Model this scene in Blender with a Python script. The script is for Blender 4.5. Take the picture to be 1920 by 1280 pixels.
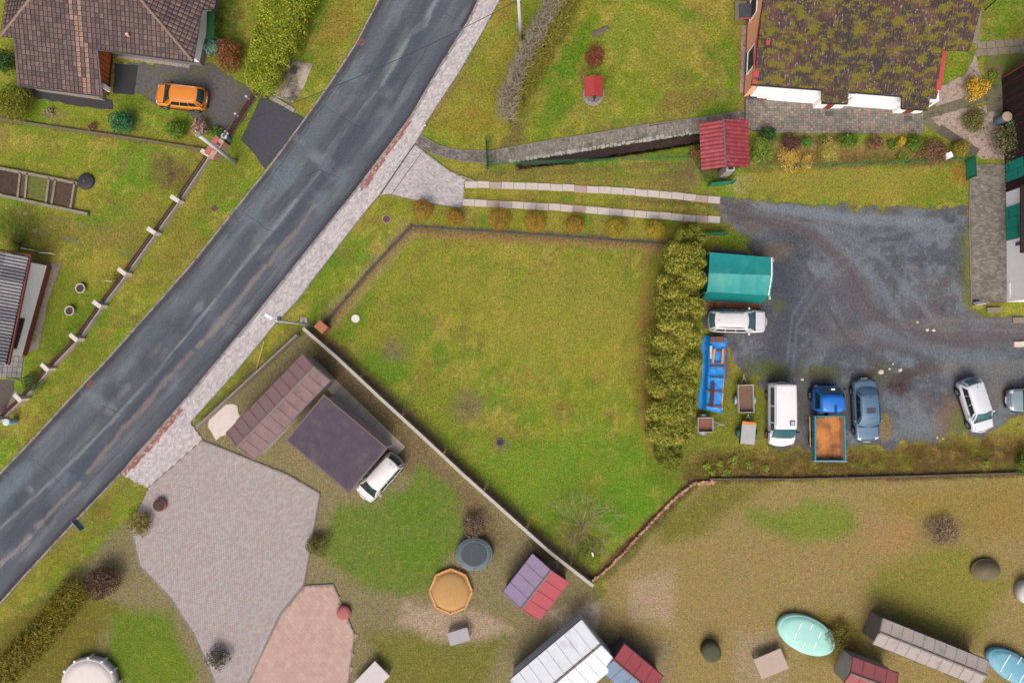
import bpy, bmesh, math, random
import numpy as np
from mathutils import Vector, Matrix
for o in list(bpy.data.objects): bpy.data.objects.remove(o)
S = bpy.context.scene
C = S.collection
random.seed(7); RNG = np.random.default_rng(11)
R = math.radians
# ------------------------------------------------------------------ camera
H = 53.0; F = 1280.0; NX, NY = 985.0, 680.0          # drone height, focal length (px of 1920), nadir point
r3 = Vector((-(NX-960)/F, (NY-640)/F, 1)).normalized()
r1 = (Vector((1,0,0)) - r3*r3.x).normalized(); r2 = r3.cross(r1)
CR = Matrix((r1, r2, r3)); CR = Matrix(((r1.x,r1.y,r1.z),(r2.x,r2.y,r2.z),(r3.x,r3.y,r3.z)))
cam = bpy.data.cameras.new('camera'); cam.lens = 24; cam.sensor_width = 36; cam.clip_end = 12000; cam.clip_start = 0.5
co = bpy.data.objects.new('camera', cam); C.objects.link(co)
co.matrix_world = Matrix.Translation((0,0,H)) @ CR.to_4x4()
S.camera = co
# ------------------------------------------------------------------ sky, sun, exposure
SUN_EL, SUN_AZ = R(52), R(258)                       # direction the light comes from (math angle)
w = bpy.data.worlds.new('World'); S.world = w; w.use_nodes = True
nt = w.node_tree; bg = nt.nodes['Background']
sky = nt.nodes.new('ShaderNodeTexSky'); sky.sky_type = 'NISHITA'; sky.sun_disc = False
sky.sun_elevation = SUN_EL; sky.sun_rotation = R(90)-SUN_AZ; sky.dust_density = 8; sky.air_density = 0.45; sky.ozone_density = 0.4
nt.links.new(sky.outputs[0], bg.inputs[0]); bg.inputs[1].default_value = 0.15
sl = bpy.data.lights.new('sun', 'SUN'); sl.energy = 0.75; sl.angle = R(45); sl.color = (1, .96, .9)
so = bpy.data.objects.new('sun', sl); C.objects.link(so)
sd = Vector((math.cos(SUN_AZ)*math.cos(SUN_EL), math.sin(SUN_AZ)*math.cos(SUN_EL), math.sin(SUN_EL)))
so.rotation_euler = sd.to_track_quat('Z', 'Y').to_euler(); so.location = sd*60
S.view_settings.view_transform = 'Standard'; S.view_settings.look = 'None'
S.view_settings.exposure = 0.36; S.view_settings.gamma = 1
# ------------------------------------------------------------------ pixel <-> place
def ray(px, py):
    d = CR @ Vector(((px-960)/F, (640-py)/F, -1)); return d
def P(px, py, z=0.0):
    d = ray(px, py); t = (z-H)/d.z
    return Vector((d.x*t, d.y*t, z))
def PP(pts, z=0.0): return [P(x, y, z) for x, y in pts]
def on_plane(px, py, pt, n):
    d = ray(px, py); o = Vector((0,0,H)); t = (pt-o).dot(n)/d.dot(n)
    return o + d*t
CRn = np.array(CR)
def W2P(x, y):
    v = np.stack([x, y, np.full_like(x, -H)], -1) @ CRn      # world -> camera (R^T v)
    return 960 + F*v[...,0]/-v[...,2], 640 - F*v[...,1]/-v[...,2]
def P2W(px, py):
    v = np.stack([(px-960)/F, (640-py)/F, np.full_like(px, -1.0)], -1) @ CRn.T
    t = -H/v[...,2]
    return v[...,0]*t, v[...,1]*t
# ------------------------------------------------------------------ colour + noise
KALB = 0.8
def lin(c): c = c/255.0; return c/12.92 if c <= .04045 else ((c+.055)/1.055)**2.4
def col(r, g, b, k=KALB): return (lin(r)*k, lin(g)*k, lin(b)*k)
def colA(*cs): return np.array([col(*c) for c in cs])
_tabs = {}
def vnoise(x, y, scale, seed=0):
    if seed not in _tabs: _tabs[seed] = np.random.default_rng(seed+100).random((256,256))
    T = _tabs[seed]; x = x/scale+1000; y = y/scale+1000
    xi = np.floor(x).astype(int); yi = np.floor(y).astype(int); fx = x-xi; fy = y-yi
    fx = fx*fx*(3-2*fx); fy = fy*fy*(3-2*fy)
    a = T[xi%256, yi%256]; b = T[(xi+1)%256, yi%256]; c = T[xi%256, (yi+1)%256]; d = T[(xi+1)%256, (yi+1)%256]
    return (a*(1-fx)+b*fx)*(1-fy)+(c*(1-fx)+d*fx)*fy
def fbm(x, y, scale, seed=0, oct=4):
    s = 0; a = .5; t = 0
    for i in range(oct): s = s + a*vnoise(x, y, scale/2**i, seed+i); t += a; a *= .55
    return s/t
def sstep(a, b, x): t = np.clip((x-a)/(b-a), 0, 1); return t*t*(3-2*t)
def pip(px, py, poly):
    ins = np.zeros(px.shape, bool); n = len(poly)
    for i in range(n):
        x0, y0 = poly[i]; x1, y1 = poly[(i+1)%n]
        if y0 == y1: continue
        c = ((y0 > py) != (y1 > py)) & (px < (x1-x0)*(py-y0)/(y1-y0)+x0)
        ins ^= c
    return ins
def dseg(px, py, x0, y0, x1, y1):
    dx, dy = x1-x0, y1-y0; L = dx*dx+dy*dy+1e-9
    t = np.clip(((px-x0)*dx+(py-y0)*dy)/L, 0, 1)
    return np.hypot(px-x0-t*dx, py-y0-t*dy)
def dline(px, py, pts, closed=False):
    d = np.full(px.shape, 1e9); n = len(pts)
    for i in range(n if closed else n-1):
        a, b = pts[i], pts[(i+1)%n]; d = np.minimum(d, dseg(px, py, a[0], a[1], b[0], b[1]))
    return d
class Painter:
    """paints the colour patches (soil, grass tones, moss, wear) of a ground sheet per vertex"""
    def __init__(s, x, y, base):
        s.x, s.y = x, y; s.px, s.py = W2P(x, y)
        s.C = np.tile(np.array(base, float), (len(x),1))
        s.n = fbm(x, y, 1.6, 3)-.5; s.n2 = fbm(x, y, .6, 9, 3)-.5
    def mix(s, w, c): w = np.clip(w, 0, 1)[:,None]; s.C = s.C*(1-w)+np.array(c)*w
    def noise(s, scale, seed, lo, hi, c, k=1): s.mix(sstep(lo, hi, fbm(s.x, s.y, scale, seed))*k, c)
    def sub(s, x0, y0, x1, y1): return np.nonzero((s.px > x0)&(s.px < x1)&(s.py > y0)&(s.py < y1))[0]
    def _ap(s, ix, w, c):
        w = np.clip(w, 0, 1)[:,None]; s.C[ix] = s.C[ix]*(1-w)+np.array(c)*w
    def blob(s, cx, cy, rx, ry, c, k=1, rot=0, soft=.6, rag=.8):
        m = max(rx, ry)*1.8; ix = s.sub(cx-m, cy-m, cx+m, cy+m)
        if not len(ix): return
        a = R(rot); dx = s.px[ix]-cx; dy = s.py[ix]-cy
        d = np.hypot((dx*math.cos(a)+dy*math.sin(a))/rx, (-dx*math.sin(a)+dy*math.cos(a))/ry)+(s.n[ix]+s.n2[ix])*rag
        s._ap(ix, sstep(1+soft*.5, 1-soft*.5-.2, d)*k, c)
    def poly(s, pts, c, k=1, soft=8, rag=14):
        xs = [p[0] for p in pts]; ys = [p[1] for p in pts]; m = soft+rag
        ix = s.sub(min(xs)-m, min(ys)-m, max(xs)+m, max(ys)+m)
        if not len(ix): return
        d = dline(s.px[ix], s.py[ix], pts, True); d = np.where(pip(s.px[ix], s.py[ix], pts), -d, d)+(s.n[ix]+s.n2[ix])*rag
        s._ap(ix, sstep(soft, -soft, d)*k, c)
    def line(s, pts, wd, c, k=1, soft=4, rag=8):
        xs = [p[0] for p in pts]; ys = [p[1] for p in pts]; m = wd+soft+rag
        ix = s.sub(min(xs)-m, min(ys)-m, max(xs)+m, max(ys)+m)
        if not len(ix): return
        d = dline(s.px[ix], s.py[ix], pts)+(s.n[ix]+s.n2[ix])*rag
        s._ap(ix, sstep(wd+soft, wd-soft, d)*k, c)
# ------------------------------------------------------------------ materials
def nodes(m): m.use_nodes = True; return m.node_tree, m.node_tree.nodes['Principled BSDF']
_M = {}
def mat(name, c, rough=.8, amt=.18, scale=3.0, c2=None, s2=1.2, k2=.5, bump=0.0, bs=30, metal=0, attr=False, spec=.3, stretch=None, coat=0):
    """procedural material: base colour (or the per-piece colour attribute) varied by two noises, an optional second colour in patches, fine bump"""
    if name in _M: return _M[name]
    m = bpy.data.materials.new(name); t, b = nodes(m); L = t.links; N = t.nodes
    tc = N.new('ShaderNodeTexCoord'); vec = tc.outputs['Object']
    if stretch:
        mp = N.new('ShaderNodeMapping'); mp.inputs['Scale'].default_value = stretch; L.new(vec, mp.inputs[0]); vec = mp.outputs[0]
    if attr:
        a = N.new('ShaderNodeAttribute'); a.attribute_name = 'col'; cur = a.outputs['Color']
    else:
        a = N.new('ShaderNodeRGB'); a.outputs[0].default_value = (*c, 1); cur = a.outputs[0]
    if c2:
        n2 = N.new('ShaderNodeTexNoise'); n2.inputs['Scale'].default_value = s2; n2.inputs['Detail'].default_value = 8; n2.inputs['Roughness'].default_value = .65
        L.new(vec, n2.inputs['Vector'])
        r = N.new('ShaderNodeMapRange'); r.inputs[1].default_value = 1-k2-.06; r.inputs[2].default_value = 1-k2+.10; L.new(n2.outputs[0], r.inputs[0])
        mx = N.new('ShaderNodeMix'); mx.data_type = 'RGBA'; L.new(r.outputs[0], mx.inputs[0]); L.new(cur, mx.inputs[6]); mx.inputs[7].default_value = (*c2, 1); cur = mx.outputs[2]
    n = N.new('ShaderNodeTexNoise'); n.inputs['Scale'].default_value = scale; n.inputs['Detail'].default_value = 10; n.inputs['Roughness'].default_value = .7
    L.new(vec, n.inputs['Vector'])
    mr = N.new('ShaderNodeMapRange'); mr.inputs[1].default_value = .25; mr.inputs[2].default_value = .75; mr.inputs[3].default_value = 1-amt; mr.inputs[4].default_value = 1+amt
    L.new(n.outputs[0], mr.inputs[0])
    v = N.new('ShaderNodeVectorMath'); v.operation = 'SCALE'; L.new(cur, v.inputs[0]); L.new(mr.outputs[0], v.inputs['Scale'])
    L.new(v.outputs[0], b.inputs['Base Color'])
    b.inputs['Roughness'].default_value = rough; b.inputs['Metallic'].default_value = metal; b.inputs['Specular IOR Level'].default_value = spec
    if coat: b.inputs['Coat Weight'].default_value = coat; b.inputs['Coat Roughness'].default_value = .08
    if bump:
        bn = N.new('ShaderNodeTexNoise'); bn.inputs['Scale'].default_value = bs; bn.inputs['Detail'].default_value = 6; L.new(vec, bn.inputs['Vector'])
        bp = N.new('ShaderNodeBump'); bp.inputs['Strength'].default_value = bump; bp.inputs['Distance'].default_value = .03
        L.new(bn.outputs[0], bp.inputs['Height']); L.new(bp.outputs[0], b.inputs['Normal'])
    _M[name] = m; return m
def paint(name, c, rough=.3, metal=0): return mat(name, c, rough, .05, 1.5, spec=.5, metal=metal, coat=.6)
def glass(name='window_glass', c=(.012,.03,.034)):
    return mat(name, c, .06, .25, 1.0, spec=.8)
# ------------------------------------------------------------------ objects
ROOT = {}
def tag(o, label=None, cat=None, group=None, kind=None):
    if label: o['label'] = label
    if cat: o['category'] = cat
    if group: o['group'] = group
    if kind: o['kind'] = kind
    return o
def thing(name, label, cat, loc, rz=0, group=None):
    o = bpy.data.objects.new(name, None); C.objects.link(o); o.location = loc; o.rotation_euler = (0,0,rz); o.empty_display_size = .2
    ROOT[o] = Matrix.Translation(loc) @ Matrix.Rotation(rz, 4, 'Z')
    return tag(o, label, cat, group)
def link(o, parent):
    C.objects.link(o)
    if parent is not None: o.parent = parent; ROOT[o] = ROOT.get(parent, Matrix.Identity(4))
    return o
def tolocal(parent, world):
    return ROOT.get(parent, Matrix.Identity(4)).inverted() if (parent is not None and world) else None
def mesh_np(name, V, Fc, mats, parent=None, colv=None, smooth=False, world=True):
    """V (n,3), Fc (m,k) one polygon size; colv per vertex"""
    V = np.asarray(V, np.float32)
    M = tolocal(parent, world)
    if M is not None: A = np.array(M, np.float32); V = V @ A[:3,:3].T + A[:3,3]
    me = bpy.data.meshes.new(name); n, (m, k) = len(V), Fc.shape
    me.vertices.add(n); me.vertices.foreach_set('co', V.ravel())
    me.loops.add(m*k); me.loops.foreach_set('vertex_index', Fc.astype(np.int32).ravel())
    me.polygons.add(m); me.polygons.foreach_set('loop_start', np.arange(0, m*k, k, dtype=np.int32))
    me.polygons.foreach_set('use_smooth', np.full(m, bool(smooth)))
    me.update(calc_edges=True); me.validate()
    if colv is not None:
        a = me.color_attributes.new('col', 'FLOAT_COLOR', 'POINT'); cc = np.ones((n,4), np.float32); cc[:,:3] = colv; a.data.foreach_set('color', cc.ravel())
    me.materials.append(mats)
    return link(bpy.data.objects.new(name, me), parent)
class MB:
    def __init__(s): s.v = []; s.f = []; s.m = []; s.c = []
    def add(s, vs, fs, m=0, c=(1,1,1)):
        o = len(s.v); s.v += [tuple(v) for v in vs]; s.f += [tuple(i+o for i in f) for f in fs]; s.m += [m]*len(fs); s.c += [c]*len(vs); return s
    def box(s, cx, cy, z0, sx, sy, h, rz=0, m=0, c=(1,1,1), tilt=0):
        ca, sa = math.cos(rz), math.sin(rz); vs = []
        for z in (z0, z0+h):
            for a, b in ((-1,-1),(1,-1),(1,1),(-1,1)):
                x, y = a*sx/2, b*sy/2; vs.append((cx+x*ca-y*sa, cy+x*sa+y*ca, z+tilt*a*sx/2))
        return s.add(vs, [(3,2,1,0),(4,5,6,7),(0,1,5,4),(1,2,6,5),(2,3,7,6),(3,0,4,7)], m, c)
    def bar(s, a, b, w, h, m=0, up=(0,0,1), c=(1,1,1)):
        a, b = Vector(a), Vector(b); d = (b-a).normalized(); u = Vector(up); sd_ = d.cross(u)
        if sd_.length < 1e-4: sd_ = d.cross(Vector((1,0,0)))
        sd_.normalize(); u = sd_.cross(d).normalized(); vs = []
        for p in (a, b):
            for i, j in ((-1,-1),(1,-1),(1,1),(-1,1)): vs.append(p+sd_*i*w/2+u*j*h/2)
        return s.add(vs, [(3,2,1,0),(4,5,6,7),(0,1,5,4),(1,2,6,5),(2,3,7,6),(3,0,4,7)], m, c)
    def prism(s, poly, z0, z1, m=0, c=(1,1,1)):
        n = len(poly); a = sum(poly[i][0]*poly[(i+1)%n][1]-poly[(i+1)%n][0]*poly[i][1] for i in range(n))
        if a < 0: poly = poly[::-1]
        vs = [(p[0],p[1],z0) for p in poly]+[(p[0],p[1],z1) for p in poly]
        return s.add(vs, [tuple(range(n-1,-1,-1)), tuple(range(n,2*n))]+[(i,(i+1)%n,(i+1)%n+n,i+n) for i in range(n)], m, c)
    def tube(s, pts, r0, r1=None, n=8, m=0, cap=True):
        r1 = r0 if r1 is None else r1; pts = [Vector(p) for p in pts]; k = len(pts); vs = []; fs = []
        for i, p in enumerate(pts):
            d = (pts[min(i+1,k-1)]-pts[max(i-1,0)]).normalized(); a = d.orthogonal().normalized()
            if abs(d.z) > .9: a = (Vector((1,0,0))-d*d.x).normalized()
            b = d.cross(a); r = r0+(r1-r0)*i/max(k-1,1)
            for j in range(n): t = 2*math.pi*j/n; vs.append(p+a*r*math.cos(t)+b*r*math.sin(t))
        for i in range(k-1):
            for j in range(n): fs.append((i*n+j, i*n+(j+1)%n, (i+1)*n+(j+1)%n, (i+1)*n+j))
        if cap: fs += [tuple(range(n-1,-1,-1)), tuple(range((k-1)*n, k*n))]
        return s.add(vs, fs, m)
    def lathe(s, cx, cy, prof, n=20, m=0):
        vs = []; fs = []; k = len(prof)
        for r, z in prof:
            for j in range(n): t = 2*math.pi*j/n; vs.append((cx+r*math.cos(t), cy+r*math.sin(t), z))
        for i in range(k-1):
            for j in range(n): fs.append((i*n+j, i*n+(j+1)%n, (i+1)*n+(j+1)%n, (i+1)*n+j))
        fs.append(tuple(range((k-1)*n, k*n))); fs.append(tuple(range(n-1,-1,-1)))
        return s.add(vs, fs, m)
    def build(s, name, mats, parent=None, smooth=False, bevel=0, world=True, kind=None, label=None, usecol=False):
        M = tolocal(parent, world); vs = s.v if M is None else [M @ Vector(v) for v in s.v]
        me = bpy.data.meshes.new(name); me.from_pydata(vs, [], s.f)
        if not isinstance(mats, (list, tuple)): mats = [mats]
        for x in mats: me.materials.append(x)
        if len(mats) > 1: me.polygons.foreach_set('material_index', s.m)
        if usecol:
            a = me.color_attributes.new('col', 'FLOAT_COLOR', 'POINT'); a.data.foreach_set('color', [q for c in s.c for q in (*c, 1)])
        bm = bmesh.new(); bm.from_mesh(me)
        if bevel: bmesh.ops.bevel(bm, geom=list(bm.edges), offset=bevel, segments=1, affect='EDGES', clamp_overlap=True)
        bmesh.ops.recalc_face_normals(bm, faces=bm.faces); bm.to_mesh(me); bm.free()
        if smooth: me.polygons.foreach_set('use_smooth', [True]*len(me.polygons))
        o = link(bpy.data.objects.new(name, me), parent)
        if kind: o['kind'] = kind
        if label: o['label'] = label
        return o
def xy(v): return (v[0], v[1])
def rag(pts, step=8, amp=3, seed=1, closed=True):
    rn = random.Random(seed); out = []; n = len(pts)
    for i in range(n if closed else n-1):
        a, b = pts[i], pts[(i+1)%n]; L = math.hypot(b[0]-a[0], b[1]-a[1]); k = max(1, int(L/step))
        for j in range(k):
            t = j/k; out.append((a[0]+(b[0]-a[0])*t+rn.uniform(-amp, amp)*(j > 0), a[1]+(b[1]-a[1])*t+rn.uniform(-amp, amp)*(j > 0)))
    if not closed: out.append(pts[-1])
    return out
def inset(poly, d):
    n = len(poly); a = sum(poly[i][0]*poly[(i+1)%n][1]-poly[(i+1)%n][0]*poly[i][1] for i in range(n))
    if a < 0: poly = poly[::-1]
    out = []
    for i in range(n):
        p0, p1, p2 = Vector(poly[i-1][:2]), Vector(poly[i][:2]), Vector(poly[(i+1)%n][:2])
        d0, d1 = (p1-p0).normalized(), (p2-p1).normalized(); n0, n1 = Vector((-d0.y, d0.x)), Vector((-d1.y, d1.x))
        b = n0+n1; b = b/max(b.dot(b)/2, .3); out.append((p1.x+b.x*d, p1.y+b.y*d))
    return out
def sheet(name, pts_px, z, m, ragged=0, kind='structure', parent=None, th=.01, seed=1, step=8):
    pts = rag(pts_px, step, ragged, seed) if ragged else pts_px
    b = MB(); b.prism([xy(P(x, y)) for x, y in pts], z-th, z); return b.build(name, m, parent, kind=kind)
def pavers(name, poly_px, dpx, size, gap, z, cols, m, parent=None, depth=.04, jit=.12, bond=.5, avoid=(), seed=5, kind='stuff', wob=.004):
    """a field of separate laid blocks (top and four sides each) joined into one part"""
    rn = np.random.default_rng(seed)
    poly = [xy(P(*p)) for p in poly_px]; av = [[xy(P(*p)) for p in q] for q in avoid]
    a, b_ = P(*dpx[0]), P(*dpx[1]); ang = math.atan2(b_.y-a.y, b_.x-a.x); ca, sa = math.cos(ang), math.sin(ang)
    q = np.array(poly); u = q[:,0]*ca+q[:,1]*sa; v = -q[:,0]*sa+q[:,1]*ca
    l, wd = size; nu = int((u.max()-u.min())/l)+3; nv = int((v.max()-v.min())/wd)+3
    I, J = np.meshgrid(np.arange(-1, nu), np.arange(-1, nv)); I = I.ravel(); J = J.ravel()
    uc = u.min()+(I+(J%2)*bond)*l; vc = v.min()+(J+.5)*wd
    x = uc*ca-vc*sa; y = uc*sa+vc*ca
    k = pip(x, y, poly)
    for p in av: k &= ~pip(x, y, p)
    uc, vc = uc[k], vc[k]; n = len(uc); hu, hv = (l-gap)/2, (wd-gap)/2
    zz = z+rn.uniform(-wob, wob, n)
    V = np.zeros((n,8,3)); sg = [(-1,-1),(1,-1),(1,1),(-1,1)]
    for i, (s1, s2) in enumerate(sg):
        for t, zo in ((0,0),(4,-depth)):
            uu = uc+s1*hu; vv = vc+s2*hv; V[:,i+t,0] = uu*ca-vv*sa; V[:,i+t,1] = uu*sa+vv*ca; V[:,i+t,2] = zz+zo
    base = np.arange(n)[:,None]*8
    Fc = np.concatenate([base+np.array(f) for f in ((0,1,2,3),(4,5,1,0),(5,6,2,1),(6,7,3,2),(7,4,0,3))])
    cs = np.array(cols)[rn.integers(0, len(cols), n)]*(1+rn.uniform(-jit, jit, (n,1)))
    o = mesh_np(name, V.reshape(-1,3), Fc, m, parent, np.repeat(cs, 8, 0))
    o['kind'] = kind; return o
# ------------------------------------------------------------------ roofs
def frame(O, E):
    return O, E
def clip_bm(bm, poly):
    n = len(poly); a = sum(poly[i][0]*poly[(i+1)%n][1]-poly[(i+1)%n][0]*poly[i][1] for i in range(n))
    if a < 0: poly = poly[::-1]
    for i in range(n):
        p, q = poly[i], poly[(i+1)%n]
        bmesh.ops.bisect_plane(bm, geom=bm.verts[:]+bm.edges[:]+bm.faces[:], plane_co=(p[0],p[1],0), plane_no=(q[1]-p[1], -(q[0]-p[0]), 0), clear_outer=True, dist=1e-5)
class Roof:
    """a pitched plane: origin O, eave direction E, pitch vector upslope U (all world)"""
    def __init__(s, O, A, n=None, pitch=None, up=None):
        s.O = Vector(O); s.E = (Vector(A)-s.O).normalized()
        if n is None:
            h = Vector((0,0,1)).cross(s.E).normalized()
            if up is not None and h.dot(Vector(up)) < 0: h = -h
            s.U = (h*math.cos(pitch)+Vector((0,0,1))*math.sin(pitch)).normalized(); n = s.E.cross(s.U)
        if n.z < 0: n = -n
        s.N = n.normalized(); s.U = s.N.cross(s.E)
    def at(s, px, py): return on_plane(px, py, s.O, s.N)
    def es(s, p): d = Vector(p)-s.O; return (d.dot(s.E), d.dot(s.U))
    def w(s, e, u, h=0): return s.O+s.E*e+s.U*u+s.N*h
    def poly(s, pts_px): return [s.es(s.at(*p)) for p in pts_px]
    def strip(s, e0, e1, u0, u1, pitch, amp, step, ns=4, thick=0.0, bm=None, lay=None, c=(1,1,1), prof='sin'):
        k = max(1, round((e1-e0)/pitch))*ns; pts = []
        for i in range(k+1):
            t = i/ns*2*math.pi; h = amp*(.5-.5*math.cos(t)) if prof == 'sin' else amp*max(0, math.sin(t))
            e = e0+(e1-e0)*i/k; pts.append((e, h))
        rows = [[bm.verts.new((e, u0, h-.0)) for e, h in pts] if step else None, [bm.verts.new((e, u0, h+step)) for e, h in pts], [bm.verts.new((e, u1, h)) for e, h in pts]]
        for a, b in ((rows[0], rows[1]), (rows[1], rows[2])):
            if a is None: continue
            for i in range(k):
                f = bm.faces.new((a[i], a[i+1], b[i+1], b[i]))
                if lay:
                    for l in f.loops: l[lay] = (*c, 1)
    def finish(s, bm, name, m, parent, lift=0, smooth=False):
        for v in bm.verts: v.co = s.w(v.co.x, v.co.y, v.co.z+lift)
        M = tolocal(parent, True)
        if M is not None: bmesh.ops.transform(bm, matrix=M, verts=bm.verts)
        bmesh.ops.recalc_face_normals(bm, faces=bm.faces)
        me = bpy.data.meshes.new(name); bm.to_mesh(me); bm.free(); me.materials.append(m)
        if smooth: me.polygons.foreach_set('use_smooth', [True]*len(me.polygons))
        return link(bpy.data.objects.new(name, me), parent)
    def slab(s, name, poly_px, m, parent, th=.08, lift=-.02):
        b = MB(); ps = s.poly(poly_px); n = len(ps)
        vs = [s.w(e, u, lift-th) for e, u in ps]+[s.w(e, u, lift) for e, u in ps]
        b.add(vs, [tuple(range(n-1,-1,-1)), tuple(range(n,2*n))]+[(i,(i+1)%n,(i+1)%n+n,i+n) for i in range(n)])
        return b.build(name, m, parent)
    def tiles(s, name, poly_px, m, parent, tw, tl, amp, step, cols, bandf=None, seed=3, prof='sin', gap=.008):
        rn = random.Random(seed); ps = s.poly(poly_px); e0 = min(p[0] for p in ps); e1 = max(p[0] for p in ps); u0 = min(p[1] for p in ps); u1 = max(p[1] for p in ps)
        bm = bmesh.new(); lay = bm.loops.layers.float_color.new('col')
        e0 = math.floor(e0/tw)*tw; u0 = math.floor(u0/tl)*tl; j = 0; u = u0
        while u < u1:
            e = e0
            while e < e1:
                c = cols[rn.randrange(len(cols))]; f = 1+rn.uniform(-.13, .13); c = tuple(q*f for q in c)
                if bandf:
                    b = bandf(e+tw/2, u)
                    if b: c = tuple(q*f for q in b)
                s.strip(e+gap, e+tw-gap, u, u+tl*(1.02-gap*4), tw, amp, step, 4, 0, bm, lay, c, prof); e += tw
            u += tl
        clip_bm(bm, ps); o = s.finish(bm, name, m, parent); o['kind'] = 'stuff'; return o
# ------------------------------------------------------------------ plants
def lumps(d, seed, k=.22, n=7):
    rn = np.random.default_rng(seed); s = np.zeros(len(d))
    for i in range(n):
        a = rn.normal(size=3); a *= rn.uniform(2, 5)/np.linalg.norm(a); s += np.cos(d@a+rn.uniform(0, 6.28))
    return 1+k*s/n*1.6
def leaf_arrays(cen, nor, size, aspect=.6, rn=RNG):
    n = len(cen); t = rn.normal(size=(n,3)); t -= nor*np.sum(t*nor, 1, keepdims=True); t /= np.linalg.norm(t, axis=1, keepdims=True)+1e-9
    b = np.cross(nor, t); s = (size*rn.uniform(.6, 1.3, n))[:,None]
    V = np.stack([cen-t*s, cen+b*s*aspect, cen+t*s, cen-b*s*aspect], 1)
    return V.reshape(-1,3), np.arange(n*4).reshape(n,4)
def foliage(name, ell, n, leaf, cols, m, parent, seed=1, rough=.22, shell=.45, aspect=.6, flat=.55, boxy=False):
    """leaf-sized faces spread through one or more lumpy ellipsoids; ell = [(cx,cy,cz,rx,ry,rz)]"""
    rn = np.random.default_rng(seed); CEN = []; NOR = []; COL = []; tot = sum(e[3]*e[4]+e[3]*e[5]+e[4]*e[5] for e in ell)
    cols = np.array(cols)*1.32
    for i, e in enumerate(ell):
        k = max(20, int(n*(e[3]*e[4]+e[3]*e[5]+e[4]*e[5])/tot)); d = rn.normal(size=(k,3)); d /= np.linalg.norm(d, axis=1, keepdims=True)
        lo = d[:,2] < -.5; d[lo,2] *= -1
        if boxy:
            p = 4; d = d/(np.sum(np.abs(d)**p, 1, keepdims=True)**(1/p))
        f = lumps(d, seed*31+i, rough)*(1-shell*rn.random(k)**2.2)
        CEN.append(np.array(e[:3])+d*np.array(e[3:])*f[:,None])
        nn = d/np.array(e[3:]); nn /= np.linalg.norm(nn, axis=1, keepdims=True); nn = nn+rn.normal(size=(k,3))*flat; nn /= np.linalg.norm(nn, axis=1, keepdims=True); NOR.append(nn)
        g = lumps(d, seed*17+i+5, .5)-.5
        ci = np.clip((g*len(cols)*.5+rn.random(k)*len(cols)*.7).astype(int), 0, len(cols)-1)
        COL.append(cols[ci]*(1+rn.uniform(-.25, .25, (k,1))))
    cen = np.concatenate(CEN); ok = cen[:,2] > .02; cen = cen[ok]
    V, Fc = leaf_arrays(cen, np.concatenate(NOR)[ok], leaf, aspect, rn)
    return mesh_np(name, V, Fc, m, parent, np.repeat(np.concatenate(COL)[ok], 4, 0))
def leafmat():
    m = mat('leaf', (1,1,1), .55, .12, 8, attr=True, spec=.25); return m
def twigmat(): return mat('twig_bark', col(132,118,100), .85, .3, 8)
def bark(): return mat('bark', col(84,68,54), .9, .3, 10, bump=.4)
def shrub(name, label, cat, px, py, rpx, h, cols, n=900, leaf=.06, group=None, ry=None, seed=None, rough=.2, shell=.45, flat=.6, parts=5):
    r = rpx/24.6; ryy = (ry or rpx)/24.6; c = P(px, py, h*.55); seed = seed or int(px*7+py)
    t = thing(name, label, cat, (c.x, c.y, 0), 0, group)
    ell = [(c.x, c.y, h*.5, r, ryy, h*.52)]
    if parts > 1:
        rn = random.Random(seed); ell = [(c.x, c.y, h*.46, r*.72, ryy*.72, h*.5)]
        for i in range(parts):
            a = 6.28*i/parts+rn.random(); k = rn.uniform(.30, .62); q_ = rn.uniform(.42,.66); ell.append((c.x+math.cos(a)*r*k, c.y+math.sin(a)*ryy*k, h*rn.uniform(.38,.55), r*q_, ryy*q_, h*rn.uniform(.36,.5)))
    foliage('foliage', ell, n, leaf, cols, leafmat(), t, seed, rough, shell, flat=flat)
    b = MB(); rn = random.Random(seed)
    for i in range(4):
        a = rn.uniform(0, 6.28); b.tube([(c.x, c.y, 0), (c.x+math.cos(a)*r*.25, c.y+math.sin(a)*r*.25, h*.3), (c.x+math.cos(a)*r*.5, c.y+math.sin(a)*r*.5, h*.62)], .025, .008, 5)
    b.build('stem', bark(), t); return t
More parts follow.
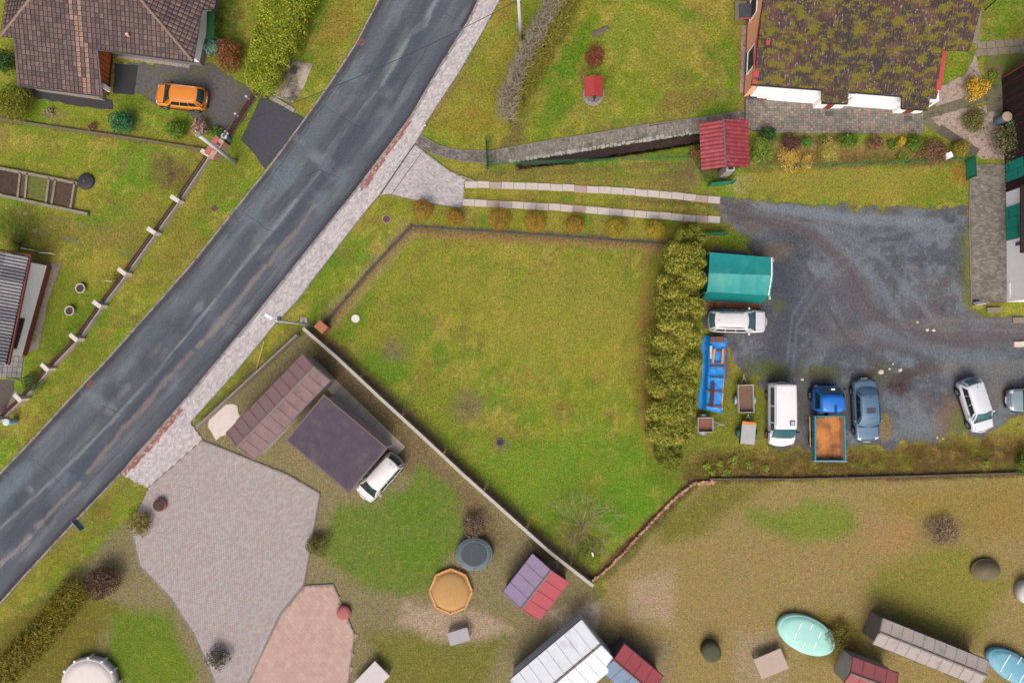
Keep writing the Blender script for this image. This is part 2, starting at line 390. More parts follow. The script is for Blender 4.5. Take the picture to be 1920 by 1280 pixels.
def bare(name, label, cat, px, py, rpx, h, nb=9, r0=.03, colr=None, seed=1, group=None, spread=1.0, droop=.0, gens=3, base=None):
    """leafless bush or tree: branching tapered twigs in one mesh"""
    rn = random.Random(seed); bp = P(*(base or (px, py)), 0); r = rpx/24.6; b = MB(); b2 = MB()
    t = thing(name, label, cat, (bp.x, bp.y, 0), 0, group); tc = P(px, py, h*.6); off = Vector((tc.x-bp.x, tc.y-bp.y, 0))
    def grow(p, d, L, rad, g, mb):
        pts = [p]; q = p
        for i in range(3):
            d = (d+Vector((rn.gauss(0,.16), rn.gauss(0,.16), rn.gauss(0,.10)-droop*.1))).normalized(); q = q+d*L/3
            if q.z < .02: q.z = .02
            pts.append(q)
        mb.tube(pts, rad, rad*.5, 4 if g < 2 else 3, cap=False)
        if g < gens:
            for k in range(rn.choice((3,4)) if g < 2 else 3):
                i = rn.choice((1,2,3,3)); dd = (d+Vector((rn.gauss(0,.6), rn.gauss(0,.6), rn.gauss(.0,.35)))).normalized(); grow(pts[i], dd, L*rn.uniform(.5,.75), rad*.55, g+1, b2)
    for i in range(nb):
        a = 6.283*(i+rn.random()*.7)/nb; el = rn.uniform(.35, 1.1); d = Vector((math.cos(a)*math.cos(el)*spread, math.sin(a)*math.cos(el)*spread, math.sin(el)*h/r*.8))+off*.25
        grow(Vector((bp.x, bp.y, 0)), d.normalized(), math.hypot(r, h)*rn.uniform(.45, .62), r0, 0, b)
    m = mat('twig_'+(name+str(seed) if colr else 'grey'), colr or col(140,126,104), .85, .25, 6)
    b.build('limb', m, t); b2.build('twigs', m, t, kind='stuff'); return t
# ================================================================== GROUND
LEFT = [(800,-170),(757,-85),(712,0),(670,82),(612,170),(575,222),(505,317),(480,347),(420,422),(362,495),(285,582),(205,672),(157,722),(67,820),(0,890),(-120,1020)]
RIGHT = [(985,-170),(942,-80),(897,0),(880,37),(825,125),(770,220),(697,317),(665,360),(572,475),(480,590),(345,752),(226,887),(140,977),(47,1077),(0,1130),(-110,1255)]
PAVIN = [(1030,-170),(985,-80),(937,0),(907,57),(862,135),(800,229),(790,252),(712,365),(677,407),(640,455),(555,567),(515,609),(440,700),(357,792)]
ROADPOLY = LEFT+RIGHT[::-1]
PAVE = RIGHT[:12]+[(277,914),(380,823),(357,792)]+PAVIN[::-1][1:]
ENTRY = [(778,272),(815,302),(845,322),(872,338),(865,391),(790,378),(727,364),(712,365)]
PATH1 = [(790,255),(820,272),(852,281),(913,284),(913,306),(865,302),(815,290),(779,272)]
PATH2 = [(914,284),(1040,262),(1080,256),(1220,234),(1393,209),(1396,224),(1312,246),(1200,262),(1080,280),(960,300),(914,306)]
DITCH = [(964,302),(1080,283),(1200,265),(1312,247),(1330,247),(1330,268),(1312,269),(1200,287),(1080,304),(972,316)]
PATIO = [(1396,172),(1396,224),(1410,246),(1560,250),(1732,250),(1732,205),(1740,172),(1730,150),(1400,150)]
YARD = [(1345,371),(1420,374),(1500,378),(1560,384),(1640,389),(1760,387),(1818,386),(1821,570),(1838,588),(1920,592),(2020,592),(2020,770),(1930,782),(1880,796),(1838,822),(1790,815),(1750,835),(1700,830),(1665,848),(1640,838),(1600,842),(1520,850),(1480,842),(1436,820),(1430,740),(1420,705),(1392,690),(1372,668),(1362,640),(1322,632),(1318,560),(1322,470),(1338,455),(1400,470),(1385,440),(1350,405)]
WALK = [(1819,308),(1882,308),(1888,420),(1888,566),(1821,569),(1817,420)]
DRIVE = [(212,118),(345,122),(398,118),(440,150),(487,178),(425,262),(392,245),(362,222),(345,205),(300,200),(262,176),(214,178)]
APRON = [(490,180),(572,222),(497,318),(480,292),(452,262)]
DRYPATH = [(34,166),(120,172),(210,187),(212,205),(150,200),(50,180)]
COURT = [(282,912),(380,826),(440,850),(540,890),(600,925),(585,1010),(570,1095),(525,1150),(465,1282),(405,1282),(365,1190),(320,1120),(262,1060),(245,985)]
TERR = [(528,1150),(572,1098),(625,1095),(665,1190),(650,1300),(455,1300)]
# ---- painted ground
def lawn_colours(p):
    p.noise(9, 1, .40, .66, col(114,134,38)); p.noise(4, 21, .48, .72, col(98,134,34), .85)
    p.noise(2.2, 31, .50, .70, col(150,138,62), .75); p.noise(1.1, 41, .55, .72, col(124,108,60), .58)
    p.noise(.7, 45, .55, .74, col(104,98,46), .45); p.noise(.5, 47, .56, .76, col(166,156,74), .55); p.noise(1.6, 49, .56, .72, col(84,122,30), .7)
GB = [  # blob: px, py, rx, ry, colour, strength, rotation
 (1040,640,150,110,(140,138,52),.65,0),(900,520,120,60,(134,134,50),.5,0),(1100,560,110,90,(138,132,58),.55,0),(760,600,60,70,(120,126,46),.5,0),
 (1000,900,170,70,(96,134,34),.75,20),(1180,940,60,80,(84,132,28),.85,30),(720,690,60,40,(84,126,30),.8,40),(1100,860,90,60,(100,138,36),.6,0),(830,760,70,60,(118,124,44),.6,0),
 (735,655,26,24,(120,104,84),.6,0),(878,762,32,30,(120,108,82),.65,0),(940,835,20,15,(120,104,72),.6,0),
 (1240,110,60,70,(132,130,46),.6,0),(1290,190,70,22,(122,98,62),.65,-10),(1275,150,30,20,(120,100,60),.5,20),(1345,215,40,14,(84,128,30),.6,0),(1180,60,60,40,(112,134,38),.6,0),(1040,200,26,60,(74,118,22),.85,30),(1075,100,20,80,(74,118,22),.85,30),(1180,240,90,14,(110,104,52),.6,-10),  # includes two darker green strips on the lawn right of the twiggy hedge
 (940,140,40,80,(128,122,44),.7,28),(880,230,60,30,(134,118,44),.7,0),(945,20,50,26,(134,120,44),.6,30),(960,262,20,40,(98,82,60),.75,20),
 (640,40,30,60,(132,112,48),.6,25),(600,120,40,36,(104,118,36),.6,0),(430,60,30,60,(66,92,26),.8,0),(445,30,20,14,(90,80,50),.6,0),
 (560,205,24,14,(136,128,50),.6,0),(280,400,60,40,(134,118,56),.6,0),(120,430,120,30,(120,112,58),.55,12),(240,440,60,30,(126,112,58),.6,0),(40,420,40,40,(66,80,24),.7,0),(320,325,46,34,(108,92,58),.65,30),
 (120,560,60,60,(92,112,28),.6,0),(110,640,50,40,(74,112,22),.7,0),(230,250,180,18,(120,118,42),.5,10),(100,215,24,14,(132,112,84),.6,0),(300,160,60,30,(78,92,34),.75,0),(250,195,40,20,(88,110,30),.75,0),
 (1240,700,20,150,(134,108,60),.4,0),(1224,560,14,90,(140,114,70),.3,5),(1214,760,10,70,(140,92,62),.6,0),(1240,880,40,40,(84,110,28),.7,0),(1265,470,24,30,(120,92,58),.7,0),
 (1050,330,220,14,(116,104,54),.6,0),(1180,345,120,14,(128,118,60),.5,0),(1270,335,50,30,(112,92,68),.6,0),(1330,310,30,22,(96,84,66),.8,0),(1260,378,90,9,(86,74,54),.75,3),(1350,385,40,10,(104,100,66),.7,0),(1400,420,50,20,(104,98,56),.75,0),(1120,395,200,10,(126,116,50),.6,3),
 (1390,345,24,22,(170,150,112),.75,0),(1400,350,20,20,(104,124,40),.5,0),(1610,345,200,36,(142,132,58),.75,0),(1560,350,60,20,(116,130,44),.5,0),(1760,350,60,30,(114,126,36),.6,0),(1800,325,16,20,(140,92,44),.7,0),
 (1560,285,200,26,(136,112,76),.85,2),(1450,290,40,24,(140,122,70),.7,0),(1500,260,120,10,(80,80,50),.8,0),(1700,300,110,12,(92,78,58),.8,0),
 (1345,800,90,40,(104,112,40),.7,0),(1400,740,60,60,(108,112,40),.7,0),(1450,860,150,30,(122,116,52),.8,0),(1420,890,140,12,(92,70,48),.75,-2),(1600,880,180,18,(118,98,62),.8,0),(1560,862,60,20,(108,92,58),.7,0),(1800,850,120,36,(156,132,72),.85,0),(1720,860,60,26,(136,118,70),.8,0),(1700,845,40,14,(150,104,66),.5,0),(1620,855,40,14,(130,110,50),.7,0),(1900,830,40,30,(140,124,60),.7,0),
 (1290,870,70,20,(98,116,36),.6,0),(1350,850,60,16,(110,112,50),.7,0),
 (300,1030,40,60,(118,116,46),.6,0),(150,1000,120,30,(118,112,50),.55,-45),(450,740,50,26,(112,106,56),.6,-50),(480,700,30,20,(92,82,52),.7,0),
 (20,190,60,40,(92,110,30),.6,0),(420,330,40,60,(106,112,40),.6,30),(330,470,30,90,(120,112,48),.6,40),(160,680,30,120,(108,118,38),.6,40),(90,790,20,60,(116,110,46),.6,40),
]
GL = [ # soil/dead strips along fences and kerbs
 ([(608,612),(700,505),(770,428)],7,(112,84,80),.9),([(618,615),(712,505),(782,430)],9,(150,128,92),.55),([(600,600),(690,500),(758,420)],6,(150,134,100),.5),
 ([(775,430),(1000,440),(1245,458)],8,(110,90,74),.85),([(790,440),(1000,452),(1240,470)],7,(142,118,82),.6),
 ([(595,628),(700,720),(850,860),(1000,1000),(1110,1085)],7,(146,116,90),.85),([(600,630),(640,670)],14,(146,116,86),.6),
 ([(1300,905),(1200,1000),(1112,1085)],9,(92,66,50),.85),([(1300,898),(1500,893),(1920,886)],9,(84,62,50),.9),
 ([(1212,480),(1206,600),(1204,760),(1225,850)],5,(150,108,74),.5),
 ([(905,325),(1100,318),(1300,305)],5,(112,100,56),.6),([(880,345),(1100,352),(1340,366)],6,(104,96,48),.5),([(880,372),(1340,398)],5,(112,100,46),.4),
 ([(0,225),(200,252),(385,280)],5,(98,86,56),.7),([(1396,0),(1388,120),(1390,205)],5,(146,122,70),.8),
 ([(1400,318),(1600,308),(1810,300)],5,(98,96,46),.7),([(955,10),(905,90),(800,240)],5,(126,108,60),.6),([(660,395),(560,520),(515,605)],4,(104,100,52),.5),
 ([(240,895),(110,1020),(0,1140)],6,(122,108,60),.5),([(700,20),(600,200)],5,(126,110,60),.5),([(470,365),(340,530),(160,728),(10,890)],6,(120,108,62),.55),
]
GP = [ # polygons : neighbours' plots (the photograph blurs them, only their colours show)
 ([(560,625),(590,620),(760,770),(900,905),(1110,1090),(1150,1160),(1100,1290),(-60,1290),(-60,1240),(120,1090),(260,960),(360,800)],(128,116,94),.9,14),
 ([(600,650),(760,790),(900,930),(960,1010),(930,1040),(760,880),(590,690)],(112,94,74),.9,16),
 ([(632,940),(720,960),(790,872),(852,915),(876,1000),(800,1112),(700,1112),(600,1040)],(94,118,46),.95,14),
 ([(210,1140),(320,1150),(370,1290),(190,1290)],(92,118,30),.95,18),([(-60,1290),(-60,1200),(140,1090),(220,1130),(140,1290)],(104,98,34),.9,18),
 ([(690,1190),(860,1180),(960,1170),(900,1290),(720,1290)],(108,108,48),.9,18),
 ([(760,1130),(920,1150),(960,1180),(860,1210),(750,1170)],(170,150,134),.85,14),
 ([(1040,1150),(1150,1120),(1170,1200),(1120,1240),(1040,1210)],(212,194,170),.9,14),
 ([(1130,1085),(1310,905),(1960,890),(1960,1290),(1110,1290)],(148,128,88),.92,10),
 ([(1240,960),(1330,905),(1440,908),(1300,1010),(1230,1020)],(106,104,44),.85,20),
 ([(1400,955),(1600,960),(1610,1000),(1480,1010),(1400,985)],(106,126,48),.9,20),([(1640,930),(1960,900),(1960,1000),(1700,1020)],(140,122,66),.8,20),
 ([(1650,1060),(1780,1010),(1900,1090),(1840,1190),(1700,1190),(1630,1110)],(126,124,54),.85,24),([(1540,1140),(1640,1170),(1600,1230),(1520,1230)],(116,104,44),.85,20),
 ([(1180,1090),(1260,1070),(1260,1170),(1180,1160)],(170,150,130),.8,20),([(1380,1190),(1470,1190),(1480,1290),(1380,1290)],(160,142,122),.7,20),([(1120,1195),(1260,1200),(1260,1290),(1120,1290)],(128,116,100),.7,20),
 ([(1280,905),(1320,905),(1130,1100),(1112,1088)],(78,86,46),.7,6),
]
def paint_ground(p):
    lawn_colours(p)
    for x, y, rx, ry, c, k, r in GB: p.blob(x, y, rx, ry, col(*c), k, r)
    for pts, c, k, sf in GP: p.poly(pts, col(*c), k, sf, 20)
    for pts, wd, c, k in GL: p.line(pts, wd, col(*c), k)
    p.poly(DITCH, col(54,40,34), 1, 3, 3)
    p.C *= .95
    for cx, cy, r_, c in ((1530,975,60,(112,130,50)),(1665,1000,60,(158,124,88)),(1765,995,40,(124,106,84)),(300,1250,60,(96,120,32)),(760,950,60,(82,116,32)),(790,1040,50,(80,118,28))): p.blob(cx, cy, r_, r_*.7, col(*c), .7)
xs = np.linspace(-43.5, 43.5, 480); ys = np.linspace(-29, 31.5, 334)
xs = np.concatenate([[-4000,-1200,-400,-120,-60], xs, [60,120,400,1200,4000]]); ys = np.concatenate([[-4000,-1200,-400,-100,-45], ys, [45,100,400,1200,4000]])
GX, GY = np.meshgrid(xs, ys); gx, gy = GX.ravel(), GY.ravel()
pg = Painter(gx, gy, col(128,134,44)); paint_ground(pg)
far = (np.abs(gx) > 44)|(np.abs(gy) > 40); pg.C[far] = np.array(col(122,124,48))
gz = (fbm(gx, gy, 1.2, 60)-.5)*.018-.012
d = dline(pg.px, pg.py, DITCH, True); ins = pip(pg.px, pg.py, DITCH)
gz = np.where(ins, gz-.75*sstep(-1, 4, d), gz)
for pl in (ROADPOLY, PAVE, ENTRY, PATH1, PATH2, PATIO, YARD, WALK, DRIVE, APRON, DRYPATH, COURT, TERR):
    gz = np.where(pip(pg.px, pg.py, pl), np.minimum(gz, -.03), gz)
nx, ny = len(xs), len(ys); I, J = np.meshgrid(np.arange(nx-1), np.arange(ny-1)); a = (J*nx+I).ravel()
GF = np.stack([a, a+1, a+nx+1, a+nx], 1)
def grassmat():
    m = bpy.data.materials.new('grass_ground'); t, b = nodes(m); N = t.nodes; L = t.links
    at = N.new('ShaderNodeAttribute'); at.attribute_name = 'col'; tc = N.new('ShaderNodeTexCoord')
    cur = at.outputs['Color']
    for sc, lo, hi, k, cc in ((1.1, .52, .70, .35, col(144,132,62)), (2.3, .53, .71, .45, col(152,138,68)), (3.4, .56, .68, .45, col(108,94,52)), (2.9, .54, .69, .6, col(92,134,32)), (5.5, .57, .69, .5, col(90,88,42)), (6.5, .58, .70, .55, col(176,168,92))):
        n = N.new('ShaderNodeTexNoise'); n.inputs['Scale'].default_value = sc; n.inputs['Detail'].default_value = 5; n.inputs['Roughness'].default_value = .7
        mp = N.new('ShaderNodeMapping'); mp.inputs['Location'].default_value = (sc*7, sc*3, 0); L.new(tc.outputs['Object'], mp.inputs[0]); L.new(mp.outputs[0], n.inputs['Vector'])
        r = N.new('ShaderNodeMapRange'); r.inputs[1].default_value = lo; r.inputs[2].default_value = hi; r.inputs[4].default_value = k; L.new(n.outputs[0], r.inputs[0])
        x = N.new('ShaderNodeMix'); x.data_type = 'RGBA'; L.new(r.outputs[0], x.inputs[0]); L.new(cur, x.inputs[6]); x.inputs[7].default_value = (*cc, 1); cur = x.outputs[2]
    for sc, lo, hi, mn, mx in ((3.2, .3, .7, .78, 1.22), (8, .34, .66, .48, 1.55)):
        n = N.new('ShaderNodeTexNoise'); n.inputs['Scale'].default_value = sc; n.inputs['Detail'].default_value = 6; n.inputs['Roughness'].default_value = .75; L.new(tc.outputs['Object'], n.inputs['Vector'])
        r = N.new('ShaderNodeMapRange'); r.inputs[1].default_value = lo; r.inputs[2].default_value = hi; r.inputs[3].default_value = mn; r.inputs[4].default_value = mx; L.new(n.outputs[0], r.inputs[0])
        v = N.new('ShaderNodeVectorMath'); v.operation = 'SCALE'; L.new(cur, v.inputs[0]); L.new(r.outputs[0], v.inputs['Scale']); cur = v.outputs[0]
    L.new(cur, b.inputs['Base Color']); b.inputs['Roughness'].default_value = .95; b.inputs['Specular IOR Level'].default_value = .1
    n = N.new('ShaderNodeTexNoise'); n.inputs['Scale'].default_value = 14; n.inputs['Detail'].default_value = 8; L.new(tc.outputs['Object'], n.inputs['Vector'])
    bp = N.new('ShaderNodeBump'); bp.inputs['Strength'].default_value = .6; bp.inputs['Distance'].default_value = .06; L.new(n.outputs[0], bp.inputs['Height']); L.new(bp.outputs[0], b.inputs['Normal'])
    return m
gm = grassmat()
g = mesh_np('ground', np.stack([gx, gy, gz], 1), GF, gm, None, pg.C, True); g['kind'] = 'structure'
# ---- road ribbon with its wear painted per vertex
def resample(pts, n):
    p = np.array(pts, float); s = np.concatenate([[0], np.cumsum(np.hypot(*np.diff(p, axis=0).T))]); t = np.linspace(0, s[-1], n)
    return np.stack([np.interp(t, s, p[:,0]), np.interp(t, s, p[:,1])], 1)
nl, nw = 520, 48
Lw = resample([xy(P(*q)) for q in LEFT], nl); Rw = resample([xy(P(*q)) for q in RIGHT], nl)
tt = np.linspace(-.004, 1.012, nw)[None,:,None]; RW = (Lw[:,None]*(1-tt)+Rw[:,None]*tt).reshape(-1,2)
pr = Painter(RW[:,0], RW[:,1], col(84,90,97))
sa_ = np.repeat(np.linspace(0, 1, nl), nw)*80; u_ = np.tile(tt.ravel(), nl)
pr.mix(sstep(.45,.7, fbm(sa_*.25, u_*9, .9, 71))*.75, col(108,115,121)); pr.mix(sstep(.5,.75, fbm(sa_*.12, u_*9, .6, 75))*.6, col(66,73,82))
for uc, wd, c, k in ((.03,.03,(66,64,72),.9),(.975,.03,(62,58,68),.9),(.20,.08,(104,116,126),.45),(.62,.07,(64,74,88),.55),(.80,.06,(98,108,116),.35),(.36,.05,(70,80,90),.35)):
    pr.mix(np.exp(-((u_-uc)/wd)**2)*k*(.6+.8*fbm(sa_, u_*3, 2.5, 77)), col(*c))
def rl(pts, w, c, k=.9, soft=2, rg=5): pr.line(pts, w, col(*c), k, soft, rg)
def rb(x, y, rx, ry, c, k=.55, rot=-52): pr.blob(x, y, rx*1.2, ry*1.1, col(*c), k, rot, .8, 1.6)
rl([(818,0),(796,45),(776,60)],5,(122,134,138)); rl([(772,62),(745,110),(717,158)],4,(124,134,136)); rl([(717,158),(690,190),(650,245),(600,320)],2,(114,126,134),.8)
rl([(600,320),(520,420),(405,560),(300,690),(210,790),(120,880),(0,990)],2.0,(126,136,142),.9,1.5,2)
for x, y, rx, ry, c in ((780,58,20,6,(62,72,84)),(668,145,16,16,(108,120,130)),(690,130,14,8,(66,76,88)),(597,300,7,14,(112,122,132)),(560,262,6,16,(112,120,130)),(655,190,22,7,(110,110,116)),(725,175,12,16,(106,116,126)),(730,200,20,10,(60,70,82)),
    (600,295,10,26,(112,122,130)),(372,575,20,6,(122,128,134)),(405,610,20,7,(120,126,132)),(335,610,22,30,(70,74,84)),(290,660,16,6,(126,126,130)),(285,680,26,24,(66,70,80)),(235,730,18,7,(122,128,134)),(205,735,24,18,(60,66,78)),(205,765,22,10,(124,130,134)),(180,745,10,20,(112,124,132)),(30,905,36,18,(104,118,130)),(58,918,6,8,(140,142,146)),(35,935,24,14,(62,70,84)),(85,965,18,12,(52,60,74)),(72,985,10,6,(126,124,126)),(300,930,10,10,(70,80,92)),(430,560,14,20,(78,88,98)),(500,470,20,8,(110,120,128)),(560,400,24,12,(72,82,92)),(600,380,16,16,(112,122,132)),(640,330,16,14,(106,118,128)),(700,230,14,24,(72,82,94)),(850,60,14,30,(96,106,116)),(420,690,14,30,(74,86,98)),(330,700,18,10,(106,116,126)),(160,880,24,14,(70,82,96)),(110,900,20,16,(104,116,128)),(540,330,20,24,(104,116,126)),(470,410,14,30,(100,112,122))): rb(x, y, rx, ry, c)
rl([(590,385),(560,430),(520,470),(505,495)],4,(122,116,116),.8); rl([(497,500),(450,560),(405,615),(370,650)],5,(126,120,120),.8); rl([(360,660),(300,725),(265,770),(230,805)],5,(122,112,112),.8,2,8); rl([(225,812),(190,855),(165,885)],4,(122,114,112),.85); rl([(150,905),(110,945),(72,985)],3,(126,120,120),.8); rl([(58,1005),(25,1040),(0,1058)],5,(130,126,128),.9)
rl([(710,130),(650,250),(560,370)],3,(72,80,90),.5); rl([(850,70),(760,210),(690,300)],10,(66,76,90),.4,8); rl([(640,380),(500,560),(360,730),(240,860)],8,(64,74,88),.35,6); rl([(630,170),(560,270),(440,420)],8,(104,114,122),.35,6)
I, J = np.meshgrid(np.arange(nw-1), np.arange(nl-1)); a = (J*nw+I).ravel()
RF = np.stack([a, a+1, a+nw+1, a+nw], 1)
asph = mat('asphalt', (1,1,1), .88, .30, 7, attr=True, bump=.35, bs=40, spec=.2)
o = mesh_np('road', np.c_[RW, np.full(len(RW), .006)], RF[:, ::-1], asph, None, pr.C); o['kind'] = 'structure'
# kerb stones along both sides, one by one
kst = mat('kerb_concrete', col(150,145,142), .85, .25, 5, c2=col(108,104,98), s2=2, k2=.45, bump=.3)
def kerb(pts, wd, h, name='kerb', off=0, step=1.0):
    line = resample([xy(P(*q)) for q in pts], 400); s = np.concatenate([[0], np.cumsum(np.hypot(*np.diff(line, axis=0).T))])
    b = MB(); q = line[0]; kb = b.box(q[0], q[1], -.05, .12, .12, .052).build(name, kst, None, kind='structure')
    n = int(s[-1]/step); rn = random.Random(3)
    for i in range(n):
        a_, b_ = [np.array([np.interp(t, s, line[:,0]), np.interp(t, s, line[:,1])]) for t in (i*step+.015, (i+1)*step-.015)]
        dd = b_-a_; nn = np.array([-dd[1], dd[0]])/np.hypot(*dd)*off
        v = rn.uniform(-.01, .01); mb = MB(); mb.bar((*(a_+nn), h/2-.03+v), (*(b_+nn), h/2-.03+v), wd, h); mb.build('kerb_stone', kst, kb)
kerb(LEFT, .11, .14, off=-.04)
kerb(RIGHT[11:], .12, .14, off=.05)
# ---- pavement of interlocking blocks
base = mat('joint_sand', col(146,140,141), .95, .2, 6)
pavm = mat('paving_block', (1,1,1), .85, .14, 7, attr=True, bump=.25, c2=col(150,144,140), s2=.35, k2=.28)
pv = sheet('pavement', PAVE, .045, base, th=.08)
RED1 = [(766,224),(774,228),(737,278),(688,352),(678,358),(676,352),(725,280)]; RED2 = [(337,764),(346,766),(298,827),(238,890),(231,886),(288,822)]
greyb = colA((190,185,186),(182,178,180),(196,191,190),(174,170,172)); redb = colA((150,98,90),(144,92,86),(158,108,98),(172,150,146))
pavers('block', [(q[0]+3, q[1]+2) for q in RIGHT[:12]]+PAVE[12:], ((697,317),(480,590)), (.22,.145), .012, .062, greyb, pavm, pv, avoid=(RED1, RED2))
for i, rp in enumerate((RED1, RED2)): pavers('red_block', rp, ((697,317),(480,590)) if i == 0 else ((345,752),(226,887)), (.2,.115), .012, .063, redb, pavm, pv, seed=8+i)
kerb(RIGHT[:12], .13, .10, 'pavement_kerb', off=.02)
en = sheet('driveway_entrance', ENTRY, .04, base, th=.07)
pavers('block', ENTRY, ((727,364),(865,391)), (.21,.13), .012, .058, greyb*.94, pavm, en, seed=12)
dm = mat('drain_grate', col(70,66,70), .6, .2, 10)
b = MB(); b.bar(P(776,272,.068), P(714,364,.068), .07, .012); b.bar(P(790,287,.066), P(733,366,.066), .04, .012); b.build('drain_channel', dm, en)
b = MB()
for q0, q1 in (((779,273),(843,322)),((843,322),(890,340))): b.bar(P(*q0,.05), P(*q1,.05), .10, .09)
b.build('edge_kerb', kst, en)
pt = mat('path_block', (1,1,1), .9, .2, 5, attr=True, c2=col(84,86,72), s2=1.1, k2=.42, bump=.3)
mossyj = mat('mossy_joint', col(88,86,74), .95, .25, 5)
g1 = colA((126,120,116),(112,108,106),(134,128,124),(104,100,100))
o = sheet('garden_path', PATH1, .03, mossyj, th=.05); pavers('block', PATH1, ((815,281),(900,294)), (.22,.16), .014, .045, g1, pt, o, seed=14)
o = sheet('stream_path', PATH2, .03, mossyj, th=.05); pavers('block', PATH2, ((930,296),(1390,215)), (.13,.26), .014, .045, colA((136,132,124),(126,122,116),(118,116,108),(142,136,130),(128,126,112)), pt, o, seed=15, bond=.5)
o = sheet('patio', PATIO, .034, mat('patio_joint', col(78,82,78), .95, .3, 4), th=.05)
pavers('block', PATIO, ((1400,248),(1730,250)), (.185,.19), .02, .05, colA((132,124,114),(118,118,110),(142,122,108),(110,114,108),(124,120,120),(146,130,116)), mat('patio_block', (1,1,1), .85, .2, 4, attr=True, c2=col(96,100,94), s2=.55, k2=.38), o, seed=16, bond=0, jit=.2)
o = sheet('barn_walkway', WALK, .036, mat('walk_joint', col(88,86,80), .95, .3, 4), th=.06)
pavers('block', WALK, ((1819,480),(1886,480)), (.26,.14), .016, .052, colA((134,128,118),(124,120,112),(142,136,126),(116,112,106)), mat('walk_block', (1,1,1), .85, .2, 4, attr=True, c2=col(96,98,86), s2=.5, k2=.4), o, seed=17)
o = sheet('courtyard', COURT, .04, base, th=.06); pavers('block', COURT, ((282,912),(380,826)), (.22,.145), .016, .055, colA((168,162,162),(160,154,154),(172,166,164),(164,150,148)), pavm, o, seed=18, jit=.05)
o = sheet('terrace', TERR, .038, mat('terrace_joint', col(150,128,120), .95, .2, 4), th=.06); pavers('block', TERR, ((528,1150),(455,1300)), (.4,.4), .008, .053, colA((180,152,142),(176,148,138),(182,156,146)), pavm, o, seed=19, jit=.05)
# ---- edging stones along the laid surfaces
edg = mat('edging_concrete', col(128,122,118), .9, .2, 4, c2=col(96,94,80), s2=1.5, k2=.4)
def edging(par, pts, closed=False, wd=.07, z=.055):
    b = MB(); n = len(pts)
    for i in range(n if closed else n-1):
        b.bar(P(*pts[i], z-.05), P(*pts[(i+1)%n], z-.05), wd, .12)
    b.build('edging', edg, par)
edging(pv, PAVIN, z=.06); edging(bpy.data.objects['garden_path'], PATH1[:4]); edging(bpy.data.objects['garden_path'], PATH1[4:]); edging(bpy.data.objects['stream_path'], PATH2[:5]); edging(bpy.data.objects['courtyard'], COURT[1:], z=.06, wd=.12); edging(bpy.data.objects['terrace'], TERR, True, .10, .062); edging(bpy.data.objects['barn_walkway'], [WALK[0],WALK[5],WALK[4]], wd=.09); edging(en, [(727,364),(790,378),(866,391)])
# sealed cracks of the road: ragged dark strips, each its own piece
crk = mat('crack_sealant', col(58,62,68), .7, .2, 6); rdo = bpy.data.objects['road']; rn = random.Random(21)
def crack(pts, wd, step=9, amp=2.0):
    q = rag(pts, step, amp, rn.randrange(999), False); b = MB()
    for i in range(len(q)-1): b.bar(P(*q[i], .0075), P(*q[i+1], .0075), wd*rn.uniform(.5,1.2), .004)
    b.build('sealed_crack', crk, rdo)
for pts, wd in (([(690,60),(640,150),(560,262)],.05),([(800,90),(770,140),(738,190)],.05),([(560,262),(500,345),(410,455),(330,550)],.04),([(640,335),(600,318),(572,330)],.05),([(520,500),(470,560),(420,625),(360,695)],.045),([(360,695),(290,775),(220,850)],.045),([(220,850),(150,920),(60,1010),(0,1065)],.05),([(300,640),(340,668),(372,672)],.05),([(190,760),(225,775),(250,770)],.05),([(120,890),(85,930),(20,985)],.045),([(425,600),(460,615),(485,600)],.04),([(835,25),(860,40),(875,35)],.04),([(610,200),(650,225),(690,250)],.05),([(460,400),(500,430),(540,440)],.04),([(60,860),(95,885),(120,915)],.04)): crack(pts, wd)
# ---- gravel yard sheet
pw = np.array([xy(P(*q)) for q in YARD]); cs = .065
X, Y = np.meshgrid(np.arange(pw[:,0].min()-1, pw[:,0].max()+1, cs), np.arange(pw[:,1].min()-1, pw[:,1].max()+1, cs)); ny_, nx_ = X.shape
py_ = Painter(X.ravel(), Y.ravel(), col(84,90,97))
py_.noise(3, 81, .45, .7, col(96,92,96), .8); py_.noise(1.4, 83, .48, .72, col(112,122,130), .75); py_.noise(5, 85, .5, .7, col(104,112,119), .6); py_.noise(.5, 87, .52, .8, col(66,72,78), .5); py_.noise(.35, 89, .56, .82, col(124,130,134), .5)
for pts, wd, c, k in (([(1340,385),(1480,420),(1570,470),(1620,560),(1660,640),(1780,640),(1930,620)],20,(94,88,91),.75),([(1380,440),(1470,500),(1520,600),(1600,660)],14,(76,80,90),.5),([(1420,385),(1600,410),(1760,420)],10,(120,130,140),.6),([(1540,430),(1640,520),(1700,620)],8,(114,122,132),.5),([(1560,640),(1700,610),(1830,600),(1960,612)],14,(104,100,102),.6),([(1480,470),(1470,580),(1470,690)],36,(62,69,78),.6),([(1640,620),(1760,660),(1960,700)],14,(112,124,136),.4),([(1340,372),(1360,410),(1390,445)],8,(128,116,104),.6),([(1330,470),(1460,480)],6,(84,78,72),.5),([(1325,572),(1420,575)],6,(116,66,48),.8),([(1820,430),(1822,570)],12,(104,112,44),.75),([(1800,440),(1812,560)],8,(88,96,52),.5),([(1822,575),(1900,590)],5,(98,104,46),.6)):
    py_.line(pts, wd, col(*c), k, wd*.5, wd*.9)
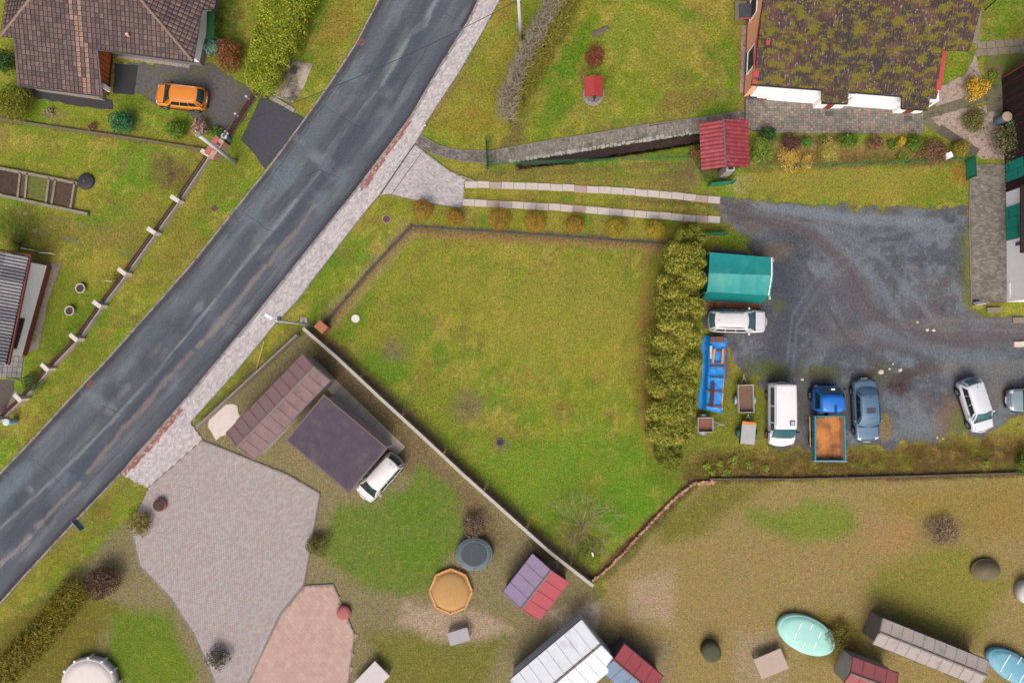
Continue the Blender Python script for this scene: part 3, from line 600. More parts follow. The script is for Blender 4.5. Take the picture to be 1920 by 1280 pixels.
for off in (-9, 9):
    for pts, c, k in (([(1345,388),(1440,410),(1520,440),(1590,500),(1632,580),(1700,628),(1800,632),(1930,625)],(88,81,84),.55),([(1350,400),(1440,430),(1500,480),(1540,560),(1590,640),(1660,690)],(80,79,84),.45),([(1400,385),(1540,420),(1640,470),(1700,540),(1760,610),(1930,610)],(116,124,130),.4),([(1480,690),(1490,600),(1540,520),(1640,450),(1800,430)],(112,120,128),.45)):
        py_.line([(a_+off*.5, b_+off) for a_, b_ in pts], 3.2, col(*c), k, 3, 4)
for x, y, rx, ry, c, k in ((1685,722,22,26,(86,74,74),.7),(1700,700,14,10,(76,64,60),.6),(1740,690,30,12,(86,74,70),.7),(1650,700,30,24,(88,84,64),.6),(1450,470,36,20,(104,96,86),.7),(1380,450,30,18,(98,104,46),.7),(1450,700,40,20,(92,102,52),.7),(1540,700,40,14,(96,98,56),.7),(1420,690,30,20,(88,98,48),.6),(1660,800,14,26,(134,112,62),.7),(1780,780,24,40,(120,98,76),.7),(1800,800,16,30,(96,112,46),.7),(1790,690,40,20,(126,116,104),.4),(1870,740,24,30,(118,110,98),.5),(1600,740,10,60,(94,88,74),.6),(1500,760,12,70,(94,90,78),.6),(1430,780,12,60,(94,98,64),.6),(1460,575,14,12,(84,94,58),.7),(1440,560,10,8,(96,102,50),.6),(1560,560,60,50,(86,86,94),.5),(1720,800,40,24,(118,122,126),.5),(1480,840,30,16,(104,86,70),.6),(1880,690,60,20,(118,108,100),.4),(1770,610,30,20,(112,108,110),.5),(1400,430,40,14,(110,106,98),.5)):
    py_.blob(x, y, rx, ry, col(*c), k)
py_.line(YARD+YARD[:1], 5, col(112,108,60), .7, 6, 26)
rgd = (py_.n+py_.n2)*24+(fbm(py_.x, py_.y, .25, 99, 2)-.5)*8; dd = dline(py_.px, py_.py, YARD, True); ok = np.where(pip(py_.px, py_.py, YARD), dd, -dd)+rgd > 0
ok &= ~pip(py_.px, py_.py, WALK)
okg = ok.reshape(ny_, nx_); cell = okg[:-1,:-1]&okg[1:,:-1]&okg[:-1,1:]&okg[1:,1:]
J, I = np.nonzero(cell); a = J*nx_+I; YF = np.stack([a, a+1, a+nx_+1, a+nx_], 1)
used, inv = np.unique(YF, return_inverse=True); YF = inv.reshape(YF.shape)
yz = .006+(fbm(py_.x, py_.y, .8, 90)-.5)*.01+.004
def gravelmat():
    m = mat('gravel', (1,1,1), .95, .55, 6.5, attr=True, bump=.7, bs=26, spec=.2); return m
o = mesh_np('gravel_yard', np.c_[py_.x, py_.y, yz][used], YF, gravelmat(), None, py_.C[used]); o['kind'] = 'structure'
# loose stones on the yard: one mass of gravel, and a few big ones
n = 26000; k = RNG.integers(0, len(used), n); gp = np.c_[py_.x, py_.y, yz][used][k]+np.c_[RNG.uniform(-.1,.1,(n,2)), np.full(n,.012)]
nn = RNG.normal(size=(n,3))*.5+np.array([0,0,1]); nn /= np.linalg.norm(nn, axis=1, keepdims=True)
V, Fc = leaf_arrays(gp, nn, .024, .8); cg = py_.C[used][k]*RNG.uniform(.55, 1.7, (n,1))
o = mesh_np('loose_gravel', V, Fc, gravelmat(), None, np.repeat(cg, 4, 0)); tag(o, 'loose grey gravel scattered over the yard', 'gravel', kind='stuff')
# ---- other hard surfaces
dk = mat('dark_asphalt', col(90,88,90), .9, .4, 5, c2=col(92,98,56), s2=.6, k2=.45, bump=.5, bs=30)
sheet('house_driveway', DRIVE, .008, dk, 4, seed=3)
sheet('driveway_apron', APRON, .012, mat('apron_asphalt', col(70,72,80), .85, .2, 4, bump=.4, bs=40), 1)
sheet('house_footway', DRYPATH, .010, mat('foot_asphalt', col(60,58,62), .9, .25, 4), 2)
sheet('dark_paving', [(216,120),(259,123),(252,178),(212,175)], .016, mat('dark_mat', col(50,52,56), .8, .2, 6), 1)
mg = mat('lawn_on_drive', (1,1,1), .95)
cp = sheet('concrete_pad', [(541,112),(587,121),(572,160),(552,193),(511,182),(527,145)], .05, mat('stained_concrete', col(168,156,142), .9, .25, 3, c2=col(66,62,60), s2=.5, k2=.50, bump=.3), 1, th=.08)
b = MB(); b.bar(P(550,135,.053), P(530,184,.053), .03, .01); b.build('pad_seam', dm, cp)
b = MB(); b.bar(P(505,180,.06), P(552,208,.06), .3, .1); b.build('pad_edge', kst, cp)
gb = mat('pale_gravel', col(168,152,140), .95, .45, 9, bump=.7, bs=25, c2=col(120,104,96), s2=3, k2=.45)
sheet('gravel_bed', [(1752,168),(1810,140),(1830,100),(1842,160),(1850,170),(1846,188),(1800,196),(1756,206)], .01, gb, 2)
sheet('gravel_bed_low', [(1738,222),(1800,205),(1872,196),(1882,260),(1882,300),(1840,298),(1805,262),(1760,240)], .012, gb, 2, seed=4)
stn = mat('path_slab', col(136,128,112), .9, .25, 4, c2=col(98,96,76), s2=1, k2=.4, bump=.3)
def slabline(name, a, b_, n, wd, m, z=.03, gap=.03, h=.06, parent=None):
    st = parent
    if st is None:
        q = P(*a); bb = MB(); bb.box(q.x, q.y, -.06, wd*.5, wd*.5, .05); st = bb.build(name, m, None, kind='structure')
    A, B = P(*a), P(*b_); rn = random.Random(n)
    for i in range(n):
        p0 = A.lerp(B, i/n); p1 = A.lerp(B, (i+1)/n); dv = (p1-p0).normalized()*gap/2; v = rn.uniform(-.006,.006)
        mb = MB(); mb.bar((p0.x+dv.x, p0.y+dv.y, z-h/2+v), (p1.x-dv.x, p1.y-dv.y, z-h/2+v), wd*rn.uniform(.97,1.02), h); mb.build('slab', m, st)
    return st
s1 = slabline('side_path', (1832,86),(1935,78), 6, .55, stn); slabline('', (1829,100),(1935,92), 5, .5, stn, parent=s1)
slabline('corner_path', (1739,214),(1852,180), 6, .75, mat('mossy_slab', col(112,108,88), .9, .25, 3, c2=col(84,86,58), s2=1, k2=.45)); slabline('upper_path', (1836,0),(1829,82), 6, .5, stn)
slabline('fork_path', (1735,222),(1760,246), 2, .6, mat('mossy_slab', None)); slabline('step_path', (1760,240),(1832,288), 4, .7, mat('step_slab', col(96,90,78), .9, .25, 4))
slabline('barn_slab', (1862,160),(1866,210), 2, 1.3, mat('mossy_slab', None))
sheet('soil_bed', [(1845,105),(1920,98),(1920,140),(1878,152),(1846,165)], .009, mat('bed_soil', col(112,104,66), .95, .3, 4, c2=col(94,118,34), s2=1, k2=.5), 2)
# wheel track slabs of the drive: every slab its own piece
tm = [mat('track_slab', col(190,182,176), .85, .14, 3, c2=col(160,148,138), s2=1, k2=.35, bump=.2), mat('track_slab_worn', col(168,152,140), .85, .2, 4)]
for nm, pa, n in (('wheel_track',[(872,346),(1040,351),(1200,361),(1350,376)],21), ('wheel_track',[(867,380),(1040,388),(1200,402),(1350,413)],21)):
    ln = resample(pa, n+1); q = P(*pa[0]); bb = MB(); bb.box(q.x+.3, q.y, -.06, .3, .3, .05); st = bb.build(nm, tm[0], None, kind='structure'); rn = random.Random(n+len(pa)+int(pa[0][1]))
    for i in range(n):
        p0, p1 = P(*ln[i]), P(*ln[i+1]); dv = (p1-p0).normalized()*.012; mb = MB(); v = rn.uniform(-.01,.01); jy = rn.uniform(-.03,.03)
        mb.bar((p0.x+dv.x, p0.y+dv.y+jy, .015+v), (p1.x-dv.x, p1.y-dv.y+jy, .015+v), .53, .09); mb.build('slab', tm[1] if i in (2, 9, 19) else tm[0], st, bevel=.008)
# overgrown slabs in the left garden
og = mat('overgrown_slab', col(118,116,88), .95, .3, 4, c2=col(112,112,54), s2=1.5, k2=.55)
q = P(60,410); bb = MB(); bb.box(q.x, q.y, -.06, .3, .3, .04); st = bb.build('overgrown_path', og, None, kind='structure')
rn = random.Random(5)
for (x0,y0),(x1,y1),n in (((92,405),(200,433),11),((62,432),(160,458),10),((236,440),(275,451),4),((222,475),(255,482),3),((30,398),(90,405),5)):
    for i in range(n):
        if rn.random() < .25: continue
        p = P(x0+(x1-x0)*(i+.5)/n, y0+(y1-y0)*(i+.5)/n); mb = MB(); mb.box(p.x+rn.uniform(-.05,.05), p.y+rn.uniform(-.05,.05), -.06, .36, .3, .068, R(-14)+rn.uniform(-.1,.1)); mb.build('slab', og, st)
# muddy stream bed in the ditch
sheet('stream', [(972,304),(1080,286),(1200,268),(1318,250),(1318,264),(1200,282),(1080,299),(980,311)], -.16, mat('stream_mud', col(50,38,34), .5, .3, 4, c2=col(68,52,42), s2=2, k2=.4), 1.5, seed=6)
# ditch edging stones
em = mat('edging_stone', col(166,164,158), .9, .25, 5, c2=col(106,108,96), s2=2, k2=.45, bump=.4)
q = P(960,303); es = MB().box(q.x, q.y, -.1, .2, .2, .09).build('stream_edging', em, None, kind='structure')
ln = resample([(957,301),(1080,281),(1200,262),(1312,244)], 46); rn = random.Random(9)
for i in range(46):
    p = P(*ln[i]); mb = MB(); s_ = rn.uniform(.28,.4); mb.box(p.x, p.y+rn.uniform(-.05,.03), -.35, s_, rn.uniform(.24,.36), .38+rn.uniform(-.02,.04), rn.uniform(-.3,.5)); mb.build('stone', em, es, bevel=.05)
# garden soil patches, road iron
iron = mat('cast_iron', col(66,62,66), .6, .25, 12, bump=.4)
def disc(name, label, cat, px, py, r, h, m, m2=None, group=None, ring=.78):
    p = P(px, py); t = thing(name, label, cat, (p.x, p.y, 0), 0, group); b = MB(); b.lathe(p.x, p.y, [(r, -.02), (r, h*.9), (r*.96, h), (r*ring, h)], 24); b.build('frame', m, t)
    b = MB(); b.lathe(p.x, p.y, [(r*ring*.99, h-.01), (r*ring*.96, h+.012)], 24); b.build('lid', m2 or m, t); return t
disc('manhole_cover','white round concrete well cover in the lawn near the brick pillar','cover',667,597,.32,.10,mat('white_concrete', col(214,214,208), .7, .08, 3))
disc('manhole_cover','black round cover sunk in the lawn beside the concrete wall','cover',938,829,.34,.05,mat('rim_grey', col(96,92,84), .8),mat('black_lid', col(42,42,46), .6))
disc('manhole_cover','rusty brown round manhole cover on the verge by the ball shrubs','cover',725,411,.36,.04,mat('rim_pale', col(140,130,112), .85),mat('rusty_lid', col(96,66,66), .7, .3, 8))
b = MB(); p = P(402,391); t = thing('drain_cover','small brown square cover in the verge beside the slat fence','cover',(p.x,p.y,0)); b.box(p.x,p.y,-.02,.42,.42,.05,.6); b.build('lid', mat('rusty_lid', None), t)
for x, y, lb in ((170,720,'dark road drain grate by the kerb with red marks round it'),(678,80,'road drain grate by the kerb beside the long conifer hedge')):
    p = P(x, y); t = thing('road_drain', lb, 'drain', (p.x,p.y,0)); a_ = math.atan2(P(205,672).y-P(157,722).y, P(205,672).x-P(157,722).x)
    MB().box(p.x,p.y,0,.5,.36,.014,a_).build('frame', mat('drain_red', col(150,92,90), .8), t)
    for i in range(5): MB().box(p.x+math.cos(a_)*(i-2)*.085, p.y+math.sin(a_)*(i-2)*.085, .005, .05,.28,.018,a_).build('bar', iron, t)
# ================================================================== BUILDINGS
white = mat('white_render', col(240,240,242,.95), .85, .06, 2); brownp = mat('brown_paint', col(124,66,62), .6, .12, 4); darkw = mat('dark_wood', col(70,48,42), .7, .2, 6, stretch=(1,1,.3))
gutter = mat('gutter_metal', col(82,84,92), .4, .1, 4, metal=.6)
def wallpart(t, name, base_px, z1, m, d=0, z0=0):
    b = MB(); poly = base_px if d == 0 else inset(base_px, d); b.prism(poly, z0, z1); return b.build(name, m, t)
def wall_window(t, a, b_, z0, z1, fm, out, gm=None, sill=None, n=1):
    """window between ground points a,b (world xy) on a wall facing out"""
    a, b_ = Vector((a[0], a[1], 0)), Vector((b_[0], b_[1], 0)); o = Vector((out[0], out[1], 0)).normalized()
    w = MB(); fr = .07
    zm = (z0+z1)/2
    w.bar(a+o*.03+Vector((0,0,z0)), b_+o*.03+Vector((0,0,z0)), .09, fr); w.bar(a+o*.03+Vector((0,0,z1)), b_+o*.03+Vector((0,0,z1)), .09, fr)
    for k in range(n+1):
        q = a.lerp(b_, k/n)+o*.03; w.bar(q+Vector((0,0,z0)), q+Vector((0,0,z1)), .09, fr, up=o)
    hg = mat('house_glass', col(52,54,64), .35, .2, 2, spec=.15); gm = gm or hg; f = w.build('window', fm, t); g_ = MB(); q0, q1 = a+o*.012, b_+o*.012; g_.add([q0+Vector((0,0,z0)), q1+Vector((0,0,z0)), q1+Vector((0,0,z1)), q0+Vector((0,0,z1))], [(0,1,2,3)]); g_.build('pane', gm or glass(), f)
    if sill: s_ = MB(); s_.bar(a+o*.1+Vector((0,0,z0-.05)), b_+o*.1+Vector((0,0,z0-.05)), .22, .03); s_.build('sill', sill, f)
def caps(parent, name, A, B, m, r=.11, step=.4, lift=.04):
    A, B = Vector(A), Vector(B); n = max(1, int((B-A).length/step)); d = (B-A)/n; rn = random.Random(n)
    sd_ = d.cross(Vector((0,0,1))).normalized(); up = sd_.cross(d).normalized()
    for i in range(n):
        b = MB(); vs = []
        for q, rr in ((A+d*i, r*1.08), (A+d*(i+1.04), r*.92)):
            for k in range(6): th = math.pi*k/5; vs.append(q+sd_*math.cos(th)*rr+up*(math.sin(th)*rr*.8+lift))
        b.add(vs, [(k, k+1, k+7, k+6) for k in range(5)]+[tuple(range(5,-1,-1)), tuple(range(6,12))]); b.build(name, m, parent, smooth=False)
# ---------------------------------------------------------------- tiled house, top left
A, B = P(182,92,2.9), P(363,116,2.9)
S1 = Roof(A, B, pitch=R(20), up=(0,1,0))
Bp = S1.at(363,116); Htop = S1.at(224,-48); Ee = P(404,10,2.95)
hn = (Htop-Bp).cross(Ee-Bp); S2 = Roof(Bp, Ee, n=hn)
W0 = S1.at(1,69); Wt = S1.at(100,-55); We = P(12,0,W0.z); S3 = Roof(W0, We, n=(Wt-W0).cross(We-W0))
t = thing('tiled_house', 'house with brown tiled hip roof and timber garage door behind the orange car', 'house', (P(200,60,0).x, P(200,60,0).y, 0))
tilem = mat('roof_tile', (1,1,1), .75, .2, 6, attr=True, c2=col(84,74,72), s2=.8, k2=.4, bump=.2)
tc_ = colA((104,88,86),(96,80,80),(112,95,92),(88,75,76)); band = tuple(col(146,120,106)); m1 = S1.es(S1.at(133,0)); m2 = S1.es(S1.at(158,176)); m3 = S1.es(S1.at(148,0)); m4 = S1.es(S1.at(168,178))
def bandf(e, u):
    for a_, b_ in ((m1, m2), (m3, m4)):
        c_ = a_[0]+(b_[0]-a_[0])*(u-a_[1])/(b_[1]-a_[1])
        if abs(e-c_) < .17: return band
    return None
lo = mat('roof_lath', col(58,48,46), .9)
for nm, pl in (('main', [(1,69),(182,92),(363,116),(224,-48),(100,-55)]), ('wing', [(26,72),(34,160),(192,180),(182,92)])):
    S1.slab('roof', pl, lo, t); S1.tiles('roof_tiles', pl, tilem, t, .33, .36, .03, .045, [tuple(c) for c in tc_], bandf, seed=len(nm), gap=.028)
E2 = [(363,116),(379,19),(403,17),(408,-10),(412,-50),(224,-48)]
S2.slab('roof', E2, lo, t)
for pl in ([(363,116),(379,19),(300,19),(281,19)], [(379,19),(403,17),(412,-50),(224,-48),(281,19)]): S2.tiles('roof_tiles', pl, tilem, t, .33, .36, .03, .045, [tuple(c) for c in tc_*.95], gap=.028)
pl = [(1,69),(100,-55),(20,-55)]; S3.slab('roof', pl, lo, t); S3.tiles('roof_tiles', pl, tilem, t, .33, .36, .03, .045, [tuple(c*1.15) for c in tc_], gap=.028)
rm = mat('ridge_tile', col(134,116,100), .8, .25, 4, c2=col(150,140,120), s2=2, k2=.4)
caps(t, 'ridge_tile', S1.at(362,115), Htop, rm); caps(t, 'ridge_tile', S1.at(2,68), Wt, rm)
def roofw(S, px): v = S.at(*px); return (v.x, v.y)
mainp = [roofw(S1, (20,71)), roofw(S1, (182,92)), roofw(S1, (363,116)), (Ee.x, P(404,-60,2.9).y), (We.x, P(12,-60,2.9).y)]
stonew = mat('stone_plinth', col(128,122,118), .9, .4, 5, bump=.6, bs=8)
wallpart(t, 'wall', mainp, 2.7, white, .85); wallpart(t, 'plinth', mainp, .7, stonew, .8); sheet('pebble_strip', [(222,100),(290,110),(356,120),(355,128),(290,119),(220,109)], .02, mat('pebbles', col(150,144,138), .9, .5, 7, bump=.8, bs=9), 1)
wing = [roofw(S1, (26,72)), roofw(S1, (34,160)), roofw(S1, (192,180)), roofw(S1, (182,92))]
zw = min(S1.at(34,160).z, S1.at(192,180).z)-.12
dx_ = P(212,97).x-.15; wi = inset(wing, .28); wi = [(min(a_, dx_+(b_-P(212,97).y)*.11), b_) for a_, b_ in wi]; wallpart(t, 'garage_wall', wi, zw, mat('garage_render', col(150,142,132), .9, .15, 2))
# timber door on the east side of the wing: boards one by one
e0, e1 = Vector(P(212,97).xy), Vector(P(204,178).xy); orangew = mat('orange_timber', col(190,104,50), .6, .2, 5, stretch=(1,1,.2))
dr = MB(); dr.bar((e0.x, e0.y, .1), (e1.x, e1.y, .1), .07, .18); dr = dr.build('garage_door', darkw, t)
for i in range(9):
    p0 = e0.lerp(e1, (i+.06)/9); p1 = e0.lerp(e1, (i+.94)/9); b = MB(); b.prism([(p0.x,p0.y),(p1.x,p1.y),(p1.x-.09,p1.y),(p0.x-.09,p0.y)], .05, zw+.1+(0 if i else .0)); b.build('board', orangew, dr)
b = MB(); b.prism([xy(P(212,168)), xy(P(209,168)), xy(P(208,176)), xy(P(211,176))], .3, 1.2); b.build('white_box', white, t)
gp = MB()
for S_, a_, b_ in ((S1,(34,161),(192,181)),(S1,(192,181),(182,93)),(S1,(182,93),(363,117)),(S1,(26,73),(34,161))):
    p0, p1 = S_.at(*a_), S_.at(*b_); gp.tube([p0+Vector((0,0,-.03)), p1+Vector((0,0,-.03))], .06, n=6)
gp.build('gutter', gutter, t)
vp = S1.at(242,68); b = MB(); b.lathe(vp.x, vp.y, [(.09,vp.z-.1),(.09,vp.z+.25),(.12,vp.z+.26),(.12,vp.z+.32)], 10); b.build('vent_pipe', mat('vent_pink', col(210,180,168), .7), t)
# east gable: white and brown panels, green awning board
ex = P(388,20); ey = P(377,118)
for (a_, b_, m_, z1) in (((386,18),(385,34),brownp,2.5),((385,34),(381,92),mat('pale_blue_panel', col(176,192,206), .6, .06, 2),2.4),((381,92),(377,119),brownp,2.5)):
    p0, p1 = P(*a_), P(*b_); b = MB(); b.prism([(p0.x-.05,p0.y),(p1.x-.05,p1.y),(p1.x-.2,p1.y),(p0.x-.2,p0.y)], 0, z1); b.build('wall_panel', m_, t)
tg = thing('awning', 'dark green flat awning beside the tiled house', 'awning', (*xy(P(395,45)),0)); b = MB()
b.add([P(388,22,1.9), P(402,20,1.75), P(401,72,1.75), P(386,74,1.9), P(388,22,1.86), P(402,20,1.71), P(401,72,1.71), P(386,74,1.86)], [(0,1,2,3),(7,6,5,4),(0,4,5,1),(1,5,6,2),(2,6,7,3),(3,7,4,0)]); b.build('cover', mat('green_awning', col(24,78,44), .6, .1, 3), tg)
for q in ((401,22),(400,70)):
    p = P(*q, 1.75); MB().tube([(p.x-.05,p.y,0),(p.x-.05,p.y,1.74)], .03).build('post', gutter, tg)
# ---------------------------------------------------------------- mossy-roofed house, top right
A, B = P(1410,157,3.0), P(1700,179,3.0)
S4 = Roof(A, B, pitch=R(17), up=(0,1,0))
t = thing('mossy_house', 'pink and white house with mossy corrugated roof facing the paved patio', 'house', (*xy(P(1580,60)),0))
def mossmat():
    m = bpy.data.materials.new('mossy_corrugated'); tr, bs = nodes(m); N = tr.nodes; L = tr.links; tc = N.new('ShaderNodeTexCoord')
    def nz(scale, st, det=8, ro=.65):
        mp = N.new('ShaderNodeMapping'); mp.inputs['Scale'].default_value = st; L.new(tc.outputs['Object'], mp.inputs[0]); n = N.new('ShaderNodeTexNoise'); n.inputs['Scale'].default_value = scale; n.inputs['Detail'].default_value = det; n.inputs['Roughness'].default_value = ro; L.new(mp.outputs[0], n.inputs['Vector']); return n.outputs[0]
    def rng(x, a, b): r = N.new('ShaderNodeMapRange'); r.inputs[1].default_value = a; r.inputs[2].default_value = b; L.new(x, r.inputs[0]); return r.outputs[0]
    def mix(f, a, c): x = N.new('ShaderNodeMix'); x.data_type = 'RGBA'; L.new(f, x.inputs[0]); L.new(a, x.inputs[6]); x.inputs[7].default_value = (*c, 1); return x.outputs[2]
    at = N.new('ShaderNodeAttribute'); at.attribute_name = 'col'; cur = at.outputs['Color']
    cur = mix(rng(nz(.9, (1,1,1)), .48, .60), cur, col(56,52,56))
    cur = mix(rng(nz(3.4, (2.4,.7,.7), 4), .59, .66), cur, col(156,138,138))
    cur = mix(rng(nz(1.5, (.7,1.3,1), 9, .72), .50, .56), cur, col(114,108,24))
    cur = mix(rng(nz(4.6, (1.2,1.0,1), 3), .66, .71), cur, col(196,188,194))
    cur = mix(rng(nz(2.6, (1.4,.8,1), 6), .58, .66), cur, col(124,112,24))
    L.new(cur, bs.inputs['Base Color']); bs.inputs['Roughness'].default_value = .85
    return m
mm = mossmat(); rn = random.Random(4)
def sheets(S_, polys, tparent, sw, sl, pitch, amp, m, cols, seed=1, e_off=0):
    rn = random.Random(seed)
    for pl in polys:
        ps = S_.poly(pl); e0 = min(p[0] for p in ps); e1 = max(p[0] for p in ps); u0 = min(p[1] for p in ps); u1 = max(p[1] for p in ps)
        S_.slab('roof', pl, lo, tparent, lift=-.06)
        j0 = math.floor(u0/sl)
        for j in range(j0, int(u1/sl)+1):
            for i in range(math.floor(e0/sw), int(e1/sw)+1):
                bm = bmesh.new(); lay = bm.loops.layers.float_color.new('col'); f = rn.uniform(.8, 1.2); c = tuple(q*f for q in cols[rn.randrange(len(cols))])
                S_.strip(i*sw, (i+1)*sw, j*sl, (j+1)*sl+.04, pitch, amp, .03, 5, 0, bm, lay, c); clip_bm(bm, ps)
                if len(bm.faces): S_.finish(bm, 'roof_sheet', m, tparent, lift=rn.uniform(0,.006))
                else: bm.free()
mc = [tuple(c) for c in colA((84,60,58),(72,54,52),(94,66,60),(66,52,52))]
sheets(S4, [[(1412,158),(1755,184),(1767,95),(1786,-60),(1438,-60)], [(1767,94),(1817,97),(1862,-60),(1786,-60)], [(1541,168),(1541,193),(1590,194),(1591,172)], [(1691,180),(1690,203),(1739,206),(1743,184)]], t, 1.02, 1.18, .17, .075, mm, mc, 6)
e4 = [roofw(S4,(1424,159)), roofw(S4,(1752,184)), roofw(S4,(1784,-60)), roofw(S4,(1452,-60))]
pink = mat('pink_render', col(244,178,144,.92), .85, .08, 1.5)
wl = inset(e4, .12); wallpart(t, 'wall', wl, 2.85, white)
# pink west face
w0, w1 = Vector(P(1394,182).xy), Vector(P(1405,-40).xy); b = MB(); b.prism([(w0.x,w0.y),(w1.x,w1.y),(w1.x+.35,w1.y),(w0.x+.35,w0.y)], 0, 2.95); b.build('west_wall', pink, t)
b = MB(); b.prism([(w0.x-.03,w0.y+.02),(w1.x-.03,w1.y),(w1.x+.1,w1.y),(w0.x+.1,w0.y+.02)], 0, .22); b.build('plinth', mat('red_plinth', col(150,84,72), .8, .15, 4), t)
f0, f1 = Vector(P(1396,186).xy), Vector(P(1738,206).xy)
b = MB(); b.prism([(f0.x+.1,f0.y),(f1.x,f1.y),(f1.x,f1.y+.1),(f0.x+.1,f0.y+.1)], 0, .3); b.build('front_plinth', mat('red_plinth', None), t)
frontd = (0,-1)
def westwin(py0, py1, z0, z1):
    def at_(py): k = (py-182)/(-40-182); return w0.lerp(w1, k)
    a_, b_ = at_(py0), at_(py1); wall_window(t, (a_.x-.0,a_.y), (b_.x-.0,b_.y), z0, z1, white, (-1,0), sill=mat('slate_sill', col(74,76,84), .6), n=1)
westwin(147,107,.7,2.3); westwin(50,12,.7,2.3)
redm = mat('red_flashing', col(188,80,80), .5, .1, 3)
def boxpx(t, name, a, b_, z, wd, h, m):
    p0, p1 = P(*a, z), P(*b_, z); mb = MB(); mb.bar((p0.x,p0.y,z-h/2), (p1.x,p1.y,z-h/2), wd, h); return mb.build(name, m, t)
boxpx(t, 'verge_board', (1422,76),(1417,144), 3.3, .42, .14, redm); boxpx(t, 'verge_board', (1434,-10),(1421,74), 3.4, .12, .2, redm); boxpx(t, 'verge_board', (1771,93),(1760,168), 3.4, .36, .14, redm); boxpx(t, 'verge_end', (1416,146),(1415,156), 3.15, .35, .3, mat('clay_end', col(176,84,64), .7)); boxpx(t, 'verge_end', (1757,170),(1754,181), 3.1, .25, .3, mat('clay_end', None))
boxpx(t, 'roof_hatch', (1440,76),(1440,84), 3.95, .25, .12, redm)
boxpx(t, 'gutter', (1408,159),(1540,169), 2.98, .09, .09, gutter); boxpx(t, 'gutter', (1592,173),(1690,181), 2.98, .09, .09, gutter); boxpx(t, 'gutter', (1540,194),(1590,195), 2.65, .08, .08, gutter); boxpx(t, 'gutter', (1690,204),(1740,207), 2.65, .08, .08, gutter)
# two porches with brown doors
for (x0, x1, yb, yf) in ((1524,1578,192,204),(1673,1724,199,213)):
    q0, q1 = P(x0,yf), P(x1,yf); q2 = P(x1,yb-18)
    for xx in (q0.x, q1.x-.14): MB().box(xx+.07, (q0.y+q2.y)/2, 0, .16, q2.y-q0.y, 2.5).build('porch_wall', white, t)
    MB().bar((q0.x+.15,q0.y+.06,2.38),(q1.x-.15,q1.y+.06,2.38), .12, .26).build('porch_lintel', white, t)
    fr = MB(); fr.bar((q0.x+.15,q0.y+.05,.55),(q1.x-.15,q1.y+.05,.55), .12, 1.1); fr.build('porch_front', white, t)
    dd_ = MB(); dd_.box((q0.x+q1.x)/2+.1, q0.y+.01, .05, .95, .06, 2.1); dd_ = dd_.build('door', mat('door_brown', col(140,62,44), .5, .15, 3), t); MB().box((q0.x+q1.x)/2+.48, q0.y-.05, 1.0, .05, .06, .14).build('handle', gutter, dd_)
    MB().box((q0.x+q1.x)/2+.15, q0.y-.42, .055, .62, .4, .012).build('doormat', mat('mat_grey', col(92,88,86), .95), t)
for a_, b_ in (((1612,187),(1648,190)),((1462,181),(1475,182))):
    p0, p1 = P(*a_), P(*b_); wall_window(t, (p0.x,p0.y+.28), (p1.x,p1.y+.28), 1.3, 2.4, darkw, (0,-1), n=2)
b = MB(); p = P(1398,20,2.3); b.box(p.x, p.y, 2.15, .85, 1.1, .12); b.build('door_canopy', mat('canopy_grey', col(72,76,86), .5, .2, 3), t); 
for s_ in (-.5,.5): MB().bar((p.x+.4,p.y+s_,1.7),(p.x-.3,p.y+s_,2.15), .05, .05).build('canopy_bracket', gutter, t)
MB().box(p.x, p.y-.56, 2.13, .85, .04, .16).build('canopy_trim', redm, t)
st_ = mat('grey_step', col(140,130,116), .9, .2, 4); q = P(1388,22); MB().box(q.x,q.y,0,.9,1.5,.18).build('doorstep', st_, t)
sheet('gravel_strip', [(1391,48),(1400,48),(1395,175),(1387,172)], .009, gb, 1)
p = P(1408,182); tt_ = thing('storage_box','small grey plastic box standing on the patio by the pink wall','box',(p.x,p.y,0)); MB().box(p.x,p.y,.05,.5,.6,.4,.1).build('box', mat('grey_plastic', col(120,130,142), .5), tt_, bevel=.03); MB().box(p.x,p.y,.45,.56,.66,.06,.1).build('lid', mat('dark_plastic', col(56,60,66), .5), tt_, bevel=.02)
# ---------------------------------------------------------------- small red roofed shed
t = thing('garden_shed', 'small shed with red metal tile gable roof by the stream', 'shed', (*xy(P(1355,272)),0))
rz_ = 2.75; ez = 2.1
rA, rB = P(1357,224,rz_), P(1362,316,rz_)
redt = mat('red_roof', (1,1,1), .5, .12, 2, attr=True, spec=.35)
for eA, eB, pl, sd_, k_ in ((P(1311,230,ez), P(1315,319,ez), [(1311,231),(1315,319),(1361,313),(1358,225)], -1, 1.0), (P(1403,224,ez), P(1405,312,ez), [(1403,224),(1405,312),(1362,313),(1358,224)], 1, 1.0)):
    Sx = Roof(eA, eB, n=(eB-eA).cross(rA-eA)); Sx.slab('roof', pl, lo, t, .05, -.02)
    Sx.tiles('roof_tiles', pl, redt, t, .30, .33, .03, .022, [tuple(col(*c)) for c in ((150,64,70),(144,60,66),(154,70,74))], None, seed=3)
caps(t, 'ridge_tile', rA+Vector((0,0,.0)), rB, mat('grey_ridge', col(96,96,104), .6, .2, 4), .07, .45, .0)
sw = [xy(P(1322,238,1.5)), xy(P(1397,234,1.5)), xy(P(1398,304,1.5)), xy(P(1324,310,1.5))]
wallpart(t, 'wall', sw, 2.0, mat('shed_wood', col(92,66,52), .8, .2, 5, stretch=(1,1,.3)))
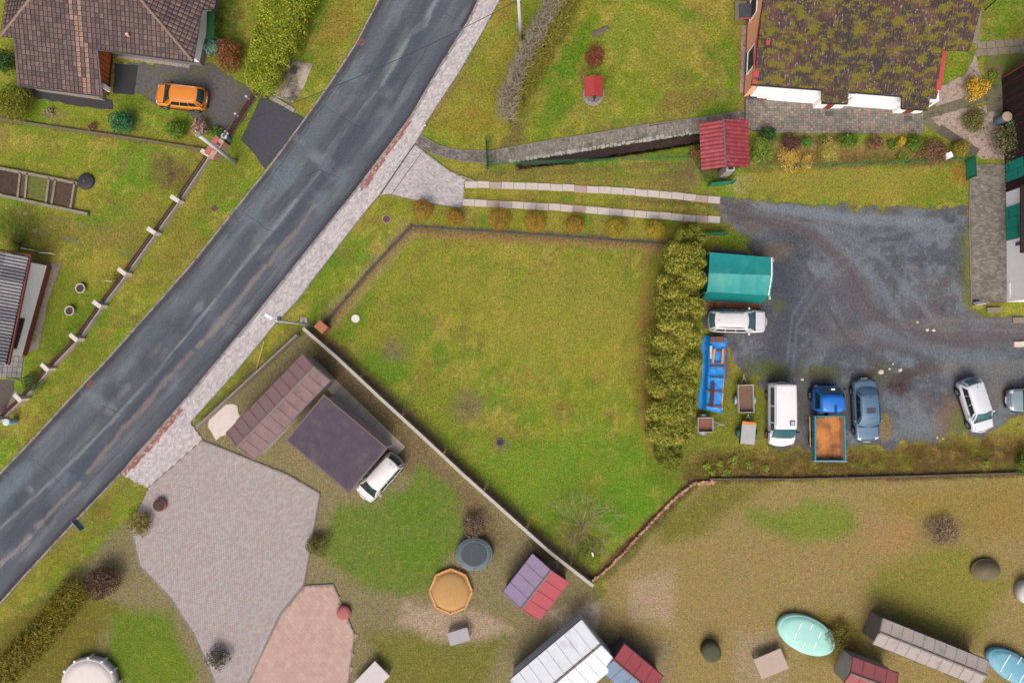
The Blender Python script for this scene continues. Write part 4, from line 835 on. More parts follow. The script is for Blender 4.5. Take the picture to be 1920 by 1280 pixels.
cq = P(1364,319,1.6); cb = MB(); cb.box(cq.x,cq.y,0,.6,.5,2.3); ch = cb.build('chimney', mat('grey_block', col(150,146,144), .9, .15, 4), t); MB().box(cq.x,cq.y,2.3,.62,.52,.06).build('cap_rim', mat('pale_cap', col(176,172,172), .8), ch); MB().box(cq.x+.02,cq.y,2.34,.4,.34,.035).build('flue', mat('soot', col(56,44,48), .95), ch)
p = P(1360,218,0); 
# ---------------------------------------------------------------- well with red roof
wc = P(1112,180); t = thing('garden_well', 'round stone well with small red gable roof on the lawn', 'well', (wc.x,wc.y,0))
wst = mat('well_stone', col(150,148,142), .9, .25, 5, bump=.4)
b = MB(); b.lathe(wc.x, wc.y, [(.72,0),(.72,.62),(.56,.62)], 24); ringo = b.build('ring', mat('well_mortar', col(120,118,112), .9), t)
for lay_ in range(3):
    for i in range(16):
        a_ = 6.283*(i+.5*(lay_%2))/16; MB().box(wc.x+math.cos(a_)*.76, wc.y+math.sin(a_)*.76, lay_*.2+.01, .12, .26, .19, a_).build('stone', wst, ringo, bevel=.03)
rt, er = 1.75, 1.3; roofm = mat('well_roof', col(168,66,64), .6, .12, 4); roofr = P(1113,141,rt), P(1114,179,rt)
for eL in (((1095,145),(1096,182)), ((1131,144),(1131,182))):
    q = [P(*eL[0],er), P(*eL[1],er), roofr[1], roofr[0]]; n_ = (q[1]-q[0]).cross(q[2]-q[0]).normalized(); n_ = n_ if n_.z > 0 else -n_
    b = MB(); b.add(q+[v-n_*.05 for v in q], [(0,1,2,3),(7,6,5,4),(0,4,5,1),(1,5,6,2),(2,6,7,3),(3,7,4,0)]); b.build('roof_slope', roofm, t)
for s_ in (-.6,.6):
    MB().box(wc.x+s_*0+.0, wc.y+(.62 if s_ > 0 else -.62), .55, .1, .1, 1.1).build('post', darkw, t)
MB().tube([(wc.x,wc.y-.62,1.1),(wc.x,wc.y+.62,1.1)], .07).build('winch', darkw, t)
b = MB(); b.add([P(1096,181,er-.05), P(1130,181,er-.05), P(1114,178,rt-.05)], [(0,1,2)]); b.build('gable', mat('gable_brown', col(110,50,46), .7), t)
# ---------------------------------------------------------------- corrugated roof house, bottom left
t = thing('corrugated_house', 'white house with grey corrugated roof and brown window at the roadside garden', 'house', (*xy(P(20,580)),0))
ez = 2.6; A, B = P(55,481,ez), P(12,683,ez); S5 = Roof(A, B, pitch=R(14), up=(-1,0,0))
cm = mat('grey_corrugated', (1,1,1), .8, .2, 4, attr=True, c2=col(120,120,78), s2=1.6, k2=.3)
sheets(S5, [[(55,481),(12,683),(-60,690),(-60,462)]], t, 1.0, 1.5, .25, .14, cm, [tuple(c) for c in colA((124,126,130),(114,116,122),(132,134,136))], 3)
w0, w1 = Vector(P(96,500).xy), Vector(P(50,667).xy)
b = MB(); b.prism([(w0.x,w0.y),(w1.x,w1.y),(w1.x-3.5,w1.y+.5),(w0.x-3.5,w0.y+.8)], 0, 2.55); b.build('wall', white, t)
b = MB(); b.prism([(w0.x+.04,w0.y+.02),(w1.x+.04,w1.y),(w1.x-.2,w1.y),(w0.x-.2,w0.y+.02)], 0, .5); b.build('plinth', brownp, t)
boxpx(t, 'barge_board', (57,478),(15,684), 2.62, .1, .16, brownp); boxpx(t, 'ridge_board', (-5,467),(57,479), 2.66, .1, .16, brownp)
q = lambda k: w0.lerp(w1, k)
a_, b_ = q(.60), q(.92); wall_window(t, (a_.x,a_.y), (b_.x,b_.y), 1.35, 2.4, brownp, (w1.y-w0.y, 0) if False else (1,.28), n=2)
slabm = mat('grey_slab', col(122,118,112), .9, .25, 3, c2=col(92,94,74), s2=1.2, k2=.4)
sheet('house_apron', [(58,491),(116,495),(92,560),(72,655),(54,662),(98,500),(58,496)], .02, mat('apron_concrete', col(132,124,112), .9, .2, 3, c2=col(96,92,70), s2=1, k2=.45), 1, th=.05)
fl = sheet('flagstone_path', [(0,668),(46,668),(36,712),(0,706)], .01, mat('flag_joint', col(70,70,70), .95), 0)
rn = random.Random(2)
for i in range(5):
    for j in range(4):
        p = P(4+i*9-j*1.5, 673+j*10); MB().box(p.x,p.y,-.03,.34,.38,.055+rn.uniform(0,.01),R(-8)).build('flagstone', mat('flag%d'%rn.randrange(3), col(*rn.choice([(130,130,132),(116,116,118),(142,142,144)])), .9, .2, 3), fl)
sheet('garden_gravel', [(0,712),(28,714),(22,760),(6,775),(0,775)], .008, mat('dark_gravel', col(88,82,78), .95, .4, 8, bump=.6), 2)
sheet('garden_slab', [(28,730),(42,742),(16,770),(12,764)], .012, stn, 0)
# ---------------------------------------------------------------- barn at the right edge
t = thing('barn', 'long barn with dark timber and white walls and teal doors beside the walkway', 'barn', (*xy(P(1930,360)),0))
n0, n1, n2 = P(1878,148), P(1886,361), P(1887,566)
b = MB(); b.prism([(n1.x,n1.y),(n2.x,n2.y),(n2.x+7,n2.y),(n1.x+7,n1.y)], 0, 3.4); b.build('white_wall', white, t)
b = MB(); b.prism([(n0.x+.05,n0.y),(n1.x+.05,n1.y),(n1.x+7,n1.y),(n0.x+7,n0.y)], 0, 3.8); b.build('timber_wall', mat('timber_back', col(46,34,34), .9), t)
bl = [mat('barn_board%d'%i, col(*c), .85, .3, 6, stretch=(1,1,.25), c2=col(88,50,40), s2=3, k2=.3) for i, c in enumerate(((58,42,42),(50,38,40),(66,46,42)))]
nb = 38
for i in range(nb):
    p = n0.lerp(n1, (i+.5)/nb); MB().box(p.x+.02, p.y, .0, .06, (n0.y-n1.y)/nb-.02, 3.7).build('board', bl[i%3 if i%5 else 1], t)
MB().bar((n0.x-.02,n0.y+.04,0),(n0.x-.02,n0.y+.04,3.9), .08, .08, up=(0,1,0)).build('corner_trim', mat('red_trim', col(150,60,52), .7), t)
b = MB(); b.add([(n0.x-.3,n0.y+.3,3.75),(n2.x-.3,n2.y-.3,3.75),(n2.x+4,n2.y-.3,5.6),(n0.x+4,n0.y+.3,5.6),(n0.x+8.3,n0.y+.3,3.75),(n2.x+8.3,n2.y-.3,3.75)], [(0,1,2,3),(3,2,5,4)]); b.build('roof', mat('barn_roof', col(84,60,56), .8, .2, 3), t)
b = MB(); b.prism([xy(P(*c_,2.3)) for c_ in ((1914,347),(1914,474),(1990,474),(1990,347))], 2.2, 2.32); b.build('lean_to_eave', mat('eave_dark', col(58,42,40), .8, .2, 3), t)
teal = mat('teal_paint', col(22,148,132), .5, .12, 3)
for (ya, yb, z1) in ((307,343,1.9),(390,452,2.0)):
    p0, p1 = P(1886,ya), P(1887,yb); L_ = p0.y-p1.y; dm_ = MB().box(p0.x-.05, (p0.y+p1.y)/2, .1, .05, L_, z1).build('door', darkw, t); k = max(2, int(L_/.75))
    for i in range(k): MB().box(p0.x-.08, p0.y-L_*(i+.5)/k, .12, .05, L_/k-.03, z1-.04).build('door_leaf', teal, dm_)
    for i in range(2): MB().bar((p0.x-.12,p0.y-L_*.1-i*L_*.5,.5+i*.9),(p0.x-.12,p0.y-L_*.4-i*L_*.5,.5+i*.9), .02, .04).build('hinge', iron, dm_)
p0, p1 = P(1887,502), P(1887,524); wall_window(t, (n1.x-.02,p0.y),(n1.x-.02,p1.y), .85, 1.5, mat('grey_frame', col(96,92,94), .6), (-1,0), gm=mat('dull_pane', col(150,148,130), .3))
MB().box(n1.x-.05, P(1887,462).y, 1.0, .06, .3, .5).build('vent_grille', mat('grey_frame', None), t)
p = P(1895,290); MB().tube([(p.x-.05,P(0,303).y,1.0),(p.x-.05,P(0,285).y,1.0)], .12).build('clay_pipe', mat('clay_pipe', col(206,100,64), .7), t)
MB().box(n1.x-.12, P(1887,545).y, .25, .1, 1.15, .18).build('white_barrier', white, t)
# ================================================================== VEHICLES
rub = mat('tyre_rubber', col(40,40,42), .85, .15, 10); rimm = mat('alloy_rim', col(170,172,176), .3, .05, 3, metal=.7); redl = mat('tail_lamp', col(150,20,36), .2, .1, 5, spec=.6); clr = mat('head_lamp', col(214,220,226), .12, .05, 4, spec=.8); blk = mat('black_trim', col(30,30,34), .5, .1, 5); plate = mat('number_plate', col(226,226,222), .5)
def grid(fn, nu, nv):
    vs = [fn(i/nu, j/nv) for j in range(nv+1) for i in range(nu+1)]; w_ = nu+1
    return vs, [(j*w_+i, j*w_+i+1, (j+1)*w_+i+1, (j+1)*w_+i) for j in range(nv) for i in range(nu)]
def wheel(t, x, y, r, wd, side):
    prof = [(r*.62,-wd/2),(r*.93,-wd/2),(r,-wd*.32),(r,wd*.32),(r*.93,wd/2),(r*.62,wd/2)]; n = 20; vs = []; fs = []
    for rr, yy in prof:
        for j in range(n): a = 6.2832*j/n; vs.append((x+rr*math.cos(a), y+yy, r+rr*math.sin(a)))
    for i in range(len(prof)-1):
        for j in range(n): fs.append((i*n+j, i*n+(j+1)%n, (i+1)*n+(j+1)%n, (i+1)*n+j))
    b = MB(); b.add(vs, fs); wo = b.build('wheel', rub, t, world=False, smooth=True)
    b = MB(); b.add([(x+r*.62*math.cos(6.2832*j/n), y+side*wd*.42, r+r*.62*math.sin(6.2832*j/n)) for j in range(n)], [tuple(range(n))])
    for k in range(5): a = 6.2832*k/5; b.bar((x+r*.1*math.cos(a), y+side*wd*.45, r+r*.1*math.sin(a)), (x+r*.58*math.cos(a), y+side*wd*.45, r+r*.58*math.sin(a)), .05, .03, up=(0,1,0))
    b.build('rim', rimm, wo, world=False)
def car(label, px, py, ang, L, W, Hh, colr, style='hatch', hood=1.05, rails=False, sunroof=False, glassc=None, name='parked_car', antenna=True, gm=None, plastic=False):
    p = P(px, py, .75); t = thing(name, label, 'car', (p.x, p.y, .012), R(ang)); ptn = paint('car_paint_'+label.split()[0]+str(int(px)), colr, .28, .15); gl = gm or glass()
    zb = Hh*.62; hw = W/2; hl = L/2
    xr0, xr1 = {'hatch':(-hl+.10,-hl+.50), 'estate':(-hl+.12,-hl+.42), 'sedan':(-hl+.72,-hl+1.32), 'suv':(-hl+.14,-hl+.46)}[style]
    xw0 = hl-hood; xw1 = xw0-.72
    def ztop(x): return float(np.interp(x, [-hl,-hl+.05,-hl+.16,xr0+.06,xw0,hl-.35,hl-.12,hl], [.48*zb,.80*zb,.95*zb,zb,zb,.86*zb,.74*zb,.46*zb]))
    def wid(x): s = abs(x/hl); return hw*(1-.035*s**2-.10*s**6)
    def top(x, yf, off=0):
        bow = .20*(yf**2)*(abs(x/hl)**5)*(1 if x > 0 else -1)*(1.0 if x > 0 else .7); return Vector((x-bow, wid(x)*yf, ztop(x)+.045*(1-yf*yf)*(1-abs(x/hl)**4)+off))
    secs = [(.74,.20),(.93,.24),(.985,.42),(1.0,.62),(.985,.82),(.93,.95),(.80,1.0)]
    xsn = np.concatenate([[-hl,-hl+.03,-hl+.1,-hl+.2], np.linspace(-hl+.4, hl-.45, 16), [hl-.26,hl-.13,hl-.05,hl]]); rings = []
    for x in xsn:
        zt = ztop(x); half = []; e_ = min(1, (hl-abs(x))/.12)
        for yf, k in secs:
            bow = .20*(yf**2)*(abs(x/hl)**5)*(1 if x > 0 else -.7); z = .2+(zt-.2)*((k-.2)/.8); yy = wid(x)*yf*(.93+.07*e_); half.append((x-bow, yy, z))
        mid = [tuple(top(x, .8*(1-i/5))) for i in range(1, 6)]
        rings.append(half+mid+[(a, -b_, c) for a, b_, c in (half+mid)[:-1][::-1]])
    n = len(rings[0]); vs = [v for r_ in rings for v in r_]; fs = []
    for i in range(len(rings)-1):
        for j in range(n-1): fs.append((i*n+j, i*n+j+1, (i+1)*n+j+1, (i+1)*n+j))
        fs.append((i*n+n-1, i*n, (i+1)*n, (i+1)*n+n-1))
    fs += [tuple(range(n)), tuple(range((len(rings)-1)*n, len(rings)*n))[::-1]]
    b = MB(); b.add(vs, fs); body = b.build('body', ptn, t, smooth=True, world=False)
    # greenhouse
    bw, tw_ = hw*.90, hw*.70; zr = Hh
    Bc = [(xr0, bw*.94), (xw0-.10, bw), (xw0-.10, -bw), (xr0, -bw*.94)]; Tc = [(xr1, tw_*.96), (xw1, tw_*.98), (xw1, -tw_*.98), (xr1, -tw_*.96)]
    bows = [.03, .22, .03, .14]; outs = [(0,1),(1,0),(0,-1),(-1,0)]
    def side(s, u, v, off=0):
        a0, a1 = Bc[s], Bc[(s+1)%4]; t0, t1 = Tc[s], Tc[(s+1)%4]; k = 4*u*(1-u); ob, ot = bows[s], bows[s]*.55
        bx, by = a0[0]+(a1[0]-a0[0])*u+outs[s][0]*ob*k, a0[1]+(a1[1]-a0[1])*u+outs[s][1]*ob*k
        tx, ty = t0[0]+(t1[0]-t0[0])*u+outs[s][0]*ot*k, t0[1]+(t1[1]-t0[1])*u+outs[s][1]*ot*k
        bul = .07*v*(1-v)*4; z = zb-.02+(zr-.06-zb+.02)*v
        return Vector((bx+(tx-bx)*v+outs[s][0]*(bul+off), by+(ty-by)*v+outs[s][1]*(bul+off), z+off*.5+.03*k*v))
    b = MB()
    for s in range(4): b.add(*grid(lambda u, v: side(s, u, v), 10, 5))
    def rf(u, v, off=0):
        p0 = side(0, 1-u, 1).lerp(side(2, u, 1), v); a_ = side(1, v, 1); c_ = side(3, 1-v, 1); q0 = c_.lerp(a_, 1-u) ; 
        x = c_.x*u+a_.x*(1-u); y = p0.y; return Vector((x, y, zr-.06+.06*(1-(2*v-1)**4)*(1-(2*u-1)**4)+off+.02*4*v*(1-v)))
    b.add(*grid(rf, 14, 10)); bm_ = b.build('cabin', ptn, t, smooth=True, world=False)
    def win(name, s, u0, u1, v0, v1, off=.012):
        g_ = MB(); g_.add(*grid(lambda u, v: side(s, u0+(u1-u0)*u, v0+(v1-v0)*v, off), 8, 3)); return g_.build(name, gl if s in (1,3) else glass('side_glass', (.010,.018,.024)), t, smooth=True, world=False)
    win('windscreen', 1, .06, .94, .08, .97, .016); win('rear_window', 3, .10, .90, .18 if style != 'sedan' else .08, .95, .016)
    div = (.06,.30,.32,.60,.62,.90) if style in ('estate','suv') else (.10,.32,.34,.61,.63,.92)
    for s in (0, 2):
        for k in range(0, 6, 2):
            a_, c_ = div[k], div[k+1]
            if s == 2: a_, c_ = 1-c_, 1-a_
            win('side_window', s, a_, c_, .14, .84, .014)
    g_ = MB(); g_.add(*grid(lambda u, v: top(xw0+.10+(hl-.20-xw0-.10)*u, -.80+1.6*v, .008), 8, 8)); g_.build('bonnet', ptn, body, smooth=True, world=False)
    g_ = MB(); g_.add(*grid(lambda u, v: top(xw0+.07+(hl-.17-xw0-.07)*u, -.83+1.66*v, .003), 8, 8)); g_.build('bonnet_gap', blk, body, world=False)
    g_ = MB(); g_.add(*grid(lambda u, v: top(xw0-.02+.10*u, -.86+1.72*v, .012), 2, 8)); g_.build('wiper_cowl', blk, body, world=False)
    if style == 'sedan':
        g_ = MB(); g_.add(*grid(lambda u, v: top(-hl+.10+(xr0-.06+hl-.10)*u, -.78+1.56*v, .008), 4, 8)); g_.build('boot_lid', ptn, body, smooth=True, world=False)
    for s in (-1, 1):
        g_ = MB(); g_.add(*grid(lambda u, v: top(hl-.30+.22*u, s*(.62+.30*v), .014), 4, 4)); g_.build('headlight', clr, t, world=False, smooth=True)
        g_ = MB(); g_.add(*grid(lambda u, v: top(-hl+.04+.16*u, s*(.66+.28*v), .014), 4, 4)); g_.build('tail_light', redl, t, world=False, smooth=True)
        mb = MB(); mb.lathe(0, 0, [(.02,-.07),(.09,-.05),(.1,0),(.08,.06),(.02,.08)], 8); mb.v = [(xw0-.42+v[0]*.9, s*(hw+.08)+v[1]*1.1, zb+.06+v[2]) for v in mb.v]; mb.build('mirror', ptn if not plastic else blk, t, world=False, smooth=True)
        for x in (hl*.62, -hl*.60): wheel(t, x, s*(hw-.085), .315, .21, s)
        for x in (hl*.62, -hl*.60):
            b = MB(); b.tube([(x+.37*math.cos(a), s*(hw-.02), .31+.37*math.sin(a)) for a in np.linspace(.05, 3.09, 9)], .035, n=5); b.build('wheel_arch', blk, t, world=False)
        b = MB(); b.bar((-hl*.42, s*(hw-.01), .30), (hl*.44, s*(hw-.01), .30), .05, .12); b.build('sill', blk, t, world=False)
        for x in (.32, -.55): MB().box(x, s*(hw*.985), zb*.86, .16, .03, .03).build('door_handle', ptn, t, world=False)
        if rails: MB().tube([rf(.10, .5+s*.44)+Vector((0,0,.02)), rf(.3, .5+s*.45)+Vector((0,0,.06)), rf(.75, .5+s*.45)+Vector((0,0,.06)), rf(.92, .5+s*.44)+Vector((0,0,.02))], .022, n=6).build('roof_rail', mat('rail_silver', col(200,200,204), .3, metal=.6) if rails == 1 else blk, t, world=False)
    if sunroof: g_ = MB(); g_.add(*grid(lambda u, v: rf(.22+.24*u, .24+.52*v, .012), 3, 3)); g_.build('sunroof', mat('tinted_glass', col(74,78,90), .12, .1), t, world=False)
    if antenna: q = rf(.88, .5); MB().tube([q, q+Vector((-.12,0,.10))], .018, .01, 6).build('aerial', blk, t, world=False)
    MB().box(hl-.0, 0, .38, .03, .5, .11).build('front_plate', plate, t, world=False); MB().box(-hl+.0, 0, .55, .03, .5, .11).build('rear_plate', plate, t, world=False)
    b = MB(); b.bar((hl-.06,-hw*.62,.30),(hl-.06,hw*.62,.30), .06, .14); b.build('grille', blk, t, world=False)
    return t
tealgl = mat('teal_glass', col(60,98,108), .07, .25, 1.2, spec=.9)
car('orange crossover car with silver roof rails parked on the dark driveway', 338, 181, 173.5, 4.12, 1.80, 1.58, col(226,140,50), 'suv', 1.0, rails=1, plastic=True)
car('white estate car nosed out from the tall hedge beside the teal shelter', 1384, 602, -1, 4.50, 1.78, 1.47, col(226,226,230), 'estate', 1.08, rails=2, gm=tealgl)
car('blue grey saloon car with sunroof parked beside the tipper truck', 1625, 769, -87.6, 4.82, 1.84, 1.42, col(88,120,146), 'sedan', 1.25, sunroof=True, gm=mat('blue_glass', col(80,112,138), .07, .2, 1.5, spec=.9))
car('white hatchback parked askew at the edge of the dry grass', 1831, 760, -73.5, 4.22, 1.74, 1.50, col(216,222,230), 'hatch', 1.0, gm=tealgl)
car('silver grey car facing the askew white hatchback', 1945, 750, 180, 4.3, 1.78, 1.48, col(128,148,158), 'hatch', 1.05)
car('plain white car parked beside the dark flat roofed garage', 712, 895, -132, 4.2, 1.78, 1.6, col(206,206,208), 'estate', .8)
# ---- white van (raised length roof)
def van():
    p = P(1466, 777, .95); L, W, Hh = 4.9, 1.92, 1.95; t = thing('panel_van', 'white passenger van with square roof vent parked between trailer and tipper truck', 'van', (p.x,p.y,.012), R(-90.5)); wp = paint('van_white', col(230,230,234), .35); hl, hw = L/2, W/2
    xs_ = [-hl,-hl+.05,-hl+.2,-1.0,0,.6,1.0,1.72,hl-.35,hl-.1,hl]; zs = [1.0,1.78,1.9,1.95,1.95,1.94,1.87,1.2,1.05,.9,.55]; ws = [.90,.95,.98,1,1,1,.99,.97,.93,.86,.78]
    def zt(x): return float(np.interp(x, xs_, zs))
    def wf(x): return float(np.interp(x, xs_, ws))*hw
    def pt(x, k, off=0):     # k: -1..1 across the shell, over the top
        a = abs(k); s = 1 if k >= 0 else -1; z1 = zt(x); zz = [.28,.6,1.0,min(1.12,z1-.05),z1-.16,z1-.03,z1,z1+.02]; yy = [.94,1.0,1.0,.98,.86 if z1 > 1.3 else .95,.78 if z1 > 1.3 else .86,.66,0]; u = 1-a
        kk = [0,.12,.24,.32,.52,.6,.68,1]; y = np.interp(u, kk, yy); z = np.interp(u, kk, zz); bow = .16*(y**2)*max(0,(x-hl+.9)/.9)**2 if x > hl-.9 else .05*y*y*max(0,(-x-hl+.3)/.3)
        return Vector((x-(bow if x > 0 else -bow), s*y*wf(x)+s*off, z+off))
    ks = [-1,-.88,-.76,-.68,-.55,-.48,-.40,-.32,-.2,0,.2,.32,.40,.48,.55,.68,.76,.88,1]; X = list(np.linspace(-hl,hl,40)); vs = [pt(x,k) for x in X for k in ks]; n = len(ks)
    fs = [(i*n+j, i*n+j+1, (i+1)*n+j+1, (i+1)*n+j) for i in range(len(X)-1) for j in range(n-1)]+[tuple(range(n)), tuple(range((len(X)-1)*n, len(X)*n))]
    b = MB(); b.add(vs, fs); body = b.build('body', wp, t, smooth=True, world=False)
    gl = tealgl
    def patch(nm, m_, x0, x1, k0, k1, off=.014, par=t, nu=6, nv=6): g_ = MB(); g_.add(*grid(lambda u, v: pt(x0+(x1-x0)*u, k0+(k1-k0)*v, off), nu, nv)); return g_.build(nm, m_, par, smooth=True, world=False)
    patch('windscreen', gl, 1.70, 1.03, -.50, .50, .022, nv=14); patch('rear_window', gl, -hl+.04, -hl+.10, -.36, .36, .016, nu=2)
    for s in (-1, 1):
        for x0, x1 in ((-2.05,-.72),(-.62,.52),(.62,1.15)): patch('side_window', gl, x0, x1, s*.66, s*.50, .012)
        patch('headlight', clr, hl-.32, hl-.10, s*.62, s*.48); patch('roof_gutter', mat('van_seal', col(120,140,170), .5), -2.2, 1.3, s*.415, s*.40, .008)
        patch('tail_light', redl, -hl+.0, -hl+.05, s*.8, s*.7)
        for x in (1.55, -1.45): wheel(t, x, s*(hw-.09), .33, .22, s)
        mb = MB(); mb.box(1.28, s*(hw+.13), 1.1, .12, .2, .24); mb.build('mirror', blk, t, world=False, bevel=.03)
        patch('side_strip', mat('maroon_strip', col(84,34,38), .5), -2.2, 2.0, s*.93, s*.86, .008)
    patch('bonnet', wp, hl-.62, hl-.16, -.52, .52, .008, body); patch('wiper', blk, hl-.46, hl-.43, -.30, .10, .012, body); patch('wiper', blk, 1.72, 1.77, -.42, .42, .02, body)
    q = pt(.55, .18, .03); MB().box(q.x, q.y, q.z-.03, .36, .36, .06).build('vent_frame', mat('vent_dark', col(88,86,86), .6), t, world=False); MB().box(q.x-.0, q.y, q.z+.02, .26, .24, .05).build('vent_lid', mat('vent_light', col(190,190,190), .5), t, world=False, bevel=.015)
    MB().box(hl-.02, 0, .3, .1, 1.6, .2).build('bumper', mat('van_bumper', col(70,72,78), .6), t, world=False, bevel=.03); MB().box(-hl+.0, 0, .9, .04, .5, .11).build('rear_plate', plate, t, world=False)
    q = pt(1.35, 0, .03); MB().tube([q, q+Vector((-.1,0,.08))], .02, .01, 6).build('aerial', blk, t, world=False)
van()
# ---- blue tipper truck
def truck():
    p = P(1551, 788, 1.0); t = thing('tipper_truck', 'small blue cab tipper truck with rusty orange turquoise sided bed', 'truck', (p.x,p.y,.012), R(90)); bp = paint('truck_blue', col(16,112,206), .4); tq = mat('turquoise_paint', col(40,140,164), .55, .15, 3)
    # +x is forward (up in the picture)
    def cab(u, v, off=0): pass
    W, x0, x1 = 2.05, .62, 2.62; hw = W/2
    rings = []
    for z, k, xf, xb in ((.45,.95,x1-.03,x0),(.9,1.0,x1,x0-.02),(1.15,1.0,x1-.02,x0-.02),(1.3,.98,x1-.16,x0),(1.95,.86,x1-.62,x0+.05),(2.12,.80,x1-.74,x0+.12),(2.17,.66,x1-.9,x0+.25)):
        ring = []
        for i in range(32):
            a = 6.2832*i/32; c_, s_ = math.cos(a), math.sin(a); q = 5; rr = (abs(c_)**q+abs(s_)**q)**(-1/q); ring.append(((xf+xb)/2+(xf-xb)/2*c_*rr, hw*k*s_*rr, z))
        rings.append(ring)
    vs = [v for r_ in rings for v in r_]; n = 32; fs = [(i*n+j, i*n+(j+1)%n, (i+1)*n+(j+1)%n, (i+1)*n+j) for i in range(len(rings)-1) for j in range(n)]+[tuple(range(len(vs)-n, len(vs)))]
    b = MB(); b.add(vs, fs); c = b.build('cab', bp, t, smooth=True, world=False)
    g_ = MB(); g_.add([(x1-.17,.86,1.34),(x1-.17,-.86,1.34),(x1-.57,-.74,1.93),(x1-.57,.74,1.93)], [(0,1,2,3)]); g_.v = [(x+.03,y,z+.03) for x,y,z in g_.v]; g_.build('windscreen', tealgl, c, world=False)
    for s in (-1,1):
        g_ = MB(); g_.add([(x0+.25,s*1.02,1.33),(x1-.42,s*1.02,1.33),(x1-.72,s*.91,1.9),(x0+.32,s*.91,1.9)], [(0,1,2,3)]); g_.build('door_window', glass(), c, world=False)
        MB().box(x1-.25, s*(hw+.12), 1.3, .1, .18, .3).build('mirror', blk, t, world=False, bevel=.03); MB().box(x1-.03, s*.72, .7, .08, .26, .2).build('headlight', clr, t, world=False, bevel=.03)
        for x in (1.85, -1.55): wheel(t, x, s*(hw-.10), .40, .26, s)
        b = MB(); b.tube([(1.85+.46*math.cos(a), s*(hw-.02), .42+.46*math.sin(a)) for a in np.linspace(.1,3.04,9)], .05, n=5); b.build('wheel_arch', blk, t, world=False)
    MB().box(x1+.02, 0, .42, .14, 1.9, .22).build('bumper', blk, t, world=False, bevel=.03); MB().box(x1-.24, 0, 2.02, .12, .26, .05).build('roof_marker', white, t, world=False); MB().box(x0+.3, -.12, 2.17, .5, .16, .07).build('roof_channel', mat('truck_darkblue', col(16,66,130), .5), t, world=False)
    MB().box(-.2, 0, .45, 5.2, .75, .18).build('chassis', blk, t, world=False); MB().box(.5, -.2, .65, .16, .7, .9).build('engine_guard', mat('dark_grey', col(60,62,66), .7), t, world=False)
    MB().box(.42, .55, .8, .5, .5, .5).build('tank', mat('rust_grey', col(96,84,76), .8), t, world=False, bevel=.05)
    bx0, bx1, bw = -2.95, .38, 1.08; zf = .95
    rust = mat('rusty_bed', col(198,132,66), .85, .25, 3, c2=col(126,84,62), s2=.8, k2=.54, bump=.3)
    MB().box((bx0+bx1)/2, 0, zf-.1, bx1-bx0, bw*2, .1).build('bed_floor', rust, t, world=False)
    for s in (-1,1):
        b = MB(); b.add([(bx0,s*bw,zf),(bx1,s*bw,zf),(bx1,s*(bw+.05),zf+.5),(bx0,s*(bw+.09),zf+.5),(bx0,s*(bw-.09),zf+.004),(bx1,s*(bw-.09),zf+.004),(bx1,s*(bw-.04),zf+.5),(bx0,s*(bw-.02),zf+.5)], [(0,1,2,3),(4,5,6,7),(3,2,6,7),(0,1,5,4),(1,2,6,5),(0,3,7,4)]); sw_ = b.build('side_board', tq, t, world=False)
        for k in range(5): MB().box(bx0+.35+k*.66, s*(bw+.07), zf, .07, .05, .46).build('stake', tq, sw_, world=False)
        b = MB(); b.add([(bx0+.05,s*(bw-.10),zf+.01),(bx1-.05,s*(bw-.10),zf+.01),(bx1-.05,s*(bw-.055),zf+.47),(bx0+.05,s*(bw-.055),zf+.47)], [(0,1,2,3)]); b.build('inner_lining', mat('rust_pale', col(168,142,128), .8, .2, 3, c2=col(190,120,60), s2=1.5, k2=.5), sw_, world=False)
    MB().box(bx1-.02, 0, zf, .06, bw*2-.1, .62).build('headboard', tq, t, world=False); MB().box(bx0+.0, 0, zf-.02, .09, bw*2+.2, .5).build('tailgate', tq, t, world=False, bevel=.02)
    MB().box(bx0-.05, 0, zf+.40, .05, bw*2+.3, .06).build('tailgate_rail', mat('tail_white', col(170,190,196), .6), t, world=False)
    MB().tube([(.3,1.28,.95),(-2.0,1.27,.95)], .03).build('side_pole', mat('pine', col(206,164,112), .7), t, world=False)
    MB().box(-.85,1.2,.9,.08,.3,.06).build('pole_bracket', blk, t, world=False)
truck()
